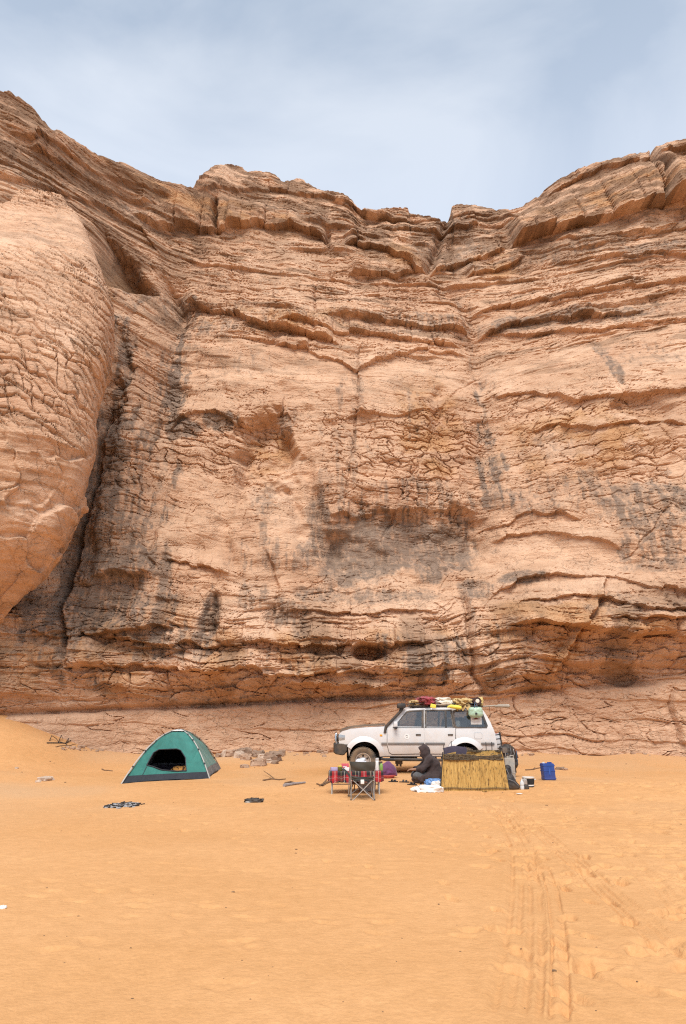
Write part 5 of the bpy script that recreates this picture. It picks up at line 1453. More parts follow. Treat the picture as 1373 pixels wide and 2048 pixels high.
q = Q().tube([(L_ * .5, 0, .012), (L_ * .62, 0, .025), (L_ * .95, 0, .02), (L_ * .99, 0, .03), (L_, 0, .035)], [.02, .045, .055, .05, .02], 10); q.build('wrapped_end', M_sun, pl_)
q = Q().tube([(.28, .0, -.0), (.285, .0, -.18), (.29, .0, -.3)], .007, 5); q.build('tie_cord', M_black, pl_)

# ================================================================== THE TENT
cA, cB, cC = spot(246, 1567), spot(418, 1557), spot(440, 1538)
cD = tuple(np.array(cA) + np.array(cC) - np.array(cB)); cD = (cD[0], cD[1], float(mound(cD[0], cD[1])))
ctr = np.mean([cA, cB, cC, cD], 0)
_, hubz = at(343, 1461, ctr[1])
tent = thing('dome_tent', 'green dome tent with an open dark doorway pitched on the sand', 'tent', tuple(ctr))
K4 = [np.array(c) - ctr for c in (cA, cB, cC, cD)]
hub = np.array([0, 0, float(hubz) - ctr[2]])
TOPU = .86                                        # the fabric stops short of the hub
def pole_pt(i, u, out=1.0):
    c = K4[i % 4]
    h = 1 - (1 - u) ** 1.95
    return np.array([c[0] * (1 - u) * out, c[1] * (1 - u) * out, c[2] * (1 - h) + hub[2] * h])
def wall_pt(i, s, t, off=0.0):
    a, b = pole_pt(i, t * TOPU), pole_pt(i + 1, t * TOPU)
    p = a * (1 - s) + b * s
    c = K4[i % 4] + K4[(i + 1) % 4]; nrm = np.array([c[0], c[1], 0]) / np.linalg.norm(c[:2])
    sag = -.10 * math.sin(math.pi * s) * math.sin(math.pi * min(1, t * .9 + .1)) - .012 * math.sin(s * 23 + t * 7 + i) * (1 - abs(2 * s - 1)) - .012 * math.sin(t * 15 + s * 4)
    p = p + nrm * (sag + off) + np.array([0, 0, .016 * math.sin(s * 19) * (t < .05)])
    return p
door = [(.165, .21), (.16, .32), (.155, .40), (.215, .45), (.56, .455), (.65, .425), (.725, .30), (.73, .11), (.60, .11), (.40, .135), (.26, .185)]
def fabric(i, holes, m, name, off=0.0, t0=.0, t1=1.0):
    q = Q().plate([(0, t0), (1, t0), (1, t1), (0, t1)], holes, None, 0, .045)
    q.v = [tuple(wall_pt(i, x_, z_, off)) for x_, y_, z_ in q.v]
    return q.build(name, m, tent, 80)
for i in range(4):
    fabric(i, [door] if i == 0 else [], M_tent, 'tent_wall', 0.0)
    fabric(i, [], M_tentdark, 'groundsheet_edge', .012, .0, .085 if i == 0 else .11)
    fabric(i, [door] if i == 0 else [], M_lining, 'tent_lining', -.03, .01, .99)
q = Q()
q.add([tuple(pole_pt(i, TOPU)) for i in range(4)] + [tuple(hub - np.array([0, 0, .05]))], [(0, 1, 4), (1, 2, 4), (2, 3, 4), (3, 0, 4)]); q.build('tent_roof', M_tent, tent)
Q().add([tuple(k * .985 + np.array([0, 0, .03])) for k in K4], [(0, 1, 2, 3)]).build('tent_floor', M_lining, tent)
# piping round the door, the rolled flap lip
q = Q().tube([wall_pt(0, s_, t_, .008) for s_, t_ in door[:8]], .014, 6); q.build('door_binding', M_tentdark, tent)
q = Q().tube([wall_pt(0, s_, t_, .012) for s_, t_ in door[7:] + door[:1]], .016, 6); q.build('door_binding', M_tentdark, tent)
q = Q().tube([wall_pt(0, .175, t_, .008) for t_ in np.linspace(.02, .19, 6)], .008, 5); q.build('door_zip', M_tentdark, tent)
for i in range(4):
    pts = [pole_pt(i, u, 1.015) + np.array([0, 0, .02]) for u in np.linspace(-.01, .97, 26)]
    po_ = Q().tube(pts, .017, 8).build('tent_pole', M_fibre, tent)
    for u in (.16, .36, .54, .70, .84):
        p = pole_pt(i, u, 1.015) + np.array([0, 0, .015]); d = pole_pt(i, u + .02) - pole_pt(i, u); d = d / np.linalg.norm(d) * .028
        Q().tube([p - d, p + d], .021, 8).build('pole_clip', M_tentdark, po_)
hq = Q().tube([hub + np.array([0, 0, -.05]), hub + np.array([0, 0, .05])], .05, 12)
for i in range(4):
    for u in (.90, .955): hq.tube([pole_pt(i, u) + np.array([0, 0, .03]), pole_pt(i, u) + np.array([0, 0, -.05])], .012, 6)
hq.tube([hub + np.array([0, 0, .02]), hub + np.array([0, 0, -.16])], .012, 6)
hq.build('tent_hub', M_tentdark, tent)
q = Q().add([tuple(pole_pt(i, u, 1.02) + np.array([0, 0, .035])) for u in (.83, .93) for i in (0, 1)], [(0, 1, 3, 2)]); q.build('vent_cover', M_whitecl, tent, 0)
# little flag hanging on the right pole, guy lines
p = pole_pt(1, .70) + np.array([.03, -.02, -.06])
q = Q().add([tuple(p), tuple(p + np.array([.09, -.01, -.03])), tuple(p + np.array([.13, -.01, -.22])), tuple(p + np.array([.06, 0, -.16]))], [(0, 1, 2, 3)]); q.build('storage_loop', mat('pink_tag', (.5, .2, .25), .8), tent, 0)
sp = np.mean([wall_pt(0, .7, .15), wall_pt(2, .3, .1)], 0) * np.array([.9, .35, 1])
p = wall_pt(0, .66, .12); p2 = np.array([p[0] - .05, p[1] + .72, .06])
tag(Q().blob((0, 0, .09), (.34, .2, .12), 3, .2, .3, (40, 18), 0.0).build('spotted_blanket', M_spot, None, 60, tuple(ctr + p2)), 'brown leopard spotted blanket heaped just inside the green tent', 'blanket')
q = Q().blob((0, 0, .11), (.5, .3, .16), 6, .2, .3, (40, 18), 0.0)
tag(q.build('sleeping_bag', M_dpurple, None, 60, tuple(ctr + np.array([-.25, .25, .05]))), 'dark sleeping bag lying deep inside the green tent', 'sleeping bag')

# ================================================================== CAMP FURNITURE
# -- folding table under a tartan cloth
tl, tr = spot(664, 1591), spot(759, 1588)
TY = (tl[1] + tr[1]) / 2
tx0, tz1 = at(659, 1543, TY); tx1, _ = at(766, 1543, TY)
tx0, tx1, tz1 = float(tx0), float(tx1), float(tz1)
gz = (tl[2] + tr[2]) / 2
TH = tz1 - gz
table = thing('folding_table', 'low folding camp table with pale metal legs under a tartan cloth', 'table', ((tx0 + tx1) / 2, TY, gz))
hw, dp = (tx1 - tx0) / 2, .62
Q().box((-hw + .02, .02, TH - .035), (hw - .02, dp, TH - .008), bev=.008).build('tabletop', M_wood, table)
for sx_ in (-1, 1):
    for yy_ in (.06, dp - .06):
        x_ = (tl[0] if sx_ < 0 else tr[0]) - table.location.x
        zb = on_sand(table.location.x + x_, TY + yy_) - gz
        Q().tube([(x_, yy_ - .02, zb - .02), (x_, yy_, TH - .03)], .017, 8).build('leg', M_fibre, table)
Q().tube([(tr[0] - table.location.x - .13, .04, -.02), (tr[0] - table.location.x - .12, .06, TH - .03)], .022, 8).build('leg', M_fibre, table)
Q().tube([(tl[0] - table.location.x, .3, .2), (tr[0] - table.location.x, .3, .2)], .011, 6).build('crossbar', M_steel, table)
rows = []
prof = [(0, 0)] + [(0, 0)]
NXc = 64
cloth = []
for i in range(NXc + 1):
    s_ = -1 + 2 * i / NXc; X = s_ * (hw + .015)
    drop = .235 + .02 * math.sin(i * .35) - .02 * (s_ > .5) - (.03 if s_ < -.92 else 0)
    wob = .018 * math.sin(i * .55) + .012 * math.sin(i * 1.3)
    col_ = [(X * (1 + .012), -.02 + wob * 1.3, TH + .004 - drop), (X * 1.01, -.014 + wob, TH - .66 * drop), (X, -.006 + wob * .6, TH - .33 * drop), (X, -.002, TH - .02), (X, .012, TH + .003)]
    col_ += [(X, y, TH + .004 + .004 * math.sin(i * .7 + y * 9)) for y in np.linspace(.06, dp - .02, 6)]
    col_ += [(X, dp + .01, TH - .01), (X, dp + .02 + wob, TH - .1), (X, dp + .025 + wob, TH - .2)]
    cloth.append(col_)
cl_o = Q().grid(cloth).build('tablecloth', M_plaid, None, 80, tuple(table.location))
m_ = cl_o.modifiers.new('thick', 'SOLIDIFY'); m_.thickness = .006
tag(cl_o, 'red and black tartan cloth draped over the low camp table', 'tablecloth')
TT = gz + TH + .008
def on_table(px_, dy, dz=0.0):
    X, _ = at(px_, 1540, TY + dy); return (float(X), TY + dy, TT + dz)
k_ = 1 / pxm(TY, .7)
def carton(name, label, cat, px_, w_, h_, d_, dy, m, rot=0, extra=None):
    o = Q().box((-w_ / 2, -d_ / 2, 0), (w_ / 2, d_ / 2, h_), bev=.008).build(name, m, None, 35, on_table(px_, dy), (0, 0, R(rot)))
    return tag(o, label, cat)
Z3 = lambda zx: 640 + zx / 5.28                       # enlarged pixel -> photo pixel
carton('tissue_pack', 'lilac tissue pack lying at the left end of the tartan table', 'tissue pack', Z3(150), .15, .075, .12, .2, M_lilac, 12)
ja = thing('glass_jar', 'squat olive green jar on the tartan table beside the lilac pack', 'jar', on_table(Z3(215), .16))
Q().lathe([(0, 0), (.05, 0), (.056, .012), (.056, .075), (.04, .09), (0, .09)], 20).build('jar_body', M_olive, ja); Q().lathe([(0, .09), (.044, .09), (.044, .11), (0, .11)], 20).build('lid', M_yellow, ja)
pb = thing('food_box', 'pink and white food box standing on the tartan table', 'box', on_table(Z3(268), .33))
Q().box((-.085, -.04, 0), (.085, .04, .15), bev=.006).build('box_body', mat('pink_card', (.60, .10, .13), .6, bump=.02), pb); Q().box((-.082, -.0415, .012), (.082, -.0385, .05), bev=.001).build('box_panel', M_paper, pb)
Q().box((-.05, -.0415, .07), (.04, -.0385, .09), bev=.001).build('box_panel', M_paper, pb)
carton('white_carton', 'small white carton in front of the pink box on the tartan table', 'carton', Z3(290), .10, .075, .09, .12, M_paper, -8)
bg_ = thing('plastic_bag', 'white plastic bag with a red and black picture on the camp table', 'bag', on_table(Z3(440), .42, .0))
rows = []
F = Field((-.17, -.12, -.02), (.17, .12, .30), .012)
F.f = F.ell((0, 0, .11), (.13, .075, .13)); F.join(F.cap((-.08, 0, .05), (.08, 0, .05), .06, .06), .05); F.join(F.cap((-.10, 0, .21), (.06, 0, .235), .025, .02), .05)
F.f += .012 * noise(F.X * 18 + F.Y * 9, F.Z * 12, 3); F.f = np.maximum(F.f, -F.Z)
tub(link('bag_body', F.mesh('bag_body'), bg_), mat('white_plastic_film', (.62, .64, .68), .35, bump=.2))
for nm, L, m in (('printed_picture', [(-.02, .12), (.04, .19), (.08, .14), (.06, .10), (.0, .09)], mat('red_print', (.45, .05, .03), .6)), ('printed_picture', [(-.10, .08), (-.06, .13), (-.02, .10), (-.05, .06)], M_dark), ('printed_picture', [(.05, .07), (.09, .09), (.10, .06)], M_dark)):
    Q().plate(L, (), lambda X, Z: -.088, .003).build(nm, m, bg_, 0)
th = thing('thermos_flask', 'tall white thermos flask at the right end of the tartan table', 'flask', on_table(Z3(608), .30))
Q().lathe([(0, 0), (.052, 0), (.055, .01), (.055, .19), (.045, .21), (0, .21)], 22).build('flask_body', M_tin, th); Q().lathe([(0, .21), (.042, .21), (.042, .265), (.03, .275), (0, .275)], 20).build('flask_cap', M_silver, th)
Q().tube([(.05, 0, .06), (.085, 0, .07), (.085, 0, .16), (.05, 0, .175)], .009, 6).build('flask_handle', M_black, th)
sb = thing('spray_bottle', 'green bottle with a black trigger beside the white thermos', 'bottle', on_table(Z3(650), .24))
Q().lathe([(0, 0), (.035, 0), (.04, .01), (.04, .12), (.015, .16), (0, .16)], 18).build('bottle_body', M_greenb, sb); Q().box((-.06, -.015, .16), (.03, .015, .20), bev=.008).build('trigger', M_black, sb); Q().box((-.055, -.008, .12), (-.04, .008, .165)).build('trigger_lever', M_black, sb)
mg = thing('coffee_pot', 'dark coffee pot on the tartan table behind the chair', 'pot', on_table(Z3(625), .48))
Q().lathe([(0, 0), (.07, 0), (.06, .12), (.04, .17), (0, .19)], 20).build('pot_body', M_char, mg); Q().tube([(-.06, 0, .06), (-.12, 0, .13), (-.135, 0, .15)], [.018, .01, .008], 8).build('spout', M_char, mg)
carton('cream_carton', 'pale cream carton standing behind the chair back on the table', 'carton', Z3(552), .09, .17, .07, .30, M_cream, 10)
# under and behind the table
tbn = thing('plastic_tub', 'cloudy grey plastic tub standing under the tartan table', 'tub', spot(Z3(505), 1470 + 590 / 5.28))
M_tub = mat('grey_tub', (.27, .28, .29), .4, var=.12, bump=.05, dust=.15)
q = Q().lathe([(.15, 0), (.165, .01), (.20, .32), (.215, .325), (.215, .34), (.19, .34), (.155, .02), (0, .02)], 28); q.v = [(x_ * 1.1, y_ * .8, z_) for x_, y_, z_ in q.v]; q.build('tub_body', M_tub, tbn, 40)
for s_ in (-1, 1): Q().box((s_ * .225, -.05, .28), (s_ * .265, .05, .30), bev=.008).build('handle', M_tub, tbn)
st_ = thing('gas_burner', 'rusty brown tripod burner standing in shade under the table', 'burner', spot(Z3(372), 1470 + 583 / 5.28))
M_rust = mat('rusty_iron', (.13, .05, .03), .85, var=.35, bump=.4)
Q().lathe([(0, .12), (.10, .13), (.15, .24), (.155, .26), (.13, .26), (.09, .16), (0, .15)], 22).build('bowl', M_rust, st_)
for a in (20, 140, 260): Q().tube([(.05 * math.cos(R(a)), .05 * math.sin(R(a)), .14), (.13 * math.cos(R(a)), .13 * math.sin(R(a)), -.01)], .012, 6).build('leg', M_rust, st_)
p = spot(Z3(712), 1470 + 452 / 5.28)
ba = thing('pink_basin', 'shallow pink plastic basin on the sand behind the table', 'basin', p)
Q().lathe([(.14, 0), (.17, .01), (.24, .075), (.255, .08), (.255, .088), (.23, .085), (.16, .02), (0, .015)], 30).build('basin_body', M_pink, ba, 40)
F = Field((-.34, -.26, -.02), (.34, .26, .50), .018)
F.f = F.ell((-.02, 0, .14), (.26, .2, .17)); F.join(F.cap((-.06, 0, .2), (.03, 0, .34), .14, .07), .08); F.join(F.cap((.10, -.02, .2), (.24, -.03, .07), .12, .05), .07)
F.f += .03 * np.abs(noise(F.X * 7 + F.Z * 5, F.Z * 6 - F.Y * 6 - F.X * 4, 7)) - .01; F.f = np.maximum(F.f, -(F.Z - .02))
tag(tub(link('purple_shawl', F.mesh('purple_shawl'), None, (p[0], p[1], p[2] + .03)), M_purple), 'purple shawl heaped in a pink basin behind the table', 'shawl')

# -- folding chair seen from behind
f0 = spot(Z3(325), 1470 + 690 / 5.28)
kx = 1 / pxm(f0[1], .4) / 5.28
chair = thing('camp_chair', 'folding camp chair with charcoal canvas seen from behind in front of table', 'chair', (f0[0] + (455 - 325) * kx, f0[1] + .0, f0[2]))
cgz = f0[2]
def cq(zx, zy, y): return ((zx - 455) * kx, y, (690 - zy) * kx)
fr_ = [[cq(338, 700, -.02), cq(575, 300, 0)], ]
def tubes(name, *lines, r=.011, m=M_steel):
    q = Q()
    for L in lines: q.tube(L, r, 8)
    return q.build(name, m, chair)
YB, YF = 0.0, .50
tubes('back_post', [cq(330, 690, YB), cq(335, 560, YB + .02), cq(322, 300, YB - .03)]); tubes('back_post', [cq(578, 688, YB), cq(572, 560, YB + .02), cq(590, 300, YB - .03)])
tubes('front_post', [cq(305, 668, YF), cq(318, 400, YF)]); tubes('front_post', [cq(556, 660, YF), cq(548, 400, YF)])
tubes('cross_brace', [cq(340, 700, YB), cq(565, 485, YB + .04)]); tubes('cross_brace', [cq(575, 692, YB), cq(345, 485, YB + .04)])
tubes('cross_brace', [cq(312, 665, YF), cq(545, 485, YF)]); tubes('cross_brace', [cq(552, 660, YF), cq(325, 485, YF)])
tubes('side_brace', [cq(332, 690, YB), cq(322, 490, YF)], [cq(308, 668, YF), cq(332, 490, YB)]); tubes('side_brace', [cq(577, 690, YB), cq(548, 490, YF)], [cq(555, 662, YF), cq(574, 490, YB)])
for p_ in (cq(330, 694, YB), cq(578, 692, YB), cq(305, 670, YF), cq(556, 662, YF)): Q().tube([(p_[0], p_[1], p_[2] - .02), (p_[0], p_[1], p_[2] + .025)], .018, 8).build('foot', M_black, chair)
def panel(name, c0, c1, c2_, c3, bow, m, n=(14, 10), thick=.012, wav=.008):
    rows = []
    for j in range(n[1] + 1):
        t = j / n[1]; row = []
        for i in range(n[0] + 1):
            s_ = i / n[0]
            a = np.array(c0) * (1 - s_) + np.array(c1) * s_; b_ = np.array(c3) * (1 - s_) + np.array(c2_) * s_
            p_ = a * (1 - t) + b_ * t
            row.append(p_ + np.array(bow) * (4 * s_ * (1 - s_)) * (.6 + .4 * 4 * t * (1 - t)) + np.array([0, wav * math.sin(s_ * 9 + t * 5), 0]))
        rows.append(row)
    o = Q().grid(rows).build(name, m, chair, 80); md = o.modifiers.new('thick', 'SOLIDIFY'); md.thickness = thick; return o
panel('backrest', cq(332, 392, -.005), cq(580, 392, -.005), cq(590, 302, -.03), cq(318, 302, -.03), (0, -.05, -.012), M_char)
panel('backrest', cq(338, 476, .0), cq(580, 470, .0), cq(584, 448, -.0), cq(330, 446, -.0), (0, -.02, -.03), M_char)
panel('seat', cq(335, 480, .02), cq(575, 480, .02), cq(548, 470, YF), cq(322, 470, YF), (0, 0, -.06), M_char)
for zx, zx2, o_ in ((330, 318, -1), (580, 548, 1)):
    panel('armrest', cq(zx + 14 * o_ * 0, 395, .0), cq(zx + 14 * o_ * 0 + 14, 395, .0), cq(zx2 + 14, 398, YF + .03), cq(zx2, 398, YF + .03), (0, 0, -.012), M_char, (4, 8))
panel('armrest', cq(232, 376, .18), cq(250, 372, .20), cq(345, 452, .02), cq(330, 470, .02), (0, 0, -.015), M_char, (4, 8))
Q().box(cq(432, 528, -.02), cq(470, 482, .06), bev=.01).build('paper_in_pocket', M_paper, chair)

# ================================================================== THE REED SCREEN
sA, sB = spot(883.5, 1583.4), spot(1017, 1580.3)
SY = (sA[1] + sB[1]) / 2
_, zt = at(947, 1509.5, SY + .10)
hS = float(zt) - (sA[2] + sB[2]) / 2
screen = thing('reed_screen', 'yellow reed windbreak standing on the sand behind the crouching person', 'windbreak', ((sA[0] + sB[0]) / 2, SY, (sA[2] + sB[2]) / 2))
wb_, wt_ = (sB[0] - sA[0]) / 2, (sB[0] - sA[0]) / 2 * 117.5 / 134
def reeds(x0b, x0t, x1b, x1t, y0b, y1b, yt, h, n, name, m, parent, seed=0, both=False):
    """reeds side by side, each a thin six-sided stalk that leans with the mat"""
    rs = np.random.RandomState(seed); q = Q()
    for i in range(n):
        s_ = (i + .5) / n
        xb, xt = x0b + (x1b - x0b) * s_, x0t + (x1t - x0t) * s_
        yb = y0b + (y1b - y0b) * s_ + .02 * math.sin(s_ * 7); yt_ = yt + yb + .025 * math.sin(s_ * 5 + 1)
        zz = -.03 + .02 * rs.rand(); hh = h + .02 * (rs.rand() - .5) + .012 * math.sin(s_ * 9)
        r = abs(x1b - x0b + .3 * (y1b - y0b)) / n * .62 + .001
        q.tube([(xb, yb + .003 * rs.randn(), zz), ((xb + xt) / 2 + .004 * rs.randn(), (yb + yt_) / 2 + .004 * rs.randn(), hh / 2), (xt, yt_, hh)], r, 5, cap=False)
    o = q.build(name, m, parent, 60); o['kind'] = 'stuff'; return o
reeds(-wb_, -wt_, wb_, wt_, 0, -.0, .10, hS, 150, 'reeds', M_reed, screen, 1)
rows = []
def band(z0, z1, name, m, r, seed, ragged):
    rs = np.random.RandomState(seed); q = Q()
    for i in range(110):
        s_ = rs.rand(); t = rs.rand(); z_ = z0 + (z1 - z0) * t
        ww = wb_ + (wt_ - wb_) * z_ / hS
        x_ = -ww + 2 * ww * s_; y_ = .10 * z_ / hS - .018 - .01 * rs.rand() + .02 * math.sin(s_ * 7)
        L = .05 + .12 * rs.rand(); a = rs.randn() * ragged
        q.tube([(max(-ww, x_ - L * math.cos(a)), y_, z_ - L * math.sin(a) * .3), (min(ww, x_ + L * math.cos(a)), y_ - .004, z_ + L * math.sin(a) * .3)], r * (.6 + .8 * rs.rand()), 5)
    o = q.build(name, m, screen, 60); o['kind'] = 'stuff'
band(hS - .12, hS + .005, 'frayed_edge', M_reedtop, .011, 3, .35)
for z_ in (.045, .06):
    ww = wb_ + (wt_ - wb_) * z_ / hS
    Q().tube([(-ww + 2 * ww * i / 20, .10 * z_ / hS - .022 + .02 * math.sin(i / 20 * 7) - .004, z_ + .008 * math.sin(i * .5)) for i in range(21)], .005, 5).build('binding_cord', M_reedtop, screen)
# the mat turns back at both ends and runs along behind
Yb = 1.25
_, zt2 = at(960, 1502, SY + Yb); hB = float(zt2) - screen.location.z
xl2, xr2 = [float(at(p_, 1505, SY + Yb)[0]) - screen.location.x for p_ in (919, 1002)]
reeds(xl2, xl2, xr2, xr2, Yb, Yb, .02, hB, 110, 'back_reeds', M_reed, screen, 2)
q = Q()
rs = np.random.RandomState(9)
for i in range(60):
    s_ = rs.rand(); q.tube([(xl2 + (xr2 - xl2) * s_ - .08, Yb + .0, hB + .01 * rs.randn()), (xl2 + (xr2 - xl2) * s_ + .08, Yb + .0, hB + .01 * rs.randn())], .012, 5)
o = q.build('frayed_edge', M_reedtop, screen, 60); o['kind'] = 'stuff'
for s_, xb, xt, xf in ((-1, -wb_, -wt_, xl2), (1, wb_, wt_, xr2)):
    q = Q()
    for i in range(45):
        t = (i + .5) / 45; q.tube([(xb + (xf - xb) * t, Yb * t + .01, -.03), (xt + (xf - xt) * t, .10 * (1 - t) + Yb * t + .01, hS * (1 - t) + hB * t - .01 * (i % 3))], .02, 5, cap=False)
    o = q.build('side_reeds', M_reed, screen, 60); o['kind'] = 'stuff'
for zx, ztop, yy_ in ((135, 150, Yb * .3), (208, 108, Yb), (548, 118, Yb), (605, 116, Yb + .1), (690, 170, Yb * .6)):
    X, Zt = at(860 + zx / 4.904, 1460 + ztop / 4.904, SY + yy_)
    X = float(X) - screen.location.x
    Q().tube([(X, yy_, -.05), (X + .005, yy_ - .005, float(Zt) - screen.location.z)], .010, 6).build('stake', M_char2, screen)
Q().tube([(-wb_ - .02, -.01, -.03), (-wt_ - .015, .10, hS + .06)], .014, 6).build('stake', M_char2, screen)
# purple cloth over its corner
X, Zt = at(860 + 245 / 4.904, 1460 + 172 / 4.904, SY + Yb * .85)
rows = []
for i in range(13):
    s_ = i / 12
    rows.append([(float(X) - .30 + .58 * s_ + .02 * math.sin(j), SY + Yb * .85 - .12 + .16 * (1 - (j / 7)) ** 2 + .02 * math.sin(i * 1.4), float(Zt) + .03 - (.34 + .05 * math.sin(i * .9)) * (j / 7) ** 1.2 - .06 * abs(s_ - .5) - .10 * max(0, .3 - s_)) for j in range(8)])
o = Q().grid(rows).build('draped_cloth', M_dpurple, None, 80); md = o.modifiers.new('thick', 'SOLIDIFY'); md.thickness = .012
tag(o, 'dark violet cloth draped over the back edge of the reed screen', 'cloth')

# ================================================================== THE PERSON, sitting cross-legged in a hooded robe
pp = spot(640 + 1190 / 5.28, 1470 + 500 / 5.28)
kp = 1 / pxm(pp[1], .6) / 5.28 * 422               # figure was laid out at 422 enlarged pixels per metre
H = 1.0
F = Field((-.68, -.42, -.03), (.36, .42, 1.02), .0105)
J = lambda a, b, ra, rb, k=.03: F.join(F.cap(a, b, ra, rb), k)
F.f = F.cap((.02, 0, .13), (-.02, 0, .36), .135, .13)
J((-.02, 0, .36), (-.09, 0, .54), .13, .10); J((-.07, -.14, .55), (-.07, .14, .55), .062, .062, .05); J((-.09, 0, .56), (-.155, 0, .67), .055, .05)
F.join(F.ell((-.175, 0, .745), (.088, .074, .112)), .02); J((-.225, 0, .69), (-.245, 0, .685), .05, .042, .03)
J((-.272, 0, .745), (-.294, 0, .722), .012, .016, .012); J((-.27, -.03, .775), (-.27, .03, .775), .014, .014, .02); F.cut(F.ell((-.285, -.032, .752), (.014, .018, .010))); F.cut(F.ell((-.285, .032, .752), (.014, .018, .010))); F.cut(F.cap((-.292, -.022, .685), (-.292, .022, .685), .005, .005)); J((-.288, -.015, .692), (-.288, .015, .692), .008, .008, .006); J((-.286, -.014, .677), (-.286, .014, .677), .009, .009, .006)
for s_ in (-1, 1): J((-.175, s_ * .078, .755), (-.18, s_ * .08, .72), .014, .010, .01)
for s_, E, W_ in ((-1, (-.27, -.25, .335), (-.46, -.17, .315)), (1, (-.27, .25, .34), (-.45, .12, .30))):
    J((-.08, s_ * .17, .54), E, .052, .042); J(E, W_, .040, .028)
    hd = np.array([-.95, -.1 * s_, .0]); hd /= np.linalg.norm(hd); sd_ = np.array([-.1 * s_, .98, .1]); up_ = np.array([0, -.1, 1.0])
    W_ = np.array(W_); c = W_ + hd * .045
    for k in (-1, 0, 1): J(W_, W_ + hd * .085 + sd_ * .022 * k, .022, .018, .02)
    for k, L in enumerate((.062, .076, .082, .07)):
        b0 = W_ + hd * .085 + sd_ * (.033 - .022 * k); b1 = b0 + hd * L * .55 - up_ * .012; b2 = b1 + hd * L * .45 - up_ * .028
        J(b0, b1, .0105, .0095, .006); J(b1, b2, .0095, .0075, .004)
    t0 = W_ + hd * .03 + sd_ * .026 * -s_; t1 = t0 + hd * .03 + sd_ * .025 * -s_ - up_ * .008; J(t0, t1, .013, .011, .008); J(t1, t1 + hd * .032, .011, .008, .004)
for s_, Kn, An, Ft in ((-1, (-.40, -.23, .17), (-.13, -.25, .075), (-.02, -.20, .045)), (1, (-.42, .24, .16), (-.22, .02, .08), (-.26, -.10, .05))):
    J((.02, s_ * .10, .13), Kn, .095, .068); J(Kn, An, .062, .042); J(An, Ft, .042, .032)
person = tub(link('person', F.mesh('person'), None, pp), M_skin); person.scale = (1 / kp * 1.0,) * 3 if False else (1.0,) * 3
tag(person, 'person in a dark brown hooded robe sitting cross-legged on the sand beside the car', 'person')
# robe with pointed hood and sleeves, open at the face, hands and hem
F = Field((-.56, -.44, -.02), (.40, .44, 1.02), .0125)
F.f = F.cap((.06, 0, .14), (0, 0, .40), .225, .19)
J((0, 0, .40), (-.08, 0, .55), .185, .13, .08); J((-.075, -.15, .545), (-.075, .15, .545), .088, .088, .08)
F.join(F.ell((-.12, -.04, .09), (.36, .36, .17)), .12); J((.12, .05, .06), (.16, -.05, .05), .17, .15, .1); J((-.25, -.14, .06), (-.36, -.18, .04), .12, .08, .08)
for s_, E, W_ in ((-1, (-.26, -.25, .335), (-.40, -.195, .318)), (1, (-.26, .25, .34), (-.40, .15, .31))):
    J((-.075, s_ * .17, .53), E, .085, .080, .05); J(E, W_, .078, .070, .03)
J((-.09, 0, .57), (-.15, 0, .68), .11, .10, .05); F.join(F.ell((-.165, 0, .75), (.128, .112, .145)), .04); J((-.15, 0, .82), (-.185, 0, .925), .07, .016, .05)
fold = .017 * np.abs(noise(F.X * 5 + F.Z * 3.2, F.Z * 4.5 - F.Y * 5, 31)) + .010 * noise(F.X * 13 - F.Z * 7, F.Z * 9 + F.Y * 11, 32)
fold = fold + .016 * np.sin((np.arctan2(F.Y, F.X + .05)) * 11 + 3 * noise(F.Z * 3, F.Y * 3, 33)) * sst(.35, .0, F.Z)
F.f = F.f + fold - .006
J((-.20, 0, .80), (-.275, 0, .80), .085, .075, .05); J((-.22, 0, .68), (-.265, 0, .69), .085, .06, .05); F.cut(F.ell((-.325, 0, .742), (.115, .074, .098)), .012); F.cut(F.cap((-.40, -.195, .318), (-.52, -.16, .312), .058, .06), .01); F.cut(F.cap((-.40, .15, .31), (-.52, .10, .305), .056, .058), .01)
F.f = np.maximum(F.f, -(F.Z + .005))
tub(link('hooded_robe', F.mesh('hooded_robe'), person), M_robe)
F = Field((-.56, -.36, -.02), (.14, .36, .32), .0135)
F.f = F.cap((0, -.10, .13), (-.40, -.23, .17), .115, .09); J((-.40, -.23, .17), (-.18, -.25, .085), .084, .062); J((0, .10, .13), (-.42, .24, .16), .115, .088); J((-.42, .24, .16), (-.26, .04, .085), .082, .06)
F.f += .010 * noise(F.X * 12 + F.Z * 9, F.Y * 12 - F.Z * 7, 41)
tub(link('trousers', F.mesh('trousers'), person), M_pants)
person.scale = (1.03, 1.03, 1.0)

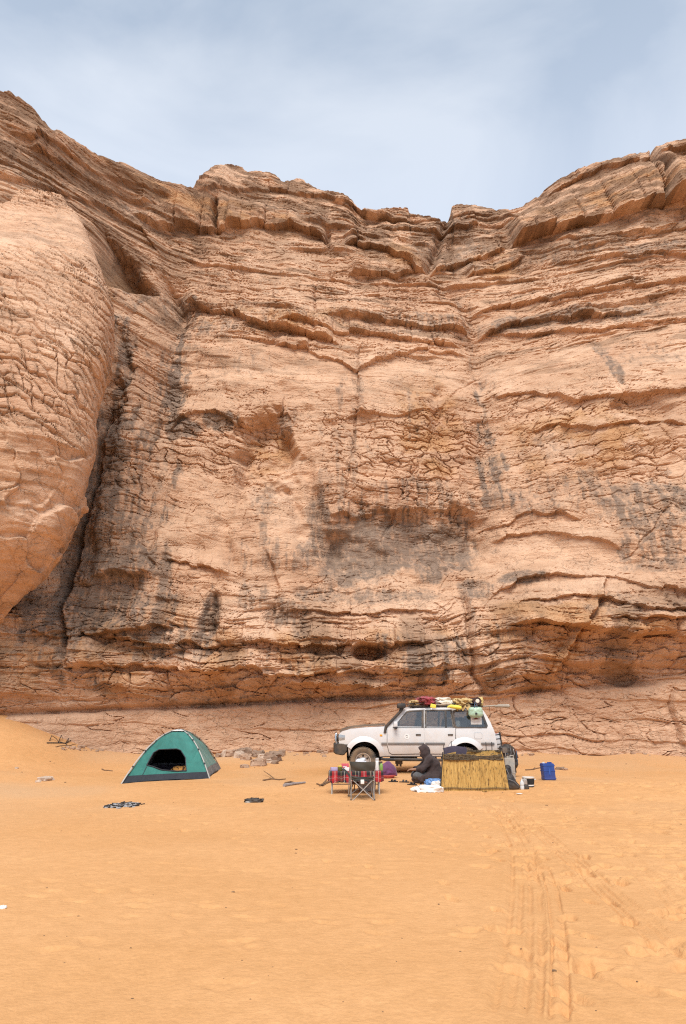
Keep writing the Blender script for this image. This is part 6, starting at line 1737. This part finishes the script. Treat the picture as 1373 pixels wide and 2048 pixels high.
# -- sandals about the person: sole, straps
def sandal(px_, py_, rot, label, m_sole=M_leather, first=[None]):
    loc = spot(px_, py_)
    if first[0] is None:
        r = thing('sandal', label, 'sandal', loc, R(rot), 'worn sandals beside the person')
        ol = [(.13 * math.cos(a) , .047 * math.sin(a) * (1 + .18 * math.cos(a)) - .008 * math.cos(2 * a)) for a in np.linspace(0, 2 * math.pi, 22, endpoint=False)]
        q = Q(); n_ = len(ol)
        q.add([(x_, y_, z_) for z_ in (-.005, .024) for x_, y_ in ol], [tuple(range(n_))[::-1], tuple(range(n_, 2 * n_))] + [(i, (i + 1) % n_, n_ + (i + 1) % n_, n_ + i) for i in range(n_)])
        q.build('sole', m_sole, r, 40)
        for x0_, hh in ((.045, .042), (-.03, .05)):
            rows = [[(x0_ - .022 + .044 * j / 3 + .01 * math.sin(a), .05 * math.cos(a), .02 + hh * math.sin(a)) for j in range(4)] for a in np.linspace(0, math.pi, 10)]
            s__ = Q().grid(rows).build('strap', M_leather, r, 60); s__.modifiers.new('thick', 'SOLIDIFY').thickness = .006
        first[0] = r; return r
    c = first[0].copy(); COL.objects.link(c); c.location = loc; c.rotation_euler = (0, 0, R(rot)); c['label'] = label
    for ch in first[0].children:
        d = ch.copy(); COL.objects.link(d); d.parent = c
    return c
sandal(Z3(775), 1470 + 497 / 5.28, 12, 'dark sandal farthest from the sitting person, nearest the table')
sandal(Z3(893), 1470 + 500 / 5.28, -10, 'dark sandal lying midway between table and sitting person')
sandal(Z3(975), 1470 + 530 / 5.28, -25, 'dark sandal in front of the person\'s knee')
s4 = sandal(Z3(1078), 1470 + 548 / 5.28, -14, 'sandal with a tan sole under the hem of the dark robe')
for ch in s4.children:
    if ch.name.startswith('sole'): ch.data = ch.data.copy(); ch.data.materials[0] = M_tansole
# -- cloth and blue sheet beside the screen
def heap(name, label, cat, px_, py_, rad, seed, m, fold=.5, lump=.25, n=(60, 24), freq=2.0, rot=0, dy=0.0):
    x_, y_, z_ = spot(px_, py_)
    o = Q().blob((0, 0, rad[2] * .35), rad, seed, lump, fold, n, -.01, .7, freq).build(name, m, None, 75, (x_, y_ + rad[1] * .6 + dy, on_sand(x_, y_ + rad[1] * .6 + dy)), (0, 0, R(rot)))
    return tag(o, label, cat)
heap('white_blanket', 'crumpled white blanket on the sand against the reed screen', 'blanket', Z3(1150), 1470 + 602 / 5.28, (.31, .16, .09), 51, M_whitecl, .35)
heap('blue_sheet', 'light blue plastic sheet folded behind the white blanket', 'sheet', Z3(1215), 1470 + 545 / 5.28, (.22, .14, .12), 52, M_lblue, .22, .18, dy=.02)
heap('white_wrapper', 'white cloth scrap lying over the blue sheet by the screen', 'cloth', Z3(1245), 1470 + 566 / 5.28, (.13, .08, .11), 57, M_whitecl, .3, dy=.02)

# ================================================================== BAGS, POTS AND CANS RIGHT OF THE SCREEN
Z4 = lambda a, b: (860 + a / 4.904, 1460 + b / 4.904)
def fz(px_, py_, zg):        # a point this high above the sand, given where it stands
    return None
# backpack
b0 = spot(*Z4(815, 590))
bk = thing('backpack', 'black backpack standing on the sand against the reed screen', 'backpack', (b0[0], b0[1] + .1, b0[2]))
kb = 1 / pxm(b0[1], .5) / 4.904
F = Field((-.28, -.2, -.03), (.30, .22, .62), .014)
bx = lambda zx, zy: ((zx - 815) * kb, (590 - zy) * kb)
x1, z1 = bx(790, 420); F.f = F.cap((x1, .04, z1 - .10), (x1 - .01, .04, z1 + .06), .10, .09); F.join(F.cap((bx(820, 545)[0], 0, .10), (bx(800, 500)[0], .02, .22), .13, .12), .05); F.join(F.cap((bx(860, 575)[0], -.02, .06), (bx(800, 575)[0], 0, .07), .085, .10), .04); F.join(F.cap((bx(770, 470)[0], 0, .2), (bx(780, 580)[0], 0, .06), .08, .1), .05)
F.f += .012 * np.abs(noise(F.X * 10 + F.Z * 6, F.Z * 9 - F.Y * 8, 61)); F.f = np.maximum(F.f, -(F.Z + .01))
M_blk = mat('black_nylon', (.014, .014, .016), .6, var=.3, bump=.35, dust=.16)
tub(link('bag_body', F.mesh('bag_body'), bk), M_blk)
M_greytrim = mat('grey_webbing', (.14, .14, .15), .7)
Q().tube([(x1 - .06, -.06, z1 + .06), (x1 - .02, -.08, z1 - .04), (x1 - .05, -.07, z1 - .14)], .012, 6).build('shoulder_strap', M_greytrim, bk)
Q().tube([(x1 + .05, -.055, z1 + .08), (x1 + .065, -.075, z1 - .02), (x1 + .06, -.07, z1 - .12)], .009, 6).build('zip', M_greytrim, bk)
Q().tube([(bx(775, 500)[0], -.125, .24), (bx(830, 520)[0], -.14, .19), (bx(870, 560)[0], -.12, .10)], .008, 6).build('zip', M_greytrim, bk)
# cloudy jerrycan behind it
j0 = spot(*Z4(775, 420)); j0 = (j0[0], 20.6, on_sand(j0[0], 20.6))
X, Zc = at(*Z4(778, 312), 20.6)
jc = thing('plastic_jerrycan', 'dusty cloudy plastic jerrycan behind the black backpack', 'jerrycan', (float(X), 20.6, on_sand(float(X), 20.6)))
zt_ = float(Zc) - jc.location.z
Q().box((-.13, -.11, 0), (.13, .11, zt_ + .10), bev=.045).build('can_body', M_jug, jc); Q().tube([(-.03, 0, zt_ + .09), (-.03, 0, zt_ + .16)], .03, 12).build('can_neck', M_jug, jc); Q().tube([(-.03, 0, zt_ + .15), (-.03, 0, zt_ + .18)], .034, 12).build('can_cap', M_black, jc)
Q().tube([(.02, 0, zt_ + .09), (.03, 0, zt_ + .15), (.11, 0, zt_ + .15), (.12, 0, zt_ + .08)], .014, 8).build('handle', M_jug, jc)
for i in (0.2, .45): Q().box((-.137, -.117, zt_ * i), (.137, .117, zt_ * i + .03), bev=.02).build('can_rib', M_jug, jc)
# dark gear hanging on the tail of the car
X, Zc = at(*Z4(770, 215), 22.6)
gb = thing('gear_sack', 'dark sack with dangling straps propped behind the tail of the white car', 'sack', (float(X), 22.6, on_sand(float(X), 22.6)))
zt_ = float(Zc) - gb.location.z
F = Field((-.36, -.25, -.03), (.36, .25, zt_ + .30), .02)
F.f = F.cap((0, 0, .15), (-.02, 0, zt_ + .06), .20, .17); F.join(F.cap((-.16, -.06, zt_ * .6), (-.20, -.04, zt_ + .10), .11, .08), .06); F.join(F.cap((.14, -.05, zt_ * .5), (.12, 0, zt_ + .05), .12, .09), .06)
F.f += .03 * np.abs(noise(F.X * 7 + F.Z * 5, F.Z * 7 - F.Y * 6, 62)) + .012 * noise(F.X * 18, F.Z * 16, 63); F.f = np.maximum(F.f, -(F.Z + .01))
tub(link('sack_body', F.mesh('sack_body'), gb), M_blk)
rs = np.random.RandomState(4)
for i in range(6):
    x_ = -.25 + .09 * i; zt3 = zt_ + .12 - .04 * (i % 3)
    Q().tube([(x_, -.18, zt3), (x_ + .03 * rs.randn(), -.23, zt3 - .12), (x_ + .05 * rs.randn(), -.2, zt3 - .26 - .05 * rs.rand())], .010, 6).build('strap', [M_greytrim, M_steel, M_strap][i % 3], gb)
Q().box((-.20, -.22, zt_ - .02), (-.06, -.16, zt_ + .12), bev=.02).build('side_pouch', mat('dusty_grey_cloth', (.10, .09, .085), .9, bump=.3, dust=.3), gb)
Q().tube([(.14, -.1, zt_ + .10), (.20, -.12, zt_ - .02), (.24, -.1, zt_ - .16)], .018, 8).build('bedroll', M_rust, gb)
# enamel pot, blackened by the fire
e0 = spot(*Z4(950, 590)); y_ = e0[1] + .55
X, Zt = at(*Z4(965, 462), y_)
pt = thing('cooking_pot', 'white enamel pot blackened by soot on the sand by the backpack', 'pot', (float(X), y_, on_sand(float(X), y_)))
hp = max(.14, min(.24, float(Zt) - pt.location.z)); 
Q().lathe([(.10, 0), (.125, .012), (.14, hp * .5), (.14, hp - .02)], 26).build('pot_body', M_soot, pt, 40)
Q().lathe([(.139, hp - .03), (.146, hp - .02), (.152, hp), (.146, hp + .006), (.135, hp), (.13, .02), (0, .02)], 26, cap=False).build('rim', M_tin, pt, 40)
for s_ in (-1, 1): Q().tube([(s_ * .13, -.04, hp * .75), (s_ * .175, -.02, hp * .78), (s_ * .175, .02, hp * .78), (s_ * .13, .04, hp * .75)], .009, 6).build('handle', M_tin, pt)
Q().blob((-.11, -.10, hp * .45), (.06, .05, .09), 8, .15).build('bare_patch', mat('grey_enamel', (.32, .29, .27), .5, dust=.4), pt)
c0 = spot(*Z4(908, 585))
cu = thing('water_bottle', 'clear pale plastic water bottle standing before the sooty pot', 'bottle', c0)
Q().lathe([(0, 0), (.045, 0), (.05, .012), (.05, .07), (.046, .08), (.05, .09), (.05, .15), (.02, .20), (.016, .215), (0, .215)], 20).build('bottle_body', mat('pale_bottle', (.60, .62, .62), .2, bump=0), cu); Q().lathe([(0, .215), (.02, .215), (.02, .24), (0, .24)], 14).build('cap', M_tin, cu)
heap('black_pouch', 'small round black pouch on the sand beside the water bottle', 'pouch', *Z4(950, 585), (.065, .06, .075), 66, M_blk, .1, .1, (24, 14))
l0 = spot(*Z4(880, 636)); tag(Q().lathe([(0, 0), (.07, .004), (.075, .012), (.06, .016), (.02, .022), (0, .022)], 22).build('saucer', M_tin, None, 35, l0), 'small white saucer lying alone on the sand before the backpack', 'saucer')
# blue jerrycan
u0 = spot(*Z4(1165, 492))
ku = 1 / pxm(u0[1], .5) / 4.904
bj = thing('blue_jerrycan', 'upright blue plastic jerrycan standing alone on the sand right of camp', 'jerrycan', u0, R(8))
wj, hj = 118 * ku, 158 * ku
q = Q().box((-wj / 2, -.11, 0), (wj / 2, .13, hj), bev=.035); q.v = [(x_ + .10 * (0.5 - z_ / hj) * .28, y_, z_) for x_, y_, z_ in q.v]; q.build('can_body', M_blue, bj)
for zz in (.03, hj * .5, hj - .075):
    Q().box((-wj / 2 - .006 + .014 * (1 - 2 * zz / hj), -.117, zz), (wj / 2 + .006 + .014 * (1 - 2 * zz / hj), .137, zz + .035), bev=.016).build('can_rib', M_blue, bj)
Q().tube([(-wj / 2 + .05, 0, hj - .01), (-wj / 2 + .04, 0, hj + .025)], .035, 14).build('can_cap', M_tin, bj)
Q().tube([(.0, 0, hj - .01), (.0, 0, hj + .015), (wj / 2 - .05, 0, hj + .015), (wj / 2 - .045, 0, hj - .01)], .014, 8).build('handle', M_blue, bj)
Q().plate([(-.012, hj * .3), (.012, hj * .3), (.02, hj * .7), (-.02, hj * .7)], (), lambda X, Z: -.120, .006).build('moulded_panel', mat('bright_blue_plastic', (.03, .10, .38), .35), bj)

# ================================================================== STONES, STICKS AND LITTER
rs = np.random.RandomState(77)
def stone(px_, py_, w_, h_, label, m, seed, group=None, dz=0.0, cat='stone'):
    x_, y_, z_ = spot(px_, py_)
    k = 1 / pxm(y_, z_)
    rx_, rz_ = w_ * k / 2, h_ * k / 2
    q = Q().blob((0, 0, 0), (rx_, rx_ * .8, rz_ * 1.1), seed, .26, .25, (22, 14), None, .55, 1.5)
    o = q.build('stone', m, None, 25, (x_, y_ + rx_ * .6, z_ + rz_ * .55 + dz * k), (0, 0, rs.rand() * 6))
    return tag(o, label, cat, group)
Z2 = lambda a, b: (200 + a / 3.1205, 1430 + b / 3.1205)
pile = [(745, 262, 18, 8, 'low brown stone at the left end of the stone pile', M_stone2), (782, 260, 12, 14, 'upright pale stone near the left end of the stone pile', M_stone3), (822, 258, 26, 14, 'flat wide brown stone leaning at the cliff foot in the pile', M_stone),
        (872, 268, 18, 14, 'pale pinkish stone in front of the tall grey stones', M_stone3), (905, 250, 24, 16, 'tall grey stone at the back of the pile', M_stone2), (912, 280, 26, 13, 'rounded brown stone in the middle of the pile', M_stone),
        (985, 262, 26, 14, 'slanting dark grey slab at the back of the right heap', M_stone2), (1020, 270, 26, 9, 'whitish stone lying across the right heap', M_stone3), (990, 318, 34, 16, 'largest pinkish stone at the front of the right heap', M_stone),
        (1048, 300, 16, 8, 'small white stone wedged at the front of the heap', M_stone3), (1078, 290, 34, 18, 'largest grey stone at the right of the heap', M_stone2), (1092, 306, 14, 8, 'small grey stone under the largest grey one', M_stone2), (1100, 255, 28, 10, 'flat brown stone behind the right heap at the cliff foot', M_stone2),
        (902, 330, 18, 7, 'lone brown stone on the sand left of the heap', M_stone), (1135, 252, 16, 12, 'rounded brown stone touching the cliff foot', M_stone)]
for i, (a, b, w_, h_, lb, m) in enumerate(pile): stone(*Z2(a, b), w_, h_, lb, m, 200 + i, 'loose stones below the cliff between tent and car')
for i, (px_, py_, w_, h_, lb, m) in enumerate([(1120, 1509, 14, 7, 'brown stone at the cliff foot right of the car', M_stone2), (1065, 1511, 12, 5, 'small brown stone right behind the tail of the car', M_stone), (1122, 1540, 16, 6, 'flat stone on the sand right of the blue jerrycan', M_stone2), (1132, 1541, 10, 5, 'little stone at the end of the flat one by the jerrycan', M_stone),
                                               (1172, 1506, 20, 8, 'reddish stone at the foot of the right wall', M_stone2), (1188, 1508, 10, 5, 'small stone beside the reddish one at the right wall', M_stone), (88, 1562, 26, 9, 'whitish flat stone lying on the sand left of the tent', M_stone3), (75, 1565, 10, 4, 'chip of pale stone by the whitish flat one', M_stone3), (33, 1537, 8, 3, 'tiny pale pebble far left on the sand', M_stone3),
                                               (1302, 1508, 14, 5, 'low brown stone at the foot of the far right wall', M_stone), (1238, 1507, 10, 4, 'little brown stone under the right wall', M_stone2), (640, 1506, 12, 6, 'brown stone at the wall left of the car', M_stone2), (612, 1508, 9, 4, 'small pale stone at the wall left of the car', M_stone), (470, 1503, 10, 5, 'small stone at the wall right of the tent', M_stone)]):
    stone(px_, py_, w_, h_, lb, m, 300 + i, 'loose stones lying about the camp')
def stick(name, label, lines, m, r, cat='stick', rr=None):
    """lines of photo points lying on the sand, the first the main stem"""
    base = spot(*lines[0][0]); q = Q()
    o = thing(name, label, cat, base) if len(lines) > 1 else None
    for li, L in enumerate(lines):
        P_ = []
        for j, p_ in enumerate(L):
            a = spot(p_[0], p_[1]); P_.append((a[0] - base[0], a[1] - base[1], a[2] - base[2] + r * .8 + (p_[2] if len(p_) > 2 else 0)))
        R_ = [r * (1 - .45 * j / max(1, len(P_) - 1)) * (1 if li == 0 else .7) for j in range(len(P_))]
        if o: Q().tube(P_, R_, 7).build('stem' if li == 0 else 'side_twig', m, o, 50)
        else: tag(Q().tube(P_, R_, 7).build(name, m, None, 50, base), label, cat)
stick('dry_branch', 'thin forked dry branch on the sand between tent and table', [[Z2(1020, 412), Z2(1070, 404), Z2(1120, 408), Z2(1160, 404)], [Z2(1090, 404), Z2(1060, 390) + (.05,), Z2(1022, 376) + (.10,)]], M_twig, .022)
stick('plank', 'grey weathered stick lying on the sand left of the table', [[Z2(1150, 448), Z2(1210, 438), Z2(1282, 428)]], mat('grey_wood', (.30, .26, .25), .9, var=.25, scale=12, bump=.5), .04)
stick('dry_branch', 'short brown stick lying behind the grey weathered one', [[Z2(1158, 432), Z2(1190, 424), Z2(1215, 428)]], M_twig, .03)
stick('firewood', 'long dry branch sticking out from under the table at left', [[(Z3(0), 1573), (Z3(60), 1568), (Z3(120), 1564), (Z3(200), 1567)], [(Z3(40), 1568), (Z3(80), 1562, .03), (Z3(110), 1560, .06)]], M_twig, .028)
stick('firewood', 'second dry branch lying in front of the long one by the table', [[(Z3(-30), 1569), (Z3(30), 1573), (Z3(95), 1566)]], M_twig, .02)
stick('firewood', 'dark knotty log end under the left of the table', [[(Z3(130), 1566), (Z3(190), 1564), (Z3(245), 1566)]], M_char2, .035)
Z6 = lambda a, b: (a / 5.72, 1400 + b / 5.72)
stick('dead_bush', 'dead black bush of bent twigs at the foot of the left cliff', [[Z6(540, 498), Z6(640, 496), Z6(760, 498), Z6(830, 470) + (.05,)], [Z6(570, 470), Z6(590, 450) + (.11,), Z6(640, 470) + (.08,), Z6(680, 490)], [Z6(670, 490), Z6(700, 450) + (.12,), Z6(720, 480) + (.08,)], [Z6(760, 490), Z6(800, 450) + (.10,), Z6(835, 450) + (.1,)], [Z6(690, 485), Z6(740, 500), Z6(770, 515)]], M_char2, .022, 'bush')
stick('dry_twigs', 'reddish brown twigs spread on the sand before the dead bush', [[Z6(640, 540), Z6(700, 525), Z6(770, 520), Z6(860, 535)], [Z6(700, 525), Z6(730, 555), Z6(760, 580)], [Z6(770, 520), Z6(750, 545), Z6(700, 550)], [Z6(800, 525), Z6(840, 510), Z6(870, 515)]], M_twig, .014, 'twigs')
stick('bone_stick', 'short knobbly brown twig on the bare sand left of the tent', [[Z6(1170, 795), Z6(1200, 810), Z6(1250, 812), Z6(1290, 818)]], M_twig, .02)
stick('dry_branch', 'thin dry root trailing on the sand left of the blue jerrycan', [[Z4(940, 395), Z4(1010, 392), Z4(1050, 380), Z4(1095, 374)], [Z4(1010, 390), Z4(1035, 380) + (.03,)]], M_twig, .022)
stick('dry_branch', 'thin crooked twig at the foot of the wall right of the car', [[(1045, 1512), (1047, 1503), (1050, 1496, .1)]], M_twig, .012)
# cold fire: ash and charcoal
ash = thing('fire_remains', 'patch of grey ash and black charcoal left from a fire', 'fire remains', spot(248, 1611))
q = Q()
for i in range(70):
    a = rs.rand() * 6.28; r_ = rs.rand() ** .6; p_ = (248 + 40 * r_ * math.cos(a), 1611 + 5 * r_ * math.sin(a) - 3 * r_ * math.cos(a)); s_ = spot(*p_)
    q.blob((s_[0] - ash.location.x, s_[1] - ash.location.y, s_[2] - ash.location.z), (.03 + .03 * rs.rand(), .03 + .03 * rs.rand(), .012 + .014 * rs.rand()), i, .3, 0, (9, 6))
o = q.build('ash', M_ash, ash, 30); o['kind'] = 'stuff'
q = Q()
for i in range(46):
    a = rs.rand() * 6.28; r_ = rs.rand() ** .5; p_ = (250 + 42 * r_ * math.cos(a), 1611 + 5 * r_ * math.sin(a) - 3.4 * r_ * math.cos(a)); s_ = spot(*p_); an = rs.rand() * 3
    b_ = Vector((s_[0] - ash.location.x, s_[1] - ash.location.y, s_[2] - ash.location.z + .015)); d_ = Vector((math.cos(an), math.sin(an), .1 * rs.randn())) * (.025 + .05 * rs.rand())
    q.tube([b_ - d_, b_ + d_], .008 + .010 * rs.rand(), 5)
o = q.build('charcoal', M_char2, ash, 30); o['kind'] = 'stuff'
# dropped black glove-like rag, scraps
heap('black_rag', 'small black crumpled rag lying alone on the open sand', 'rag', 508, 1605, (.15, .07, .05), 81, M_blk, .6, .35, (40, 16), 2.4)
heap('white_rag', 'small pale scrap of cloth at the left tip of the black rag', 'rag', 496, 1606, (.045, .03, .02), 82, M_jug, .5, .3, (24, 12), 2.4)
heap('paper_scrap', 'white paper scrap with dark print at the left edge of the picture', 'paper', 3, 1818, (.034, .025, .016), 83, M_whitecl, .6, .3, (24, 12), 2.4)
heap('plastic_scrap', 'pale crushed plastic wrapper on the sand left of the whitish stone', 'wrapper', 94, 1558, (.11, .06, .03), 84, mat('pale_film', (.58, .50, .44), .5), .5, .3, (24, 12), 2.4)
# small broken stone along the foot of the wall
q = Q()
for i in range(120):
    px_ = [470 + 200 * rs.rand(), 1020 + 353 * rs.rand(), 120 + 140 * rs.rand()][i % 3]; py_ = (1503 if i % 3 else 1505) + 9 * rs.rand() ** 2 - (8 if i % 3 == 2 else 0)
    x_, y_, _ = ground_at(px_, py_)
    if y_ > 31: continue
    r_ = .025 + .06 * rs.rand() ** 2.5
    q.blob((x_, y_, on_sand(x_, y_) + r_ * .25), (r_ * (1 + .6 * rs.rand()), r_, r_ * .75), i, .3, .2, (9, 6), None, .6)
o = q.build('rubble', M_stone, None, 0); o['kind'] = 'stuff'; o['label'] = 'small broken stones scattered along the foot of the cliff'
# crumbs of stone and twig on the sand, too many to count
q = Q()
for i in range(110):
    px_, py_ = 1373 * rs.rand(), 1512 + 520 * rs.rand() ** 2.2
    x_, y_, z_ = ground_at(px_, py_)
    if y_ > 30: continue
    r_ = (.004 + .007 * rs.rand() ** 3) * (.55 + y_ / 16)
    q.blob((x_, y_, on_sand(x_, y_) + r_ * .3), (r_ * (1 + rs.rand()), r_, r_ * .7), i, .25, 0, (7, 5))
o = q.build('pebbles', M_twig, None, 0); o['kind'] = 'stuff'; o['label'] = 'small dark pebbles and crumbs scattered over the sand'
